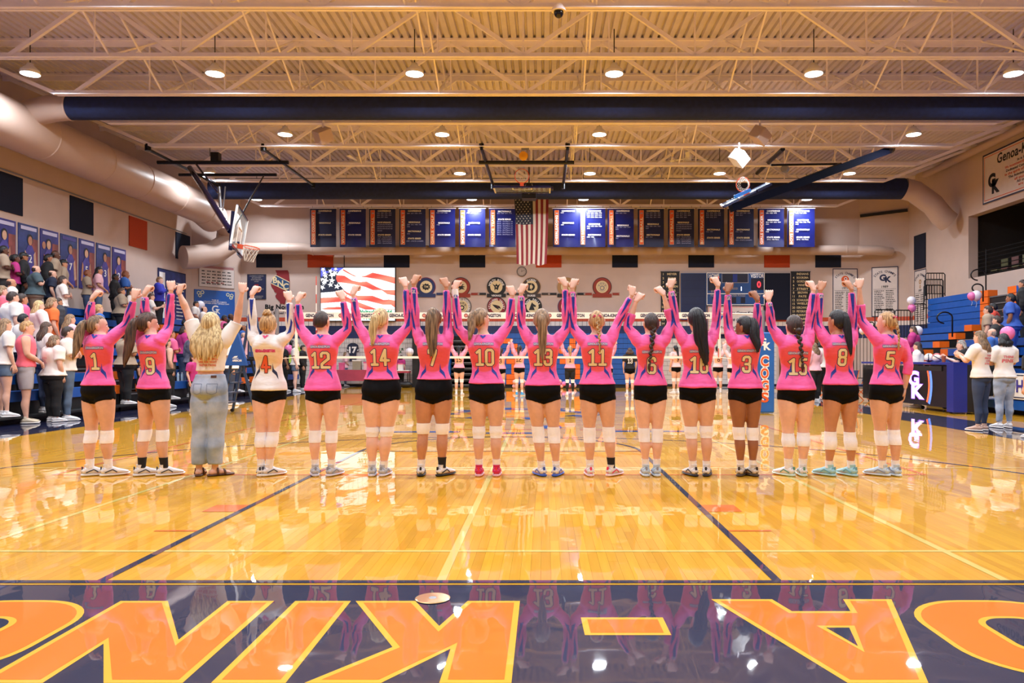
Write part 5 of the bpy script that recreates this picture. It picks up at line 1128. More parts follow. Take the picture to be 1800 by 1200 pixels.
def digits(s, cx, cz, h, shear=0.0):
    k = h/1.6; adv = .82 if len(s) > 1 else 0; out = []
    adv = 1.02
    x0 = -(len(s)-1)*adv/2-.41
    for ti, (th, lift, mi) in enumerate(((.40, 0.0, 1), (.27, .0012, 0))):
        for i, ch in enumerate(s):
            for line in GLY[ch]:
                for a, b in zip(line[:-1], line[1:]):
                    a = Vector(a)+Vector((x0+i*adv, -.8)); b = Vector(b)+Vector((x0+i*adv, -.8)); d = (b-a).normalized(); n = Vector((-d.y, d.x)); e = th/2
                    P = [a-n*e, b-n*e, b+n*e, a+n*e]; out.append(([(cx+p.x*k, cz+p.y*k) for p in P], [(0, 1, 2, 3)], mi, lift))
                for j, q in enumerate(line):
                    ends_ = j in (0, len(line)-1) and line[0] != line[-1]; r_ = th/2*(1.30 if ends_ else 1.06); m_ = 4 if ends_ else 8
                    if ends_: d = (Vector(line[1])-Vector(line[0]) if j == 0 else Vector(line[-1])-Vector(line[-2])).normalized(); a0 = math.atan2(d.y, d.x)+PI/4; r_ = th/2*1.3
                    else: a0 = PI/8
                    out.append(([(cx+(q[0]+x0+i*adv+r_*math.cos(a0+2*PI*t/m_))*k, cz+(q[1]-.8+r_*math.sin(a0+2*PI*t/m_))*k) for t in range(m_)], [tuple(range(m_))], mi, lift))
    return out
def words(s, cx, cz, w_, h, mi=0, lift=0, bold=.04, rot=0):
    V, F = text_geo(s, bold); sx = w_/(V[:, 0].max()-V[:, 0].min()); sz = h/.72; c, q = math.cos(rot), math.sin(rot)
    return ([(cx+x*sx*c-y*sz*q, cz+x*sx*q+y*sz*c) for x, y in V], F, mi, lift)
PINK = (.88, .115, .40); CORAL = (.80, .085, .10)
def cloth_attr_mat(name, rough=.55):
    m = bpy.data.materials.new(name); m.use_nodes = True; nt = m.node_tree; b = nt.nodes['Principled BSDF']; at = nt.nodes.new('ShaderNodeAttribute'); at.attribute_name = 'Col'
    nt.links.new(at.outputs['Color'], b.inputs['Base Color']); b.inputs['Roughness'].default_value = rough; b.inputs['Sheen Weight'].default_value = .15; b.inputs['Specular IOR Level'].default_value = .35
    tc = nt.nodes.new('ShaderNodeTexCoord'); n = nt.nodes.new('ShaderNodeTexNoise'); mp = nt.nodes.new('ShaderNodeMapping'); mp.inputs['Scale'].default_value = (5, 5, 16)
    n.inputs['Scale'].default_value = 1.2; n.inputs['Detail'].default_value = 3; n.inputs['Distortion'].default_value = 1.2; nt.links.new(tc.outputs['Object'], mp.inputs[0]); nt.links.new(mp.outputs[0], n.inputs['Vector'])
    bp = nt.nodes.new('ShaderNodeBump'); bp.inputs['Strength'].default_value = .45; bp.inputs['Distance'].default_value = .012; nt.links.new(n.outputs[0], bp.inputs['Height']); nt.links.new(bp.outputs[0], b.inputs['Normal']); m.diffuse_color = (.9, .2, .4, 1); return m
JERSEY = cloth_attr_mat('jersey_print')
# ------------------------------------------------------------------ the row of players, backs to the camera, fists joined overhead
YP = 7.80; SPX = F_PX/YP
def px(x, y, Y=YP): v = W(x, y, Y); return np.array([v.x, v.z])
SPANDEX = mat('black_spandex', (7, 6, 9), .8, var=0, bump=.15, bs=30, spec=.15); PAD = mat('white_knit', (240, 238, 244), .75, var=.03, bump=.3, bs=80); SOCKW = mat('white_sock', (240, 238, 242), .8, var=.02, bump=.3, bs=90)
SOCKB = mat('black_sock', (20, 19, 22), .8, var=0); ROYAL = mat('royal_print', (26, 52, 158), .5, var=0); NUMC = mat('number_cream', (228, 208, 158), .55, var=0); NUMN = mat('number_navy', (48, 28, 78), .55, var=0); LETW = mat('lettering_white', (214, 206, 216), .55, var=0)
LETB = mat('lettering_blue', (40, 60, 140), .55, var=0); ORPR = mat('number_orange', (222, 84, 40), .55, var=0); PKPR = mat('pink_print', (216, 52, 110), .55, var=0); DENIM = mat('light_denim', (140, 160, 190), .8, var=.16, vs=5, bump=.35, bs=22, rgb2=(176, 190, 212))
DENIMD = mat('dark_denim', (52, 64, 92), .8, var=.2, vs=6, bump=.3, bs=22); TEE = mat('white_tee', (230, 222, 216), .8, var=.03, bump=.35, bs=9); LEATH = mat('brown_leather', (84, 54, 40), .5, var=.1); SOLEB = mat('black_sole', (22, 21, 24), .5, var=0)
def sm(n, rgb): return mat(n, rgb, .45, var=.05, vs=20)
SH = {'white': (sm('shoe_white', (226, 224, 226)), WHITEP, sm('swoosh_grey', (60, 60, 70))), 'grey': (sm('shoe_grey', (190, 194, 204)), sm('sole_pale', (214, 210, 220)), sm('shoe_grey_dark', (140, 148, 166))), 'blackwhite': (sm('shoe_white', 0), SOLEB, SOLEB), 'pink': (sm('shoe_magenta', (206, 22, 92)), sm('sole_pinkwhite', (232, 180, 190)), sm('shoe_red', (226, 40, 60))),
      'blue': (sm('shoe_white', 0), sm('sole_blue', (46, 88, 190)), sm('shoe_blue', (40, 76, 172))), 'whitepink': (sm('shoe_white', 0), sm('sole_pinkish', (236, 210, 216)), sm('shoe_hotpink', (226, 40, 90))), 'ice': (sm('shoe_ice', (190, 208, 222)), sm('sole_ice', (206, 220, 232)), sm('shoe_grey_dark', 0)),
      'blackred': (sm('shoe_white', 0), sm('sole_navy', (30, 28, 44)), sm('shoe_dark', (30, 30, 46))), 'brown': (sm('shoe_cream', (206, 196, 184)), sm('sole_umber', (70, 56, 48)), sm('shoe_umber', (52, 42, 38))), 'whitemint': (sm('shoe_white', 0), sm('sole_mint', (204, 226, 216)), sm('shoe_mint', (96, 150, 130))),
      'aqua': (sm('shoe_aqua', (160, 208, 218)), sm('sole_aqua', (176, 214, 220)), sm('shoe_aqua_dark', (110, 170, 186)))}
def color_jersey(me, S, white=False):
    n = len(me.vertices); co = np.empty(n*3, np.float32); me.vertices.foreach_get('co', co); co = co.reshape(-1, 3); J = S['J']; zp = np.array([.9, 1.07, 1.30, 1.44]); cx = np.interp(co[:, 2], zp, [J['pel'][0], J['wst'][0], J['chs'][0], J['nck'][0]]); cy = J['pel'][1]
    yaw = S.get('yaw', 0); dx = co[:, 0]-cx; dy = co[:, 1]-cy; x = dx*math.cos(yaw)+dy*math.sin(yaw); y = -dx*math.sin(yaw)+dy*math.cos(yaw); z = co[:, 2]; w_ = S.get('w', 1)
    ax = np.abs(x)/w_; lo = 1.062+4.6*ax**2; hi = 1.388-.42*ax
    m = np.clip((z-lo)/.012, 0, 1)*np.clip((hi-z)/.03, 0, 1)*np.clip((.03-y)/.03, 0, 1)*np.clip((.168-ax)/.02, 0, 1)
    hi2 = np.clip((ax-.05)/.1, 0, 1); A_, B_ = (np.array([.83, .79, .78]), np.array([.80, .60, .36])) if white else (np.array(PINK), np.array(CORAL))
    fleck = .5+.5*np.sin(x*90+np.sin(z*60)*2)*np.sin(z*75+x*30)
    C = A_[None]*(1-m[:, None])+B_[None]*m[:, None]; C = C*(1-.05*fleck[:, None]*(1-m[:, None]))
    a = me.color_attributes.new('Col', 'FLOAT_COLOR', 'POINT'); a.data.foreach_set('color', np.concatenate([C, np.ones((n, 1))], 1).astype(np.float32).ravel())
# per player: number, feet px, hip px, neck px, head (px,py), elbows/hands px, hem py, options
PL = [
 dict(n='1', kp=(756, 778), f=(158, 191), hip=174, nk=174, hd=(170, 574), eL=(151, 566), hL=(163, 517), eR=(218, 569), hR=(238, 516), hem=677, yaw=-.32, hy=-.95, col='ash', hair='pony', end=(143, 628), skin=1, shoe='white', tail=.045, fy=(-.9, -.9), sock='w', lab='volleyball player number 1, leftmost in the row, ash blonde ponytail falling left', lum=1),
 dict(n='9', kp=(755, 775), f=(249, 289), hip=272, nk=266, hd=(259, 570), eL=(251, 560), hL=(254, 509), eR=(293, 574), hR=(301, 501), hem=683, yaw=-.45, hy=-.9, col='brown', hair='pony', end=(231, 640), skin=1, shoe='white', tail=.048, fy=(-.9, -.9), sock='b', bw=1.0, lab='volleyball player number 9 with a long dark brown ponytail and black ankle socks', lum=1),
 None,
 dict(n='4', kp=(759, 785), f=(459, 473), hip=474, nk=471, hd=(471, 572), eL=(440, 575), hL=(443, 510), eR=(508, 583), hR=(508, 519), hem=686, yaw=0, hy=0, col='gold', hair='bun', end=None, skin=0, shoe='white', white=True, fy=(.2, -.7), sock='w', w=.96, lab='volleyball player number 4 in the white jersey with a top bun', flL=1),
 dict(n='12', kp=(756, 777), f=(554, 583), hip=568, nk=567, hd=(565, 567), eL=(524, 574), hL=(523, 521), eR=(609, 577), hR=(601, 517), hem=686, yaw=0, hy=-.25, col='dark', hair='short', end=None, skin=0, shoe='grey', fy=(.35, -.35), sock='w', w=.98, lab='volleyball player number 12 with short dark pinned-up hair'),
 dict(n='14', kp=(750, 767), f=(654, 674), hip=671, nk=671, hd=(669, 563), eL=(626, 569), hL=(620, 509), eR=(717, 571), hR=(712, 494), hem=667, yaw=0, hy=-.3, col='blonde', hair='pony', end=(659, 604), skin=0, shoe='grey', w=1.1, lw=1.14, tail=.042, fy=(.15, -.15), sock='w', lab='volleyball player number 14 with a bright blonde ponytail and low knee pads'),
 dict(n='7', kp=(743, 762), f=(740, 777), hip=763, nk=763, hd=(762, 561), eL=(729, 573), hL=(727, 490), eR=(786, 573), hR=(784, 495), hem=667, yaw=0, hy=0, col='ash', hair='highpony', end=(762, 625), skin=2, shoe='blackwhite', tail=.06, fy=(.1, -.6), sock='wb', w=1.06, lab='volleyball player number 7 with a wide ash brown ponytail and one black sock'),
 dict(n='10', kp=(749, 770), f=(842, 873), hip=856, nk=850, hd=(845, 563), eL=(804, 575), hL=(799, 500), eR=(895, 569), hR=(901, 510), hem=674, yaw=-.1, hy=-.8, col='light', hair='highpony', end=(827, 596), skin=1, shoe='pink', tail=.04, fy=(0, 0), sock='w', w=1.02, wrist=1, lab='volleyball player number 10 in hot pink shoes, hair tied left'),
 dict(n='13', kp=(749, 777), f=(952, 978), hip=954, nk=955, hd=(952, 564), eL=(916, 572), hL=(916, 506), eR=(996, 574), hR=(993, 494), hem=677, yaw=0, hy=0, col='light', hair='pony', end=(954, 632), skin=1, shoe='blue', tail=.042, fy=(.4, -.3), sock='w', lab='volleyball player number 13 with a long light brown ponytail and blue-soled shoes', straight=1),
 dict(n='11', kp=(751, 777), f=(1037, 1075), hip=1050, nk=1049, hd=(1049, 566), eL=(1007, 574), hL=(1006, 497), eR=(1086, 568), hR=(1114, 511), hem=675, yaw=0, hy=0, col='gold', hair='braid', end=(1053, 606), skin=1, shoe='whitepink', fy=(.1, -.7), sock='wb', w=1.02, lab='volleyball player number 11 with a thin blonde centre braid and one black sock'),
 dict(n='6', kp=(752, 776), f=(1135, 1154), hip=1143, nk=1144, hd=(1145, 570), eL=(1104, 573), hL=(1121, 521), eR=(1182, 566), hR=(1164, 510), hem=677, yaw=0, hy=.15, col='dark', hair='braid', end=(1138, 640), skin=0, shoe='ice', fy=(0, 0), sock='w', w=.93, tail=.026, bz=-.03, lab='slim volleyball player number 6 with a dark low braid and bare forearms'),
 dict(n='16', kp=(749, 770), f=(1218, 1242), hip=1226, nk=1226, hd=(1224, 562), eL=(1189, 568), hL=(1178, 497), eR=(1260, 572), hR=(1262, 494), hem=681, yaw=0, hy=0, col='black', hair='highpony', end=(1236, 640), skin=1, shoe='blackred', tail=.068, fy=(.3, -.3), sock='w', w=1.04, lab='volleyball player with waist-long loose black ponytail covering her number'),
 dict(n='3', kp=(750, 772), f=(1302, 1323), hip=1309, nk=1310, hd=(1309, 577), eL=(1282, 574), hL=(1279, 504), eR=(1334, 572), hR=(1331, 519), hem=682, yaw=.12, hy=.85, col='black', hair='highpony', end=(1326, 618), skin=3, shoe='brown', tail=.05, fy=(-.5, .4), sock='w', w=.96, lab='volleyball player number 3, head turned left, black ponytail over her shoulder'),
 dict(n='15', kp=(761, 784), f=(1386, 1411), hip=1399, nk=1397, hd=(1396, 575), eL=(1359, 574), hL=(1350, 518), eR=(1426, 572), hR=(1431, 501), hem=685, yaw=0, hy=.15, col='dark', hair='braid', end=(1403, 640), skin=0, shoe='whitemint', fy=(.6, -.1), sock='w', w=1.04, lw=1.08, tail=.026, bz=-.04, lowbun=1, lab='volleyball player number 15 with a white scrunchie on a dark low braid'),
 dict(n='8', kp=(758, 789), f=(1457, 1496), hip=1477, nk=1474, hd=(1472, 566), eL=(1440, 569), hL=(1443, 501), eR=(1503, 573), hR=(1496, 500), hem=676, yaw=.1, hy=.6, col='black', hair='highpony', end=(1487, 622), skin=2, shoe='aqua', tail=.036, fy=(.6, .4), sock='w', straight=1, lab='volleyball player number 8 with straight black ponytail and aqua shoes'),
 dict(n='5', kp=(756, 782), f=(1551, 1574), hip=1556, nk=1562, hd=(1559, 568), eL=(1518, 562), hL=(1510, 497), eR=(1595, 640), hR=(1589, 690), hem=676, yaw=.28, hy=.75, col='gold', hair='braid', end=(1569, 602), skin=1, shoe='ice', fy=(.8, .2), sock='w', tail=.022, down=1, lab='volleyball player number 5, rightmost in the row, one arm lowered, blonde braid'),
]
def xyz(q, Y=0.0): return np.array([q[0], Y, q[1]])
def player_S(d):
    gx = W(d['hip'], 600, YP).x; sub = lambda p, y=0.0, dy=0: np.array([px(*p)[0]-gx, y, px(*p)[1]])
    w = d.get('w', 1.0); nk = sub((d['nk'], 590)); hd = sub(d['hd']); hipx = 0; ll = (d['f'][0], d['f'][1])
    J = dict(pel=(0, 0, .9), wst=(nk[0]*.35, .008, 1.07), chs=(nk[0]*.8, 0, 1.30), nck=(nk[0], .008, 1.44), hdb=((nk[0]+hd[0])/2, .014, 1.52), head=(hd[0], .02, hd[2]))
    J['fL'] = (px(ll[0], 0)[0]-gx, .0, .078); J['fR'] = (px(ll[1], 0)[0]-gx, .0, .078)
    yaw = d.get('yaw', 0); Rv = rotz((1, 0, 0), yaw)
    for s, k in ((-1, 'L'), (1, 'R')):
        el = sub(d['e'+k], .02); ha = sub(d['h'+k], .0); shp = np.array([nk[0], 0, 1.395])+Rv*s*.142*(.7+.3*w)
        if d.get('down') and k == 'R': shp = np.array([nk[0], 0, 1.37])+Rv*s*.16; el[1] = -.03
        else: el[1] = .05
        d_ = ha-el; L = np.linalg.norm(d_); wr = ha-d_/L*.045
        J['s'+k] = shp; J['e'+k] = el; J['w'+k] = wr
        if d.get('down') and k == 'R': J['hR'] = (-.05, .1, -1); J['bR'] = (1, -.3, 0)
        else: J['h'+k] = d_/L*.8+np.array([-.25*s, .35, 0]); J['b'+k] = (.35*s, -1, .45)
    S = dict(J=J, w=w, lw=d.get('lw', w), yaw=yaw, hyaw=d['hy'], footL=d['fy'][0], footR=d['fy'][1], handL='fist', handR='open' if d.get('down') else 'fist', tail=d.get('tail', .02), bz=d.get('bz', .02))
    for k in ('straight', 'lowbun'): 
        if d.get(k): S[k] = True
    return S, gx
def add_shoes(root, S, rows, style, H=1.0):
    for key in 'LR':
        up, so, ac = shoe(S['J']['f'+key], S['foot'+key], H, style); m = SH[style]; o = up.build('shoe', m[0], root, smooth='angle'); so.build('sole', m[1], o, smooth='angle'); ac.build('shoe_accent', m[2], o)
def build_player(d, i):
    S, gx = player_S(d); G = figure(S); root = empty('person', (gx, YP, 0), d['lab'], 'person', 'row of volleyball players')
    me = G['body']; [me.materials.append(m) for m in (SKINS[d['skin']], EYE_W, EYE_M, LIP)]; newobj('body', me, root)
    hem = px(0, d['hem'])[1]; sl = 1.0
    js = shirt(S, G, hem, .93 if d['n'] not in ('6', '5') else .70, .0, .0105, .004); wrinkle(js, .0028, 40, i); color_jersey(js, S, d.get('white')); js.materials.append(JERSEY); jo = newobj('jersey', js, root); T = tree(js)
    zt = lambda z: np.interp(z, [.9, 1.07, 1.30, 1.44], [0, S['J']['wst'][0], S['J']['chs'][0], S['J']['nck'][0]])+.035*math.sin(S['yaw'])*(-1)
    cx = zt(1.22); sy = math.cos(S['yaw']); wt = d.get('white')
    cz = px(0, {'4': 640, '12': 633, '15': 644, '16': 641, '9': 643, '1': 635, '5': 632, '3': 640, '6': 642}.get(d['n'], 628))[1]
    dg = digits(d['n'], cx-.01*math.sin(d['yaw'])*3, cz, .157, 0); o = decal('number', T, dg, [ORPR if wt else NUMC, TXTK if wt else NUMN], jo, .0022)
    wz = px(0, cz and {'4': 606, '12': 608}.get(d['n'], 602))[1]; nx_ = zt(wz)
    decal('lettering', T, [words('GENOA-KINGSTON', nx_, cz+.137, .205*sy, .027, 0, 0, .09), words('GENOA-KINGSTON', nx_, cz+.137, .2*sy, .022, 1, .0012, .03)], [PKPR if wt else LETB, PKPR if wt else LETW], jo, .0022)
    fl_ = [(.070, 1.168), (.078, 1.112), (.108, 1.078), (.128, 1.005), (.099, 1.050), (.064, 1.085)]
    sh_ = []
    for s in (-1, 1): sh_.append(([(zt(z)+s*x*d.get('w', 1)*sy, z-.012) for x, z in fl_], [tuple(range(6))], 0, 0))
    decal('side_flash', T, sh_, [TXTN if wt else ROYAL], jo, .002)
    nx_ = S['J']['nck'][0]; cw = .068
    decal('collar', T, [([(nx_-cw, 1.475), (nx_-cw*.55, 1.475), (nx_, 1.434), (nx_+cw*.55, 1.475), (nx_+cw, 1.475), (nx_, 1.408)], [(0, 1, 2, 5), (2, 3, 4, 5)], 0, 0)], [PKPR if wt else ROYAL], jo, .004)
    sf = []
    for s, key in ((-1, 'L'), (1, 'R')):
        if d.get('down') and key == 'R': continue
        E = np.array(S['J']['e'+key])[[0, 2]]; Wp = np.array(S['J']['w'+key])[[0, 2]]; Sh = np.array(S['J']['s'+key])[[0, 2]]; a = Wp-E; n_ = np.array([-a[1], a[0]])/np.linalg.norm(a)*-s
        q = lambda t, o: tuple(E+a*t+n_*o)
        if d['n'] not in ('6',) and not (d['n'] == '5'): sf.append(([q(.88, -.024), q(.88, .014), q(.5, .004), q(.22, -.014), q(.55, -.018)], [(0, 1, 2, 3, 4)], 0, 0))
        b_ = Sh-E; r = lambda t, o: tuple(E+b_*t+n_*o); sf.append(([q(.42, .022), q(.3, .034), r(.05, .022), r(.32, .004), r(.1, .008), q(.2, .012)], [(0, 1, 2, 3, 4, 5)], 0, 0))
    decal('sleeve_flash', T, sf, [ROYAL], jo, .002)
    if d['n'] != '4' and d['n'] != '12':
        E = np.array(S['J']['eL'])[[0, 2]]; Wp = np.array(S['J']['wL'])[[0, 2]]; c = E+(Wp-E)*(.80 if d['n'] not in ('5', '6') else .55); a = Wp-E
        decal('sleeve_monogram', T, [words('GK', c[0], c[1], .042, .038, 0, .0005, .03, math.atan2(a[1], a[0])-PI/2)], [LETW], jo, .003)
    so = shorts(S, G, hem+.03, .762, .0105, .006); so.materials.append(SPANDEX); newobj('shorts', so, root)
    kp = d.get('kp', (750, 775)); k0, k1 = px(0, kp[1])[1], px(0, kp[0])[1]
    if 'kp' not in d: k0 += .012*math.sin(i*2.3); k1 += .015*math.sin(i*1.7)
    for key in 'LR':
        j = 0 if key == 'L' else .006*math.sin(i*3); knit('knee_pad', G['legs'][key], k0+j, k1+j, [.004, .007, .009, .011, .011, .009, .007, .004], PAD, root, R=rotz((1, 0, 0), S['yaw']))
        dark = d['sock'] == 'b' or (d['sock'] == 'wb' and key == 'R'); knit('sock', G['legs'][key], .085, .165+(.025 if dark else 0)+.012*math.sin(i*2+1), .005, SOCKB if dark else SOCKW, root, 'black ankle sock' if dark else None)
    if d.get('wrist'): 
        Wp = S['J']['wL']; E = S['J']['eL']; dd = Wp-E; dd = dd/np.linalg.norm(dd); mb = MB(); mb.tube([tuple(Wp-dd*.075), tuple(Wp-dd*.04), tuple(Wp-dd*.0)], [.034, .033, .031], 18); mb.build('wrist_tape', PAD, root, smooth='angle')
    add_shoes(root, S, G['legs'], d['shoe'])
    e = d['end']; end = None
    if e: v = px(*e); end = (v[0]-gx, S['J']['pel'][1]-.135, v[1])
    S['tie'] = {'8': PKPR, '9': PKPR, '1': PKPR}.get(d['n'], BLKM)
    make_hair(S, d['hair'], 1.0, end, d['col'], root, seed=i)
    if d['n'] in ('11', '14', '5'):      # small ribbon bow on the hair
        hc = np.array(S['J']['head']); f_ = rotz((0, 1, 0), d['hy']); c = hc-f_*.095+np.array([0, 0, .05]); mb = MB()
        for s in (-1, 1): mb.tube([tuple(c), tuple(c+rotz((s*.03, 0, .018), d['hy'])), tuple(c+rotz((s*.045, 0, .0), d['hy'])), tuple(c)], [.004, .007, .006, .003], 6)
        mb.build('hair_ribbon', PKPR, root, smooth=True)
    return root
for i, d in enumerate(PL):
    if d: build_player(d, i)
# coach in the third place
def coach():
    d = dict(n='c', f=(350, 378), hip=369, nk=371, hd=(370, 572), eL=(324, 545), hL=(312, 508), eR=(412, 567), hR=(427, 505), hem=655, yaw=-.05, hy=0, w=.98, fy=(.1, -.8))
    S, gx = player_S(d); S['J']['sL'][2] = 1.40; G = figure(S)
    root = empty('person', (gx, YP, 0), 'woman with long wavy blonde hair in a cropped white tee and light jeans', 'person', 'row of volleyball players')
    me = G['body']; [me.materials.append(m) for m in (SKINS[1], EYE_W, EYE_M, LIP)]; newobj('body', me, root)
    t = shirt(S, G, px(0, 652)[1]+.0, .40, .008, .0105, -.004); wrinkle(t, .004, 30, 4); t.materials.append(TEE); to = newobj('cropped_tee', t, root); T = tree(t)
    OPM = mat('coral_print', (222, 112, 84), .7, var=0); sh_ = []
    for k, (s_, w_) in enumerate((('GENOA-KINGSTON', .2), ('COGS VOLLEYBALL', .22), ('THINK PINK NIGHT', .2), ('TOGETHER STRONG', .18))): sh_.append(words(s_, S['J']['chs'][0], 1.235-.032*k, w_, .022, 0, 0, .03))
    decal('lettering', T, sh_, [OPM], to, .003)
    j = shorts(S, G, 1.045, .12, .0105, .012, .026, .012); wrinkle(j, .003, 26, 2); j.materials.append(DENIM); jo = newobj('jeans', j, root); T = tree(j)
    sh_ = []
    for s in (-1, 1):
        c = s*.075; P = [(c-.048, .95), (c+.048, .95), (c+.044, .86), (c, .84), (c-.044, .86)]
        for a, b in zip(P, P[1:]+P[:1]):
            dx, dz = b[0]-a[0], b[1]-a[1]; L = math.hypot(dx, dz); nx_, nz = -dz/L*.0018, dx/L*.0018; sh_.append(([(a[0]-nx_, a[1]-nz), (b[0]-nx_, b[1]-nz), (b[0]+nx_, b[1]+nz), (a[0]+nx_, a[1]+nz)], [(0, 1, 2, 3)], 0, 0))
    decal('pocket_seam', T, sh_, [mat('seam_blue', (96, 112, 146), var=0)], jo, .0025); decal('leather_patch', T, [([(.055, 1.01), (.105, 1.01), (.105, 1.035), (.055, 1.035)], [(0, 1, 2, 3)], 0, 0)], [LEATH], jo, .004)
    S['footL'] = .2; S['footR'] = -.9
    for key in 'LR':
        a = S['foot'+key]; f = rotz((0, 1, 0), a); R = rotz((1, 0, 0), a); b = np.array(S['J']['f'+key])*[1, 1, 0]; P = lambda y, z, x=0: tuple(b+f*y+R*x+np.array([0, 0, z])); mb = MB()
        loft([(*P(-.07, .012), .026, .012), (*P(-.03, .012), .038, .013), (*P(.05, .012), .042, .013), (*P(.12, .012), .048, .013), (*P(.185, .012), .026, .011)], R, 14, 2, mb=mb); o = mb.build('sandal', LEATH, root, smooth='angle')
        for y in (.02, .09): st = MB(); st.tube([P(y, .015, -.045), P(y, .05 if y > .05 else .075, -.035), P(y, .06 if y > .05 else .085, 0), P(y, .05 if y > .05 else .075, .035), P(y, .015, .045)], .011, 8); st.build('strap', LEATH, o, smooth=True)
    S['hairw'] = 1.7; S['hb'] = .05; v = px(371, 634); make_hair(S, 'long', 1.04, (v[0]-gx, -.12, v[1]), 'blonde', root, seed=3)
coach()
# ------------------------------------------------------------------ spectators and far players: a small set of figures, copied with their parts
BJ = dict(pel=(0, 0, .9), wst=(0, .006, 1.07), chs=(0, 0, 1.30), nck=(0, .004, 1.44), hdb=(0, .012, 1.52), head=(0, .022, 1.565), fL=(-.095, 0, .078), fR=(.095, 0, .078))
DN = {s: dict(**{'s'+s: (k*.165, 0, 1.39), 'e'+s: (k*.225, -.03, 1.13), 'w'+s: (k*.215, .05, .90), 'h'+s: (0, .2, -1), 'b'+s: (k*1, 0, 0)}) for s, k in (('L', -1), ('R', 1))}
POSES = {'down': {**DN['L'], **DN['R']},
 'crossed': dict(sL=(-.165, 0, 1.39), sR=(.165, 0, 1.39), eL=(-.225, .05, 1.15), eR=(.225, .05, 1.15), wL=(.03, .19, 1.19), wR=(-.03, .215, 1.165), hL=(1, .05, .2), hR=(-1, .0, .2), bL=(0, 1, .3), bR=(0, 1, .3)),
 'heart': {**DN['L'], **dict(sR=(.165, 0, 1.39), eR=(.23, .09, 1.17), wR=(.05, .175, 1.27), hR=(-1, .0, .25), bR=(0, 1, 0))},
 'clasp': dict(sL=(-.165, 0, 1.39), sR=(.165, 0, 1.39), eL=(-.215, .02, 1.14), eR=(.215, .02, 1.14), wL=(-.055, .2, 1.0), wR=(.055, .2, 1.0), hL=(.8, .4, -.3), hR=(-.8, .4, -.3), bL=(-.3, 1, .3), bR=(.3, 1, .3)),
 'clap': dict(sL=(-.165, 0, 1.39), sR=(.165, 0, 1.39), eL=(-.21, .12, 1.17), eR=(.21, .12, 1.17), wL=(-.06, .32, 1.27), wR=(.05, .31, 1.25), hL=(.2, .9, .6), hR=(-.1, .9, .5), bL=(-1, 0, .2), bR=(1, 0, .2)),
 'up': dict(sL=(-.145, 0, 1.40), sR=(.145, 0, 1.40), eL=(-.25, .04, 1.57), eR=(.25, .04, 1.57), wL=(-.29, .03, 1.80), wR=(.29, .03, 1.80), hL=(-.1, .35, .9), hR=(.1, .35, .9), bL=(0, -1, .4), bR=(0, -1, .4))}
LIB = {}
def lib(pose, build):
    key = (pose, build)
    if key in LIB: return LIB[key]
    w, hw, aw = {'f': (1.0, 1.0, 1.0), 'm': (1.16, .93, 1.2), 'wf': (1.32, 1.08, 1.25), 'wm': (1.42, 1.1, 1.35), 'c': (.96, .9, .9)}[build]
    J = dict(BJ); J.update(POSES[pose]); 
    if build != 'f':
        for s, k in (('L', -1), ('R', 1)):
            for j in 'se': v = J[j+s]; J[j+s] = (v[0]*(w*.6+.4), v[1], v[2])
    S = dict(J=J, w=w, lw=(w+1)/2, hipw=hw, aw=aw, yaw=0, hyaw=0, footL=.2, footR=-.2, handL='open', handR='open' if pose != 'up' else 'fist')
    if pose == 'up': S['handL'] = 'fist'
    G = figure(S, .0145); me = G['body']; [me.materials.append(m) for m in (SKINS[0], EYE_W, EYE_M, LIP)]
    LIB[key] = dict(S=S, G=G, body=me, cloth={}); return LIB[key]
def garment(L, kind):
    if kind in L['cloth']: return L['cloth'][kind]
    S, G = L['S'], L['G']
    me = {'tee': lambda: shirt(S, G, .90, .40, .012, .015, .004), 'long': lambda: shirt(S, G, .90, .98, .018, .015, .004), 'tank': lambda: shirt(S, G, .93, .3, .004, .015, 0, None, 1, True), 'jersey': lambda: shirt(S, G, .93, .95, .002, .013, .004), 'jersey_short': lambda: shirt(S, G, .93, .4, .002, .013, .004),
          'hoodie': lambda: shirt(S, G, .86, .98, .028, .015, .004), 'trousers': lambda: shorts(S, G, 1.02, .11, .0145, .014, .016, .01), 'jeans': lambda: shorts(S, G, 1.02, .11, .0145, .013, .012, .0), 'leggings': lambda: shorts(S, G, 1.02, .12, .0125, .006, .005, 0),
          'shorts': lambda: shorts(S, G, 1.02, .56, .0145, .013, .014, .006), 'denim_shorts': lambda: shorts(S, G, 1.02, .70, .0145, .009, .016, .004), 'spandex': lambda: shorts(S, G, .97, .765, .0125, .006)}[kind]()
    if kind in ('tee', 'long', 'hoodie', 'jeans', 'trousers', 'tank', 'jersey'): wrinkle(me, .004, 30, len(L['cloth']))
    me.materials.append(TEE); L['cloth'][kind] = me; return me
HC = {}
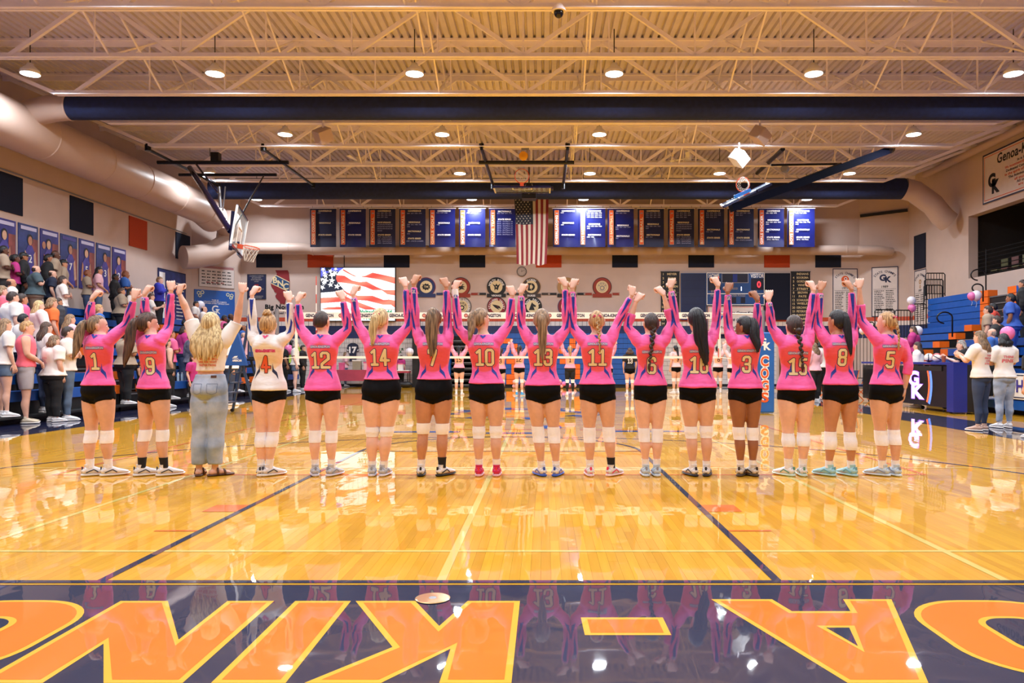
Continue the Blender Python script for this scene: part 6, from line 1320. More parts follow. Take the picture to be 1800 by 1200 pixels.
def hairset(kind, color):
    """shared hair meshes on the standard head, made once per kind"""
    if kind not in HC:
        S = dict(J=BJ, hyaw=0, tail=.04, hairw=1.15); r = empty('mould', (0, 0, 0))
        if kind == 'hat': 
            o = make_hair(S, 'short', 1, None, 'dark', r); mb = MB(); loft([(0, .022, 1.60, .083, .103), (0, .018, 1.64, .082, .1), (0, .012, 1.675, .06, .075), (0, .01, 1.69, .02, .03)], (1, 0, 0), 18, 2, 'none', True, mb=mb); loft([(0, .09, 1.605, .07, .006), (0, .15, 1.60, .06, .006), (0, .185, 1.595, .03, .005)], (1, 0, 0), 12, 2, mb=mb); mb.build('cap', BLACK, o, smooth='angle')
        else:
            end = {'long': (0, -.13, 1.28), 'bob': (0, -.10, 1.45), 'pony': (0, -.15, 1.32), 'highpony': (0, -.16, 1.36), 'braid': (0, -.13, 1.26)}.get(kind)
            o = make_hair(S, kind, 1, end, 'dark', r)
        HC[kind] = (o.data, [(c.name.split('.')[0], c.data, [m for m in c.data.materials]) for c in o.children], o.data.materials[0])
        for c in list(o.children): bpy.data.objects.remove(c)
        bpy.data.objects.remove(o); bpy.data.objects.remove(r)
    return HC[kind]
def setm(o, i, m): o.material_slots[i].link = 'OBJECT'; o.material_slots[i].material = m
def put_person(x, y, z, yaw, sc, pose, build, top, topm, bot, botm, hair, hcol, skin, label, group=None, shoem=None, capm=None):
    L = lib(pose, build); r = empty('person', (x, y, z), label, 'person', group, rz=yaw); r.scale = (sc, sc, sc)
    o = newobj('body', L['body'], r); setm(o, 0, SKINS[skin])
    to = newobj({'tank': 'tank_top', 'tee': 'tee_shirt', 'hoodie': 'hoodie', 'long': 'long_sleeved_top'}.get(top, 'jersey'), garment(L, top), r); setm(to, 0, topm)
    bo = newobj({'spandex': 'shorts', 'denim_shorts': 'denim_shorts'}.get(bot, bot), garment(L, bot), r); setm(bo, 0, botm)
    hd, kids, _ = hairset(hair, hcol); h = newobj('hair', hd, r); setm(h, 0, HAIR[hcol]); sd = h.modifiers.new('thickness', 'SOLIDIFY'); sd.thickness = .008; sd.offset = -1
    for nm, dt, ms in kids:
        c = newobj(nm, dt, h)
        if nm not in ('hair_tie', 'cap', 'scrunchie'): setm(c, 0, HAIR[hcol])
        if nm == 'cap' and capm: setm(c, 0, capm)
    if 'shoes' not in L:
        L['shoes'] = []
        for key in 'LR':
            up, so, ac = shoe(L['S']['J']['f'+key], L['S']['foot'+key], 1.0, ''); L['shoes'].append((up.mesh('shoe', WHITEP, True), so.mesh('sole', WHITEP, True)))
    for u, s in L['shoes']: so_ = newobj('shoe', u, r); setm(so_, 0, shoem or SH['white'][0]); newobj('sole', s, so_)
    return r, to, L
def cm(n, rgb, **k): return mat(n, rgb, .8, var=.06, vs=8, bump=.25, bs=14, **k)
WT = TEE; PKT = cm('pink_cotton', (214, 92, 140)); MAG = cm('magenta_cotton', (178, 44, 118)); HPK = cm('neon_pink', (240, 110, 130)); GRYB = cm('slate_cotton', (66, 84, 92)); NVT = cm('navy_cotton', (26, 34, 58)); BKT = cm('black_cotton', (20, 19, 22)); TANT = cm('tan_cotton', (160, 140, 120)); BLT = cm('blue_cotton', (44, 92, 168)); ROYT = cm('royal_cotton', (44, 48, 168)); ORT = cm('orange_cotton', (226, 112, 52)); DGR = cm('charcoal_cotton', (52, 52, 60)); PLD = cm('plaid_cotton', (120, 150, 172), rgb2=(190, 205, 214)); LBL = cm('pale_blue_cotton', (188, 200, 222)); BRN = cm('brown_cotton', (92, 66, 52)); RED = cm('red_cotton', (206, 72, 54)); SCR = cm('scrubs_blue', (56, 92, 178)); KHK = cm('khaki_cotton', (120, 104, 92)); LPK = cm('light_pink_cotton', (232, 180, 190)); GYS = cm('grey_shorts', (168, 162, 168)); JMID = mat('mid_denim', (86, 104, 128), .8, var=.2, vs=6); HATK = cm('orange_cap', (220, 92, 40)); STR = cm('striped_cotton', (70, 72, 88), rgb2=(120, 122, 140))
def yaw_to(x, y, tx=-.5, ty=30): return -math.atan2(tx-x, ty-y)
def seat_spectator(pxx, pyy, side, spec, label, rows, dz=0, group=None, yawo=0):
    best = None
    for k, X, zf in rows:
        s = (pxx-VX)/(X*side); zh = EYE+(VY-pyy)/s
        sc = (zh-zf)/1.565; sc_ = min(1.13, max(.88, sc)); e = abs(sc-sc_)*3+abs(sc_-1.01)
        if best is None or e < best[0]: best = (e, X*side, F_PX/s, zf, sc_, zh)
    _, X, Y, zf, sc, zh = best; z = zf
    zz = zh-1.565*sc
    if abs(zz-zf) > .02: sc = min(1.18, max(.80, (zh-zf)/1.565))
    pose, build, top, tm, bot, bm__, hair, hc, skin = spec
    return put_person(X, Y, zf, yaw_to(X, Y)+yawo, sc, pose, build, top, tm, bot, bm__, hair, hc, skin, label, group)
LR = [(-1, 9.45, 0)]+[(k, 9.9+.56*k-.13, .15+.3*k) for k in range(8)]; RRW = [(k, 10.3+.5*k-.13, .27+.26*k) for k in range(7)]
CROWD = [
 (5, 441, 'crossed', 'm', 'tee', TANT, 'trousers', BKT, 'short', 'black', 4, 'man in a tan top at the far left edge of the top row'),
 (26, 455, 'crossed', 'f', 'tee', MAG, 'trousers', BKT, 'highpony', 'black', 4, 'person in a magenta tee standing in the top row'),
 (40, 452, 'down', 'm', 'long', BKT, 'trousers', BKT, 'hat', 'black', 3, 'person in black with a dark cap in the top row'),
 (84, 455, 'down', 'm', 'long', BKT, 'trousers', BKT, 'short', 'black', 3, 'man in a black top beside a person in cream, top row'),
 (96, 444, 'down', 'm', 'tee', TANT, 'trousers', BKT, 'buzz', 'black', 4, 'person in a cream shirt behind the man in black'),
 (110, 464, 'clasp', 'm', 'tee', TANT, 'trousers', BKT, 'hat', 'black', 2, 'person in a beige shirt and a dark cap near the top'),
 (62, 474, 'heart', 'wm', 'tee', GRYB, 'trousers', KHK, 'bald', 'dark', 1, 'balding man in a slate grey tee, hand on his heart'),
 (91, 482, 'down', 'm', 'tee', NVT, 'trousers', BKT, 'buzz', 'dark', 1, 'man in a navy tee standing behind the grey shirt'),
 (109, 493, 'crossed', 'f', 'tee', WT, 'jeans', DENIMD, 'bob', 'dark', 1, 'dark-haired person in a white tee, arms folded, beside the navy tee'),
 (18, 498, 'down', 'm', 'tee', WT, 'trousers', BKT, 'bald', 'dark', 2, 'bald man with glasses in a white tee'),
 (153, 481, 'crossed', 'f', 'tee', TANT, 'jeans', DENIMD, 'short', 'red', 3, 'woman in a beige tee below the fourth portrait'),
 (173, 476, 'clasp', 'f', 'tee', LPK, 'jeans', JMID, 'long', 'black', 2, 'woman in a pale pink tee with long black hair, top row'),
 (202, 488, 'down', 'm', 'long', BKT, 'trousers', BKT, 'short', 'black', 4, 'man all in black below the last portrait'),
 (220, 483, 'crossed', 'm', 'tee', BLT, 'trousers', BKT, 'short', 'red', 3, 'person in a blue tee below the last portrait'),
 (2, 512, 'down', 'f', 'tee', HPK, 'jeans', DENIMD, 'bob', 'light', 0, 'person in a neon pink top cut by the left edge'),
 (21, 524, 'down', 'wm', 'tee', WT, 'trousers', BKT, 'short', 'dark', 1, 'bearded dark-haired man in a plain white tee'),
 (37, 527, 'down', 'f', 'tee', PKT, 'trousers', BKT, 'highpony', 'dark', 2, 'woman with sunglasses on her hair behind the bearded man'),
 (31, 542, 'crossed', 'wm', 'long', LBL, 'trousers', BKT, 'short', 'brown', 1, 'man in glasses and a pale blue shirt'),
 (67, 538, 'crossed', 'wf', 'tee', WT, 'trousers', BKT, 'long', 'blonde', 0, 'curly blonde woman in a white tee with a dark red strap'),
 (90, 533, 'down', 'f', 'tee', ORT, 'jeans', DENIMD, 'bob', 'light', 1, 'person in an orange top behind the charcoal hoodie'),
 (101, 532, 'down', 'm', 'hoodie', DGR, 'jeans', DENIMD, 'short', 'dark', 2, 'person in glasses and a charcoal hoodie'),
 (40, 562, 'down', 'm', 'tee', WT, 'trousers', BKT, 'short', 'black', 2, 'black-haired boy in a white tee behind the pink tank top'),
 (80, 577, 'down', 'f', 'tee', WT, 'jeans', DENIMD, 'long', 'brown', 1, 'girl with long brown hair in a white tee, front rows'),
 (7, 572, 'down', 'f', 'tee', WT, 'denim_shorts', JMID, 'long', 'light', 1, 'girl with wavy light hair in denim shorts at the left edge'),
 (122, 562, 'down', 'f', 'tee', LPK, 'jeans', DENIMD, 'long', 'light', 1, 'girl with long straight light brown hair behind player 1'),
 (172, 544, 'down', 'f', 'tee', BLT, 'jeans', DENIMD, 'pony', 'gold', 1, 'blonde woman in a blue tee behind player 1'),
 (213, 513, 'crossed', 'wm', 'tee', TANT, 'trousers', BKT, 'short', 'brown', 2, 'broad man in a cream tee, arms crossed, above player 9'),
 (228, 514, 'down', 'f', 'tee', WT, 'jeans', DENIMD, 'long', 'black', 2, 'black-haired woman in white beside the broad man'),
 (265, 522, 'clap', 'f', 'tee', WT, 'trousers', BKT, 'bob', 'brown', 1, 'person in a white tee clapping by the rail'),
 (280, 493, 'heart', 'm', 'long', ROYT, 'trousers', BKT, 'short', 'light', 0, 'young man in a violet-blue sweatshirt before the record board'),
 (221, 590, 'crossed', 'wm', 'tee', TANT, 'trousers', BKT, 'short', 'dark', 2, 'heavy man in a pale striped polo behind player 9'),
 (299, 588, 'crossed', 'f', 'tee', PKT, 'trousers', BKT, 'pony', 'dark', 2, 'girl in a pink tee holding a phone behind player 9'),
 (322, 581, 'crossed', 'wf', 'long', MAG, 'jeans', DENIMD, 'bob', 'dark', 2, 'woman in a magenta sweater near the coach'),
 (292, 603, 'down', 'wf', 'tank', BRN, 'trousers', BKT, 'bob', 'brown', 1, 'woman in a brown sleeveless top, arm bent, front row'),
 (344, 535, 'clasp', 'm', 'tee', WT, 'trousers', BKT, 'short', 'black', 2, 'man in a white tee below the blue gear sheet'),
 (358, 544, 'clasp', 'm', 'tee', WT, 'trousers', BKT, 'bald', 'dark', 1, 'bald person next to the pale balloon'),
 (325, 568, 'down', 'm', 'tee', BKT, 'trousers', BKT, 'short', 'black', 4, 'person in black in the shade above the magenta sweater'),
 (336, 592, 'down', 'm', 'long', STR, 'jeans', DENIMD, 'short', 'dark', 2, 'person in a grey striped top behind the coach'),
 (394, 560, 'down', 'f', 'tee', PKT, 'trousers', BKT, 'short', 'black', 4, 'person in pink right of the coach, back row'),
 (405, 557, 'down', 'm', 'tee', BKT, 'trousers', BKT, 'buzz', 'black', 4, 'short-haired person in black by the wall corner'),
 (397, 574, 'down', 'm', 'tee', ORT, 'trousers', BKT, 'hat', 'brown', 2, 'person in an orange cap right of the coach'),
 (427, 577, 'down', 'm', 'tee', BLT, 'trousers', BKT, 'buzz', 'dark', 3, 'close-cropped man left of player 4'),
 (428, 590, 'down', 'm', 'tee', LPK, 'trousers', BKT, 'bald', 'grey', 0, 'bald man behind the blue referee pad'),
 (417, 597, 'down', 'wm', 'tee', PLD, 'jeans', DENIMD, 'short', 'black', 2, 'man in a light blue plaid shirt beside the referee stand'),
]
for c in CROWD: seat_spectator(c[0], c[1], -1, c[2:11], c[11], LR, group=None)
# people on the floor on the left
def floor_person(pxx, pyh, pyf, spec, label, yaw, shoem=None, group=None):
    s = (pyf-VY)/EYE; Y = F_PX/s; X = (pxx-VX)/s; sc = (EYE+(VY-pyh)/s)/1.565; return put_person(X, Y, 0, yaw, sc, *spec, label, group, shoem)
CLOG = mat('clog_cream', (214, 200, 176), .5, var=0)
floor_person(46, 577, 744, ('clasp', 'm', 'tank', HPK, 'shorts', GYS, 'short', 'gold', 1), 'young man in a neon pink tank top and pale grey shorts', -1.0, CLOG)
r, to, L = floor_person(94, 600, 741, ('down', 'wf', 'tee', WT, 'trousers', BKT, 'bob', 'ash', 1), 'woman in an oversized white tee and black trousers, back turned', -.5, SH['white'][0])
T = tree(L['cloth']['tee']); decal('shirt_print', T, [words('THINK PINK', -.02, 1.24, .2, .04, 0), words('GK', .0, 1.17, .09, .07, 0)], [LPK, TXTO], to, .004)
floor_person(118, 586, 739, ('crossed', 'm', 'tee', WT, 'jeans', JMID, 'short', 'dark', 1), 'man in a white tee and loose grey jeans beside the woman in white', -.9, SH['white'][0])
floor_person(341, 630, 724, ('down', 'c', 'tee', MAG, 'trousers', BKT, 'pony', 'brown', 1), 'small girl in a magenta tee beside the coach', -1.9)
floor_person(247, 640, 716, ('crossed', 'f', 'tank', BKT, 'trousers', BKT, 'pony', 'dark', 2), 'person in a black top holding a pink bag behind player 9', -1.4)
# right side
for c in [(1747, 541, 'down', 'm', 'tee', RED, 'jeans', DENIMD, 'short', 'black', 2, 'man in a red tee looking left on the right bleachers'), (1738, 546, 'down', 'm', 'tee', TANT, 'trousers', BKT, 'short', 'dark', 1, 'person in grey half hidden behind the red tee'),
          (1754, 564, 'down', 'm', 'long', BKT, 'trousers', BKT, 'short', 'dark', 1, 'dark-haired man in black below the red tee'), (1778, 525, 'heart', 'wf', 'tee', SCR, 'trousers', SCR, 'pony', 'black', 3, 'woman in blue scrubs, hand on her chest'),
          (1799, 500, 'heart', 'm', 'long', BKT, 'trousers', BKT, 'short', 'dark', 2, 'person in black with a raised arm at the right edge'), (1745, 586, 'down', 'm', 'tee', BLT, 'trousers', BKT, 'bald', 'grey', 1, 'bald man behind the two women in white tees'),
          (1606, 580, 'crossed', 'wf', 'long', MAG, 'trousers', BKT, 'long', 'brown', 1, 'woman with glasses in a pink top and scarf beyond the scorer table')]:
    r = seat_spectator(c[0], c[1], 1, c[2:11], c[11], RRW)
floor_person(1614, 609, 716, ('clasp', 'f', 'long', WT, 'trousers', BKT, 'long', 'dark', 1), 'dark-haired woman in white sitting low behind the scorer table', .9)
floor_person(1691, 607, 724, ('clap', 'f', 'tee', BKT, 'trousers', BKT, 'bob', 'grey', 0), 'grey-blonde woman in a dark and white top beyond the scorer table', 1.2)
r, to, L = floor_person(1724, 594, 757, ('clap', 'f', 'tee', WT, 'leggings', mat('navy_jeans', (44, 60, 92), .8, var=.15, vs=6), 'long', 'ash', 1), 'clapping woman in a white tee and tight navy jeans, long streaked hair', .55, mat('shoe_blush', (196, 164, 150), .6))
T = tree(L['cloth']['tee']); sp = [words(a, .02, 1.27-.045*k, w_, .03, 0) for k, (a, w_) in enumerate((('THINK', .15), ('PINK GAME', .2), ('COGS', .14), ('STRONG', .18)))]
decal('shirt_print', T, sp, [mat('rose_shirt_print', (222, 110, 120), var=0)], to, .004)
r, to, L = floor_person(1765, 598, 752, ('crossed', 'f', 'tee', WT, 'jeans', DENIM, 'bob', 'black', 2), 'black-haired woman in a white printed tee and pale jeans', .1, SH['blackwhite'][0])
T = tree(L['cloth']['tee']); decal('shirt_print', T, [words('THINK', 0, 1.27, .2, .04, 0), words('PINK', 0, 1.2, .22, .06, 0)], [mat('rose_shirt_print', 0)], to, .004)
floor_person(1822, 612, 770, ('down', 'm', 'tee', BKT, 'trousers', BKT, 'short', 'dark', 1), 'person at the right edge in white and black sneakers', .3, SH['blackwhite'][0]).__class__
floor_person(1432, 610, 707, ('clasp', 'f', 'long', LPK, 'trousers', BKT, 'long', 'ash', 1), 'woman with very long straight hair in a pale pink top', .5)
floor_person(1444, 604, 702, ('down', 'f', 'tee', WT, 'trousers', BKT, 'bob', 'black', 2), 'dark-haired person in white beside the long-haired woman', .2)
floor_person(1450, 598, 692, ('down', 'f', 'tee', LPK, 'trousers', BKT, 'pony', 'dark', 1), 'person in pink farther back by the team chairs', .9)
# by the pink table
floor_person(607, 622, 679, ('clasp', 'f', 'tee', LPK, 'jeans', JMID, 'bob', 'light', 1), 'woman in pink with a belt bag bending by the pink table', -1.2)
floor_person(519, 606, 689, ('down', 'f', 'tee', WT, 'denim_shorts', JMID, 'bob', 'grey', 0), 'woman in a white tee and denim shorts left of player 12', -1.3)
floor_person(513, 604, 684, ('down', 'm', 'tee', mat('lime_cotton', (170, 200, 60)), 'trousers', BKT, 'short', 'black', 4), 'man in a lime top beside the pink balloon', .3)
floor_person(500, 608, 688, ('down', 'm', 'tee', BKT, 'trousers', BKT, 'short', 'dark', 2), 'person in black just right of player 4', -1.0)
floor_person(532, 612, 686, ('down', 'm', 'long', BKT, 'trousers', BKT, 'short', 'dark', 1), 'person in black left of player 12 legs', -1.4)
floor_person(705, 628, 680, ('down', 'f', 'tee', MAG, 'trousers', BKT, 'bob', 'dark', 1), 'person in magenta at the white side table', -.4)
floor_person(405, 600, 712, ('down', 'wf', 'tee', WT, 'jeans', DENIMD, 'bob', 'brown', 1), 'person in white and dark jeans behind the referee stand', -1.2)
# opposing row across the net
LPJ = mat('pale_pink_jersey', (236, 150, 170), .6, var=.04); WPJ = mat('blush_jersey', (238, 196, 196), .6, var=.04)
FAR = [(807, 614, 694, 'up', '15', 'highpony', 'black', 1, 0, LPJ, 'far player in pale pink, dark braid, between players 7 and 10'), (880, 617, 694, 'up', '3', 'pony', 'dark', 1, 0, LPJ, 'far player in pink with a black raised sleeve'), (913, 613, 695, 'up', '12', 'highpony', 'dark', 1, -.25, LPJ, 'far player in pink with bright blue shoes'),
       (1002, 614, 695, 'up', '1', 'pony', 'gold', 1, 0, LPJ, 'far player in pink over black leggings'), (1068, 616, 694, 'up', '2', 'pony', 'dark', 1, 0, LPJ, 'far player with white raised sleeves hidden behind the blonde braid player'), (1107, 617, 694, 'down', '13', 'bob', 'brown', 1, 0, BKT, 'far libero in a black jersey numbered 13'),
       (1188, 613, 692, 'down', '5', 'braid', 'black', 1, .5, WPJ, 'far player in white and peach, arm down, black braid'), (1262, 614, 691, 'up', '6', 'highpony', 'black', 1, 0, WPJ, 'far player numbered 6 between players 16 and 3'), (1287, 616, 692, 'up', '9', 'pony', 'dark', 1, 0, WPJ, 'far player glimpsed under the net beside the padded pole')]
for x, yh, yf, pose, num, hr, hc, sk, yw, tm, lb in FAR:
    bot = ('leggings' if 'leggings' in lb else 'spandex'); shm = mat('shoe_cyan', (60, 160, 220), .5, var=0) if 'blue shoes' in lb else SH['white'][0]
    r, to, L = floor_person(x, yh, yf, (pose, 'f', 'jersey' if pose == 'up' else 'jersey_short', tm, bot, SPANDEX if bot == 'spandex' else BKT, hr, hc, sk), lb, yw, shm, 'far team standing across the net')
    T = L.setdefault('T', tree(L['cloth']['jersey' if pose == 'up' else 'jersey_short'])); dk = tm is not BKT
    decal('number', T, digits(num, 0, 1.21, .15), [TXTK if dk else WHITE, mat('peach_print', (240, 170, 130), var=0) if dk else TXTK], to, .003)
    if dk: decal('panel', T, [([(-.12, 1.08), (.12, 1.08), (.13, 1.33), (-.13, 1.33)], [(0, 1, 2, 3)], 0, 0)], [mat('peach_print', 0)], to, .0015)
    for key in 'LR':
        knit('knee_pad', L['G']['legs'][key], .43, .55, .009, PAD, r); knit('sock', L['G']['legs'][key], .085, .19, .005, SOCKW, r)

# ------------------------------------------------------------------ net, poles, antennas
YN = 16.87; sN = F_PX/YN; CORD = mat('net_cord', (26, 24, 26), .8, var=0); TAPE = mat('net_tape', (236, 230, 222), .6, var=0)
nx0, nx1 = -5.55, 3.92
net = empty('volleyball_net', (nx0, YN, 0), 'volleyball net with a white lettered top tape crossing the whole court', 'net')
MB(off=(nx0, YN, 0)).box(nx0, nx1, YN-.006, YN+.006, 2.10, 2.24).build('top_tape', TAPE, net); MB(off=(nx0, YN, 0)).box(nx0, nx1, YN-.005, YN+.005, 1.215, 1.265).build('bottom_tape', TAPE, net)
for x in (nx0, nx1-.06): MB(off=(nx0, YN, 0)).box(x, x+.06, YN-.006, YN+.006, 1.24, 2.24).build('side_tape', TAPE, net)
mb = MB(off=(nx0, YN, 0)); x = nx0+.1
while x < nx1: mb.box(x-.0016, x+.0016, YN-.0016, YN+.0016, 1.26, 2.1); x += .1
for k in range(1, 9): mb.box(nx0, nx1, YN-.0016, YN+.0016, 1.24+.1*k-.0016, 1.24+.1*k+.0016)
o = mb.build('mesh', CORD, net); o['kind'] = 'stuff'
A = Art((nx0, YN-.007, 0), (1, 0, 0), t=.001)
for k in range(10):
    cx = .55+k*.93
    if cx < 9.2: A.text('lettering', TXTN, 'GENOA-KINGSTON', (cx, 2.17), .072, w=.62, bold=.05); A.disc('emblem', MAROON, (cx+.465, 2.17), .045, 1, .025, 14); A.disc('emblem', TXTO, (cx+.465, 2.17), .018, 1, n=8)
A.build(net)
for i, x in enumerate((nx0+.48, nx1-.05)):
    o = empty('antenna', (x, YN-.02, 1.24), 'red and white antenna on the '+('left' if i == 0 else 'right')+' end of the net', 'antenna', 'net antennas')
    for k in range(9): MB().cyl((0, 0, k*.2), (0, 0, (k+1)*.2), .009, 8).build('band', mat('antenna_red', (206, 60, 44), var=0) if k % 2 == 0 else WHITE, o, smooth='angle')
o = empty('net_pole', (-5.95, YN, 0), 'grey steel net pole with a floor plate on the left', 'net pole', 'net poles'); MB().tube([(0, 0, .01), (0, 0, 2.32)], .045, 16).build('pole', GREY, o, smooth='angle'); MB().cyl((0, 0, 0), (0, 0, .02), .12, 20).build('base_plate', BLKM, o); MB().box(-.04, .04, -.12, -.04, 1.0, 1.16).build('winch', BLKM, o)
for z, z2 in ((2.24, 2.3), (1.24, 1.2)): MB().cyl((0, 0, z2), (nx0+5.95, 0, z), .008, 6).build('cord', TAPE, o)
XP = (1341-VX)/sN
o = empty('net_pole', (XP, YN, 0), 'net pole wrapped in a blue pad lettered COGS', 'net pole', 'net poles'); MB().tube([(0, 0, .01), (0, 0, 2.28)], .045, 16).build('pole', GREY, o, smooth='angle')
mb = MB(); mb.prism([(-.2, -.2), (.2, -.2), (.2, .2), (-.2, .2)], (0, 0, .02), (1, 0, 0), (0, 1, 0), (0, 0, 1), 1.77); o2 = mb.build('pole_pad', mat('pad_blue', (22, 92, 172), .45, var=.05), o)
bv = o2.modifiers.new('soft', 'BEVEL'); bv.width = .03; bv.segments = 3
A = Art((XP, YN-.203, 0), (1, 0, 0), t=.002)
for k, ch in enumerate('COGS'):
    A.text('lettering', WHITE, ch, (-.02, 1.155-.265*k), .23, 1, bold=.09, w=.2); A.text('lettering', TXTO, ch, (-.02, 1.155-.265*k), .21, 3, bold=.03, w=.175)
A.text('monogram', WHITE, 'K', (.04, 1.48), .16, 2, bold=.04); A.text('monogram', WHITE, 'G', (-.06, 1.58), .16, 1, bold=.04); A.build(o)
MB().cyl((0, 0, 2.2), (nx1-XP, 0, 2.22), .012, 6).build('cord', TAPE, o); MB().cyl((0, 0, 1.1), (nx1-XP, 0, 1.24), .008, 6).build('cord', TAPE, o)
# referee stand
RX, RY = -6.75, 17.0
o = empty('referee_stand', (RX, RY, 0), 'tall blue referee ladder stand with a triangular lettered pad beside the left pole', 'referee stand'); STB = mat('stand_steel', (64, 84, 116), .35, metal=.6, var=0); PDB = mat('stand_pad', (22, 74, 146), .5, var=.05)
for y in (-.28, .28):
    MB().bar((-.35, y, .03), (.0, y, 2.0), .05).build('rail', STB, o); MB().bar((.38, y, .03), (.06, y, 1.2), .05).build('rail', STB, o); MB().tube([(.0, y, 1.2), (.02, y, 2.15), (.2, y, 2.15), (.3, y, 1.25)], .02, 8).build('handrail', STB, o, smooth='angle')
for k in range(5): MB().box(-.33+.062*k, -.23+.062*k, -.27, .27, .22+.22*k, .25+.22*k).build('rung', STB, o)
MB().box(-.16, .34, -.3, .3, 1.16, 1.2).build('platform', BLKM, o)
for sy in (-.28, .28): MB().cyl((-.36, sy-.03, .04), (-.36, sy+.03, .04), .04, 12).build('wheel', BLKM, o)
mb = MB(); mb.prism([(-.24, 1.06), (.24, 1.06), (.04, 1.78), (-.0, 1.78)], (0, -.42, 0), (1, 0, 0), (0, 0, 1), (0, 1, 0), .1); mb.build('pad', PDB, o)
A = Art((RX, RY-.422, 0), (1, 0, 0), t=.002); A.text('lettering', WHITE, 'AMERICAN', (.03, 1.17), .045, w=.2, bold=.04); A.rect('lettering', WHITE, -.07, .06, 1.215, 1.225, 2); A.poly('lettering', WHITE, [(-.06, 1.235), (.02, 1.235), (.05, 1.27), (-.02, 1.265)], 2); A.build(o)

# ------------------------------------------------------------------ scorer table and what is on it
TX, TY0, TY1, TH = 8.9, 16.5, 21.3, 1.13
o = empty('scorer_table', (TX, TY0, 0), 'long black scorer table with a lit team monogram and blue corner post', 'table'); TB = mat('table_blue', (20, 36, 130), .4, var=.04); LEDP = mat('led_panel_black', (10, 9, 12), .25, var=0)
MB().box(.0, .75, 0, TY1-TY0, TH-.05, TH).build('tabletop', TB, o); MB().box(.02, .06, .3, TY1-TY0-.05, .12, TH-.09).build('front_panel', LEDP, o); MB().box(.0, .3, 0, .28, .04, TH-.052).build('corner_post', TB, o); MB().box(.3, .75, 0, .06, .04, TH-.052).build('end_panel', BLACK, o)
MB().box(.0, .02, .5, TY1-TY0-.3, TH-.2, TH-.09).build('front_rail', BLACK, o)
for y in (.35, 1.6, 3.0, 4.5):
    for x in (.12, .65): MB().cyl((x, y-.03, .05), (x, y+.03, .05), .045, 12).build('caster', BLKM, o)
LEDG = mat('led_monogram', (255, 226, 226), emit=2.2); LEDO = mat('led_orange', (255, 90, 50), emit=1.6); LEDV = mat('led_violet', (150, 90, 235), emit=1.2); LEDB = mat('led_blue', (90, 130, 220), emit=1.0)
A = Art((TX+.019, TY1, 0), (0, -1, 0), t=.003); c0 = TY1-18.35
for (m, l, b) in ((LEDV, 1, .07), (LEDG, 2, .03)): A.text('lit_monogram', m, 'G', (c0+.04, .74), .33, l, bold=b, w=.5 if l == 2 else .56); A.text('lit_monogram', m, 'K', (c0+.24, .43), .33, l, bold=b, w=.6 if l == 2 else .66)
A.disc('lit_arc', LEDO, (c0-.40, .60), 1.2, 1, 1.14, 24, -.42, .42, ry=1.0); A.disc('lit_arc', LEDB, (c0-.40, .60), 1.32, 1, 1.22, 24, -.42, .42, ry=1.1); A.build(o)
def onpx(pxx, X): return F_PX*X/(pxx-VX)
VB = [mat('ball_white', (236, 228, 222), .45, var=0), mat('ball_red', (176, 30, 50), .45, var=0), mat('ball_navy', (40, 50, 70), .45, var=0)]
for i, (p, dx, lb) in enumerate(((1633, 9.15, 'white and grey volleyball on the scorer table'), (1647, 9.1, 'white volleyball with a red stripe on the scorer table'))):
    y = onpx(p, dx); o = empty('volleyball', (dx, y, TH+.105), lb, 'ball', rz=i*1.1); me = MB(); me.sphere((0, 0, 0), .105, n=56, m=40)
    bme = me.mesh('panels', VB, True)
    for pl in bme.polygons:
        c = pl.center; pl.material_index = (1 if abs(c.x+c.z*.5) < .035 else (2 if abs(c.z-c.y*.6) < .012 else 0)) if i else (2 if abs(c.x-c.y*.7) < .014 else (1 if c.z < -.06 else 0))
    newobj('panels', bme, o)
    for a in (0, PI/2): mb = MB(); mb.tube([(.1055*math.cos(t)*math.cos(a), .1055*math.cos(t)*math.sin(a), .1055*math.sin(t)) for t in np.linspace(0, 2*PI, 33)[:-1]], .0012, 5, closed=True); mb.build('seam', GREYP, o)
def bottle(p, X, z, m, capm, h, r, lb, cat='bottle'):
    o = empty('bottle' if cat == 'bottle' else 'cup', (X, onpx(p, X) if p > 500 else F_PX*-X/(VX-p), z), lb, cat); MB().tube([(0, 0, 0), (0, 0, h*.7), (0, 0, h*.82), (0, 0, h*.86)], [r, r, r*.6, r*.4] if cat == 'bottle' else [r*.8, r, r, r*.98], 16).build('body', m, o, smooth='angle')
    if cat == 'bottle': MB().cyl((0, 0, h*.86), (0, 0, h), r*.5, 12).build('cap', capm, o, smooth='angle')
CLR = mat('bottle_clear', (190, 214, 230), .12, var=0, alpha=.55); TEAL = mat('bottle_teal', (70, 180, 210), .3, var=0)
bottle(1608, 9.2, TH, CLR, TEAL, .26, .04, 'clear water bottle with a teal cap on the scorer table'); bottle(1659, 9.0, TH, mat('cup_brown', (140, 72, 50), .5), None, .17, .045, 'brown paper cup beside the volleyballs', 'cup'); bottle(1653, 10.3, .73, CLR, WHITEP, .24, .035, 'clear bottle on the lowest right bench')
thing('paper_stack', MB().prism([(0, 0), (.3, .02), (.28, .42), (-.02, .4)], (9.1, onpx(1619, 9.2), TH), (1, 0, 0), (0, 1, 0), (0, 0, 1), .012), WHITE, 'loose white papers on the scorer table', 'papers', loc=(9.1, onpx(1619, 9.2), TH))
o = empty('laptop', (9.05, onpx(1598, 9.1), TH), 'open white laptop at the far end of the scorer table', 'laptop'); MB().box(0, .25, -.18, .18, 0, .015).build('base', WHITEP, o); MB().bar((0, 0, .015), (-.06, 0, .24), .36, .01, up=(0, 0, 1)).build('lid', WHITEP, o)
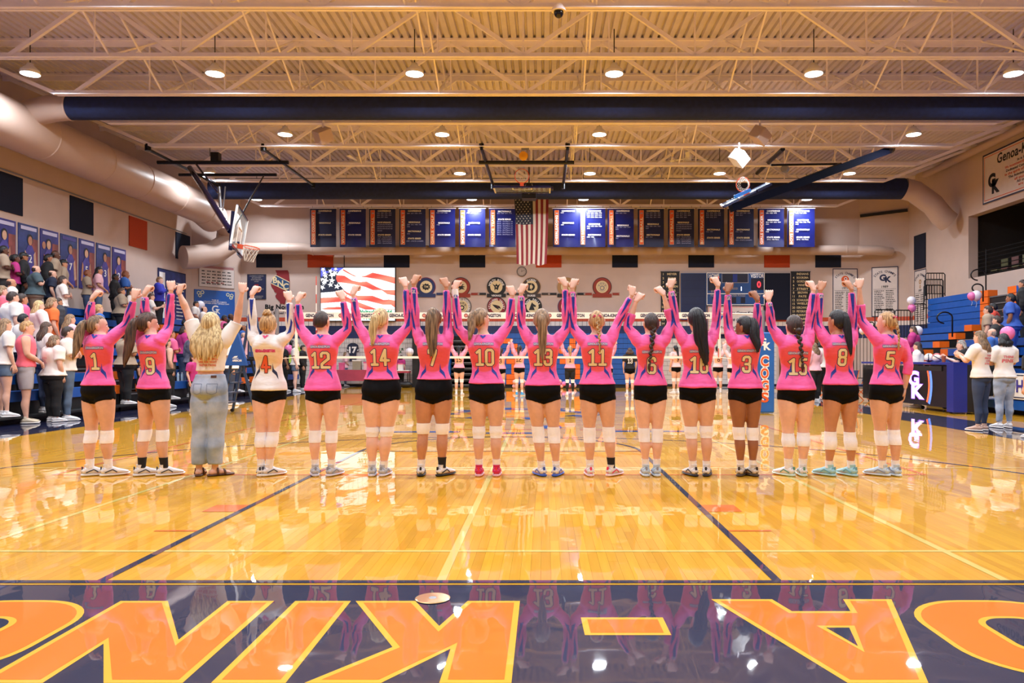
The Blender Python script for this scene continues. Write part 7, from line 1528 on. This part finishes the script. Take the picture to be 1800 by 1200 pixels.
# team chairs
CHB = mat('chair_pad_blue', (36, 56, 110), .5)
for k in range(8):
    y = 21.9+k*.85; x = 9.05; o = empty('team_chair', (x, y, 0), 'folding team chair with an orange frame, '+('nearest the scorer table' if k == 0 else ('second', 'third', 'fourth', 'fifth', 'sixth', 'seventh', 'last')[k-1]+' along the row behind player %s' % ('8' if k < 4 else '15')), 'chair', 'team chairs along the right side')
    MB().box(-.22, .22, -.22, .22, .42, .47).build('seat', CHB, o); MB().bar((.22, 0, .55), (.29, 0, .86), .42, .03).build('backrest', CHB, o); A = Art((x+.2, y+.2, 0), (0, -1, 0), t=.002)
    A.text('lettering', WHITE, 'COGS', (.2, .72), .1, 1, bold=.03, w=.26); A.build(o)
    for s in (-.22, .22): MB().tube([(-.24, s, 0), (.22, s, .5), (.3, s, .88)], .013, 8).build('leg', ORANGE, o, smooth='angle'); MB().tube([(.26, s, 0), (-.16, s, .42)], .013, 8).build('leg', ORANGE, o, smooth='angle')
# pink table and its things
o = empty('folding_table', (-8.9, 32.0, 0), 'table under a dusty pink cloth at the end wall', 'table'); PNKC = mat('pink_cloth', (170, 66, 88), .85, var=.08, vs=3, bump=.4, bs=3)
MB().box(0, 2.5, 0, .75, .68, .73).build('tabletop', WHITEP, o); MB().box(-.01, 2.51, -.012, .76, .28, .745).build('tablecloth', PNKC, o)
for x in (.1, 2.4):
    for y in (.1, .65): MB().cyl((x, y, 0), (x, y, .68), .02, 8).build('leg', BLKM, o)
o = empty('folding_table', (-6.25, 31.9, 0), 'small white side table right of the pink table', 'table'); MB().box(0, .55, 0, .6, .70, .73).build('tabletop', WHITEP, o); MB().box(.02, .53, .02, .58, .62, .7).build('apron', PNKC, o)
for x in (.06, .49):
    for y in (.06, .54): MB().cyl((x, y, 0), (x, y, .7), .018, 8).build('leg', BLKM, o)
for i, (x, w_, h, m, lb) in enumerate(((-8.6, .2, .3, PKT, 'small pink gift bag on the pink table'), (-7.95, .35, .42, mat('box_grey', (150, 140, 120)), 'grey-green box on the pink table'), (-7.5, .3, .34, LPK, 'pale pink box on the pink table'), (-6.95, .16, .22, WHITEP, 'white jar near the right end of the pink table'), (-6.1, .2, .3, WHITEP, 'white box on the small side table'))):
    z = .745 if i < 4 else .73; o = empty('box', (x, 32.2, z), lb, 'box', 'things on the raffle tables'); MB().box(-w_/2, w_/2, -.12, .12, 0, h).build('body', m, o); MB().box(-w_/2-.01, w_/2+.01, -.13, .13, h-.05, h+.005).build('lid', WHITEP if i % 2 else PKT, o)
o = thing('black_bag', MB().sphere((-5.85, 31.9, .13), .3, .2, .14, 16, 10), BLACK, 'black bag lying on the floor by the side table', 'bag', smooth=True, loc=(-5.85, 31.9, 0)); MB().tube([(-.15, 0, .22), (-.05, 0, .32), (.08, 0, .32), (.15, 0, .22)], .012, 8).build('handle', BLACK, o, smooth=True)
# jersey on the wall
a, zt_ = bx(621, 603); o = empty('hanging_jersey', (a, YB-.08, zt_), 'navy football jersey number 17 hanging on the white block wall', 'jersey')
P = [(-.12, 0), (.12, 0), (.3, -.08), (.36, -.34), (.24, -.38), (.2, -.25), (.2, -.78), (-.2, -.78), (-.2, -.25), (-.24, -.38), (-.36, -.34), (-.3, -.08)]
MB().prism([(x*.75, z) for x, z in P], (0, 0, 0), (1, 0, 0), (0, 0, 1), (0, 1, 0), .05).build('cloth', NVT, o); A = Art((a, YB-.082, zt_), (1, 0, 0), t=.003); A.text('number', WHITE, '17', (0, -.3), .26, 1, bold=.05)
for s in (-1, 1): A.poly('stripe', WHITE, [(s*.19, -.30), (s*.26, -.27), (s*.265, -.31), (s*.19, -.34)], 1)
A.build(o); MB().tube([(0, .03, .12), (0, .03, .04), (-.1, .03, -.02)], .006, 6).build('hanger', GREY, o); MB().tube([(0, .03, .04), (.1, .03, -.02)], .006, 6).build('hanger', GREY, o)
o, A, a, b = rectboard('wall_poster', 694, 610, 712, 622, YB-.03, SHEET, 'white sheet with dark green letters on the block wall', 'poster', .01); A.text('lettering', mat('green_ink', (40, 92, 60), var=0), 'ER R', (a/2, b-.09), .1, w=.36, bold=.05); A.text('lettering', mat('green_ink', 0), 'CK', (a/2, b-.21), .1, w=.2, bold=.05); A.build(o)
# balloons
PB = mat('balloon_pink', (232, 120, 178), .3, var=0); WBn = mat('balloon_white', (228, 222, 232), .3, var=0)
for i, (p, q_, Y, r_, m, lb) in enumerate(((352, 536, 28.5, .16, WBn, 'pale balloon below the blue gear sheet'), (508, 614, 28.0, .17, PB, 'pink balloon beside the man in lime'), (1602, 528, 27.4, .15, WBn, 'white balloon tied to the black guard rail'), (1603, 541, 27.4, .14, PB, 'pink balloon below the white one on the guard rail'),
    (1716, 519, 22.9, .15, WBn, 'white balloon by the right aisle handrail'), (1708, 520, 22.9, .12, PB, 'pink balloon by the right aisle handrail'), (1613, 581, 22.1, .14, WBn, 'white balloon behind the woman in the pink scarf'), (1515, 571, 27.6, .13, PB, 'pink balloon between players 8 and 5'), (1516, 581, 27.5, .12, WBn, 'white balloon under the pink one between players 8 and 5'),
    (720, 618, 31.9, .17, WBn, 'silver balloon by the black curtain'), (1771, 585, 15.8, .14, PB, 'pink balloon behind the black-haired woman'))):
    v = W(p, q_, Y); o = empty('balloon', tuple(v), lb, 'balloon'); mb = MB(); mb.tube([(0, 0, -r_*1.28), (0, 0, -r_*1.2)]+[(0, 0, r_*(-1.18 if c < -.999 else -1.15 if c < -.95 else c*(1.12 if c < 0 else 1))) for c in (-math.cos(t) for t in np.linspace(.25, PI, 14))], [.02, .012]+[max(.004, r_*math.sin(t)) for t in np.linspace(.25, PI, 14)], 22); mb.build('envelope', m, o, smooth=True); MB().tube([(0, 0, -r_*1.25), (.02, 0, -r_*1.6), (-.01, 0, -r_*2.4)], .004, 5).build('ribbon', WHITE, o)
rs = random.Random(5)
for (p, n, lb) in ((914, 9, 'pink balloon garland at the folded bleachers, left pile'), (996, 16, 'pink balloon garland at the folded bleachers behind the leggings player')):
    s_ = F_PX/31.2; cx = (p-VX)/s_; o = empty('balloon_garland', (cx, 31.2, 0), lb, 'balloons')
    for k in range(n): r_ = rs.uniform(.06, .1); x = rs.uniform(-.32, .32); z = r_+rs.uniform(0, .28)*(1-abs(x)); mb = MB(); mb.sphere((x, rs.uniform(-.1, .1), z), r_, n=12, m=8); mb.build('balloon', (LPK, PB, mat('balloon_peach', (240, 180, 170), .3, var=0))[k % 3], o, smooth=True)
# pink cloth over the left bench, water bottles
o = empty('draped_cloth', (-9.88, 19.5, .6), 'pink patterned cloth hanging over the end of the left front bench', 'cloth'); nn = 14; V = []
for j in range(11):
    for i in range(nn): t = j/10; V.append((.02+.02*math.sin(i*1.3+j*.5)+.015*t, (i/(nn-1)-.5)*(.5-.34*t)+.02*math.sin(j), .0-.55*t-.05*math.sin(i*.9)*t))
mb = MB(); mb.add(V, [(j*nn+i, j*nn+i+1, (j+1)*nn+i+1, (j+1)*nn+i) for j in range(10) for i in range(nn-1)]); c = mb.build('cloth', mat('pink_lace', (206, 110, 160), .8, var=.3, vs=30), o, smooth=True); sd = c.modifiers.new('thickness', 'SOLIDIFY'); sd.thickness = .006
for p, z, lb in ((313, .6, 'clear water bottle on the left front bench, nearer one'), (320, .6, 'clear water bottle on the left front bench, farther one'), (74, .6, 'clear bottle on the front bench behind the young man in pink')):
    o = empty('bottle', (-10.05, F_PX*10.05/(VX-p), z), lb, 'bottle'); MB().tube([(0, 0, 0), (0, 0, .17), (0, 0, .2), (0, 0, .21)], [.034, .034, .02, .014], 14).build('body', CLR, o, smooth='angle'); MB().cyl((0, 0, .21), (0, 0, .235), .016, 10).build('cap', WHITEP, o)

# ------------------------------------------------------------------ guard rails and hand rails on the right
def guard(p0, p1, yt, yb, Y, n, lb):
    a = W(p0, yb, Y); b = W(p1, yt, Y); o = empty('guard_rail', tuple(a), lb, 'railing', 'black guard rails on the right'); w_, h = b.x-a.x, b.z-a.z
    MB().tube([(0, 0, 0), (0, 0, h-.05), (.05, 0, h), (w_-.05, 0, h), (w_, 0, h-.05), (w_, 0, 0)], .02, 8).build('frame', BLKM, o, smooth='angle'); MB().cyl((0, 0, .08), (w_, 0, .08), .015, 6).build('bottom_bar', BLKM, o)
    for k in range(1, n): MB().cyl((w_*k/n, 0, .08), (w_*k/n, 0, h), .011, 6).build('bar', BLKM, o)
guard(1538, 1572, 544, 660, 28.2, 6, 'black barred rail left of the blue bleacher end, outer section'); guard(1573, 1600, 545, 668, 27.2, 5, 'black barred rail beside the pink-scarf woman'); guard(1603, 1628, 534, 660, 27.6, 5, 'black barred rail against the end of the blue benches'); guard(1500, 1536, 566, 668, 29.0, 6, 'black barred rail between players 8 and 5')
guard(1627, 1661, 480, 520, 27.5, 7, 'topmost black rail at the end of the blue benches'); guard(1625, 1658, 491, 530, 27.42, 7, 'second black rail from the top by the blue benches'); guard(1624, 1656, 501, 545, 27.34, 7, 'third black rail from the top by the blue benches')
def hoop_rail(p, yt, yb, Y, lb, fl=1):
    a = W(p, yb, Y); h = (yb-yt)*Y/F_PX; o = empty('hand_rail', tuple(a), lb, 'railing', 'looped black hand rails'); pts = [(0, 0, 0), (0, 0, h*.75)]+[(-fl*(h*.30-h*.30*math.cos(t)), 0, h*.75+h*.22*math.sin(t)) for t in np.linspace(.3, 4.6, 12)]; MB().tube(pts, .022, 8).build('rail', BLKM, o, smooth=True)
hoop_rail(1674, 547, 592, 21.0, 'looped black hand rail on the lower right benches'); hoop_rail(1728, 498, 530, 23.2, 'looped black hand rail at the right aisle'); hoop_rail(1733, 472, 516, 24.2, 'highest looped black hand rail before the wall opening')
guard(242, 268, 508, 560, 28.4, 4, 'black rail at the far end of the left bleachers')

# ------------------------------------------------------------------ basketball hoops
GLS = mat('backboard_glass', (205, 220, 225), .06, var=0, alpha=.22); RIMO = mat('rim_orange', (226, 84, 40), .4, var=0); NETW = mat('hoop_net', (224, 216, 204), .8, var=0); EDGE = mat('board_edge', (236, 240, 244), .3, var=0)
def board(o, O, U, V_, wd=1.83, ht=1.07, side=1):
    O = Vector(O); U = Vector(U).normalized(); V_ = Vector(V_).normalized(); N = U.cross(V_); P = lambda a, b, c=0: tuple(O+U*a+V_*b+N*c-o.location)
    MB().prism([(0, 0), (wd, 0), (wd, ht), (0, ht)], Vector(P(0, 0)), U, V_, N, .012).build('glass', GLS, o)
    for a, b in (((0, 0), (wd, 0)), ((wd, 0), (wd, ht)), ((wd, ht), (0, ht)), ((0, ht), (0, 0))): MB().bar(P(*a), P(*b), .045, .05).build('board_frame', EDGE if a == (0, ht) or a == (wd, 0) else BLUM, o)
    MB().bar(P(-.02, -.03), P(wd*.3, -.03), .07, .07).build('edge_pad', BLUM, o); MB().bar(P(wd*.7, -.03), P(wd+.02, -.03), .07, .07).build('edge_pad', BLUM, o)
    for a, b in (((.61, .15), (1.22, .15)), ((1.22, .15), (1.22, .6)), ((1.22, .6), (.61, .6)), ((.61, .6), (.61, .15))): MB().bar(P(*a, .014), P(*b, .014), .05, .004).build('target_line', WHITE, o)
    c = O+U*wd/2+V_*.15+N*side*.38; mb = MB(); mb.tube([tuple(c+U*.23*math.cos(t)+N*.23*math.sin(t)-o.location) for t in np.linspace(0, 2*PI, 25)[:-1]], .014, 8, closed=True); mb.build('rim', RIMO, o, smooth=True)
    MB().bar(P(wd/2, .12, side*.02), P(wd/2, .12, side*.16), .14, .12).build('rim_bracket', RIMO, o)
    mb = MB(); 
    for k in range(12):
        t0 = k*PI/6
        for sg in (1, -1):
            pts = []
            for j in range(5): u = j/4; t = t0+sg*u*PI/3.2; r = .225*(1-.45*u); pts.append(tuple(c+U*r*math.cos(t)+N*r*math.sin(t)-V_*.40*u-o.location))
            mb.tube(pts, .004, 4)
    mb.build('net', NETW, o)['kind'] = 'stuff'
def rods(o, lst, m=BLKM, nm='frame_bar'):
    for a, b, r in lst: MB().cyl(tuple(Vector(a)-o.location), tuple(Vector(b)-o.location), r, 12).build(nm, m, o, smooth='angle')
# left: swung down
a = (-8.56, 20.7, 4.35); o = empty('basketball_hoop', (-10.2, 24.3, 7.5), 'ceiling-hung basketball backboard with an orange rim facing right, left side', 'basketball hoop')
board(o, a, (-.43, 1.8, -.10), (.17, .02, 1.05), side=1)
zt_ = 7.55; rods(o, [((-12.0, 22.9, zt_), (-11.9, 27.8, zt_), .045), ((-8.5, 22.9, zt_), (-8.45, 27.8, zt_), .045), ((-12.4, 24.3, zt_-.05), (-8.2, 24.3, zt_-.05), .06)])
rods(o, [((-12.0, 24.9, 7.25), (-8.8, 24.9, 7.25), .05), ((-9.2, 24.9, 7.25), (-8.85, 21.7, 5.0), .022), ((-11.3, 24.9, 7.2), (-10.4, 24.4, 6.7), .03)])
rods(o, [((-11.5, 24.6, 7.4), (-8.95, 21.6, 4.85), .085), ((-11.2, 24.3, 7.5), (-10.0, 23.2, 6.3), .03)], BLUM, 'mast'); rods(o, [((-10.3, 24.0, 6.65), (-10.25, 24.0, 6.0), .05), ((-10.1, 24.0, 6.65), (-9.5, 22.4, 5.6), .02)], GREY, 'actuator')
MB().box(-.45, -.2, -.12, .12, .02, .3).build('winch', BLKM, o); rods(o, [((-8.95, 21.6, 4.3), (-8.85, 21.55, 5.4), .05), ((-8.97, 21.6, 4.5), (-8.7, 21.6, 4.5), .05)], BLUM, 'board_bracket')
for k in (0, 1): rods(o, [(((-12.0, -8.5)[k], 22.95, 7.5), ((-12.0, -8.5)[k], 22.95, 7.7), .09), (((-11.9, -8.45)[k], 27.7, 7.45), ((-11.9, -8.45)[k], 27.7, 7.65), .07)], BLKM, 'clamp')
# centre: folded flat towards the roof
o = empty('basketball_hoop', (-.6, 24.3, 7.5), 'folded basketball hoop under the roof above the hanging flag', 'basketball hoop')
rods(o, [((-1.9, 22.9, 7.55), (-1.86, 27.3, 7.5), .05), ((.7, 22.9, 7.55), (.68, 27.3, 7.5), .05), ((-2.1, 24.3, 7.5), (.95, 24.3, 7.5), .06)]); rods(o, [((-1.9, 22.9, 7.6), (-1.9, 22.9, 7.7), .08), ((.7, 22.9, 7.6), (.7, 22.9, 7.7), .08), ((-1.86, 27.2, 7.3), (-1.86, 27.2, 7.5), .07), ((.68, 27.2, 7.3), (.68, 27.2, 7.5), .07)], BLKM, 'clamp')
board(o, (-1.65, 24.6, 6.78), (1, 0, 0), (0, .995, .05), 1.83, 1.07, side=1)
rods(o, [((-.7, 26.8, 7.3), (-.7, 25.0, 6.85), .06), ((-1.7, 25.6, 7.0), (.3, 25.6, 6.95), .07)], BLUM, 'mast')
v = W(920, 274, 23.6); rods(o, [((v.x, 23.57, v.z), (v.x, 23.63, v.z), .14)], mat('yellow_disc', (232, 164, 24), .5, var=0), 'yellow_disc'); MB().box(-.12, .12, -.72, -.66, .22, .32).build('bracket', GREY, o)
v = W(930, 338, 26.2); o = thing('speaker_box', MB().box(v.x-.24, v.x+.24, 26.0, 26.5, v.z-.24, v.z+.24), BLACK, 'black loudspeaker box hanging above the flag', 'speaker', loc=tuple(v)); MB().tube([(-.1, -.22, .25), (-.16, -.3, .0), (0, -.32, -.12), (.16, -.3, .0), (.1, -.22, .25)], .012, 6).build('cable', GREYP, o, smooth=True); MB().cyl((0, 0, .24), (0, 0, .95), .02, 8).build('hanger', BLKM, o)
# right: folded, long oblique mast
o = empty('basketball_hoop', (8.8, 24.3, 7.5), 'folded basketball hoop on a long oblique navy mast, right side', 'basketball hoop')
p0 = W(1562, 264, 23.2); p1 = W(1285, 366, 21.6); p0m = tuple(p0); MB().bar(tuple(p0-o.location), tuple(p1-o.location), .2, .22).build('mast', mat('mast_navy', (6, 9, 28), .8, var=0, spec=.1), o); rods(o, [(tuple(W(1478, 288, 24.2)), tuple(W(1385, 324, 23.0)), .045), (tuple(W(1478, 288, 24.2)), tuple(W(1355, 290, 24.2)), .035), (tuple(W(1376, 262, 23.0)), tuple(W(1331, 304, 27.2)), .07)])
c = W(1378, 296, 24.6); rods(o, [(tuple(c), tuple(c+Vector((.1, .1, 0))), .12)], GREY, 'motor'); rods(o, [(tuple(W(1562, 262, 23.1)), tuple(W(1566, 262, 23.3)), .13)], BLKM, 'clamp')
q0 = W(1272, 363, 21.4); q1 = W(1350, 326, 21.9); U = (q1-q0).normalized(); board(o, tuple(q0), tuple(U), (.15, .98, .25), (q1-q0).length+.1, 1.0, side=-1 if False else 1)
MB().bar(tuple(W(1292, 346, 21.3)-o.location), tuple(W(1318, 334, 21.5)-o.location), .09, .09).build('edge_light', mat('edge_blue', (30, 120, 220), .4, var=0), o)
# hanging boxes, fan, dome camera, small ceiling things
def cube_box(p, q_, Y, a, rot, m, lb, name='ceiling_box', cat='speaker'):
    v = W(p, q_, Y); o = empty(name, tuple(v), lb, cat); b = MB(); b.box(-a/2, a/2, -a/2, a/2, -a*.45, a*.45); c = b.build('cabinet', m, o); c.rotation_euler = rot; bv = c.modifiers.new('soft', 'BEVEL'); bv.width = .02
    MB().cyl((0, 0, 0), (0, 0, max(.3, 7.65-v.z)), .03, 8).build('hanger', STEEL, o); return o
cube_box(1299, 278, 22.6, .42, (.5, .5, .75), WHITEP, 'white and tan diamond-shaped speaker box under the roof'); cube_box(1336, 238, 20.3, .4, (.5, .4, .75), TAN, 'tan speaker box above the white one'); cube_box(568, 238, 20.5, .4, (.4, -.5, .6), TAN, 'tan speaker box under the roof on the left')
for (p, q_, Y, lb) in ((630, 283, 25.5, 'white ceiling fan left of the centre hoop'), (1210, 277, 25.2, 'tan ceiling fan right of the centre hoop')):
    v = W(p, q_, Y); o = empty('ceiling_fan', tuple(v), lb, 'fan'); MB().tube([(0, 0, -.08), (0, 0, .1), (0, 0, .14)], [.1, .12, .05], 16).build('motor', WHITEP, o, smooth='angle'); MB().cyl((0, 0, .1), (0, 0, 8.9-v.z), .015, 6).build('rod', STEEL, o)
    for k in range(3): a = k*2*PI/3+.3; b = MB(); b.prism([(.1, -.05), (.7, -.08), (.72, .06), (.1, .04)], (0, 0, -.02), (math.cos(a), math.sin(a), .03), (-math.sin(a), math.cos(a), .12), (0, 0, 1), .012); b.build('blade', WHITEP, o)
v = W(982, 20, 13.7); o = empty('dome_camera', tuple(v), 'dark dome camera on the nearest roof beam', 'camera'); MB().tube([(0, 0, .12), (0, 0, .03), (0, 0, 0)], [.07, .13, .13], 18).build('housing', STEEL, o, smooth='angle'); mb = MB(); mb.sphere((0, 0, -.02), .09, .09, .10, 16, 10); mb.build('dome', mat('dome_black', (12, 12, 14), .08, var=0), o, smooth=True)
for (p, q_, Y, lb) in ((713, 42, 14.5, 'black lamp cable loop left of centre'),):
    v = W(p, q_, Y)
bpy.data.scenes.remove(SC2)
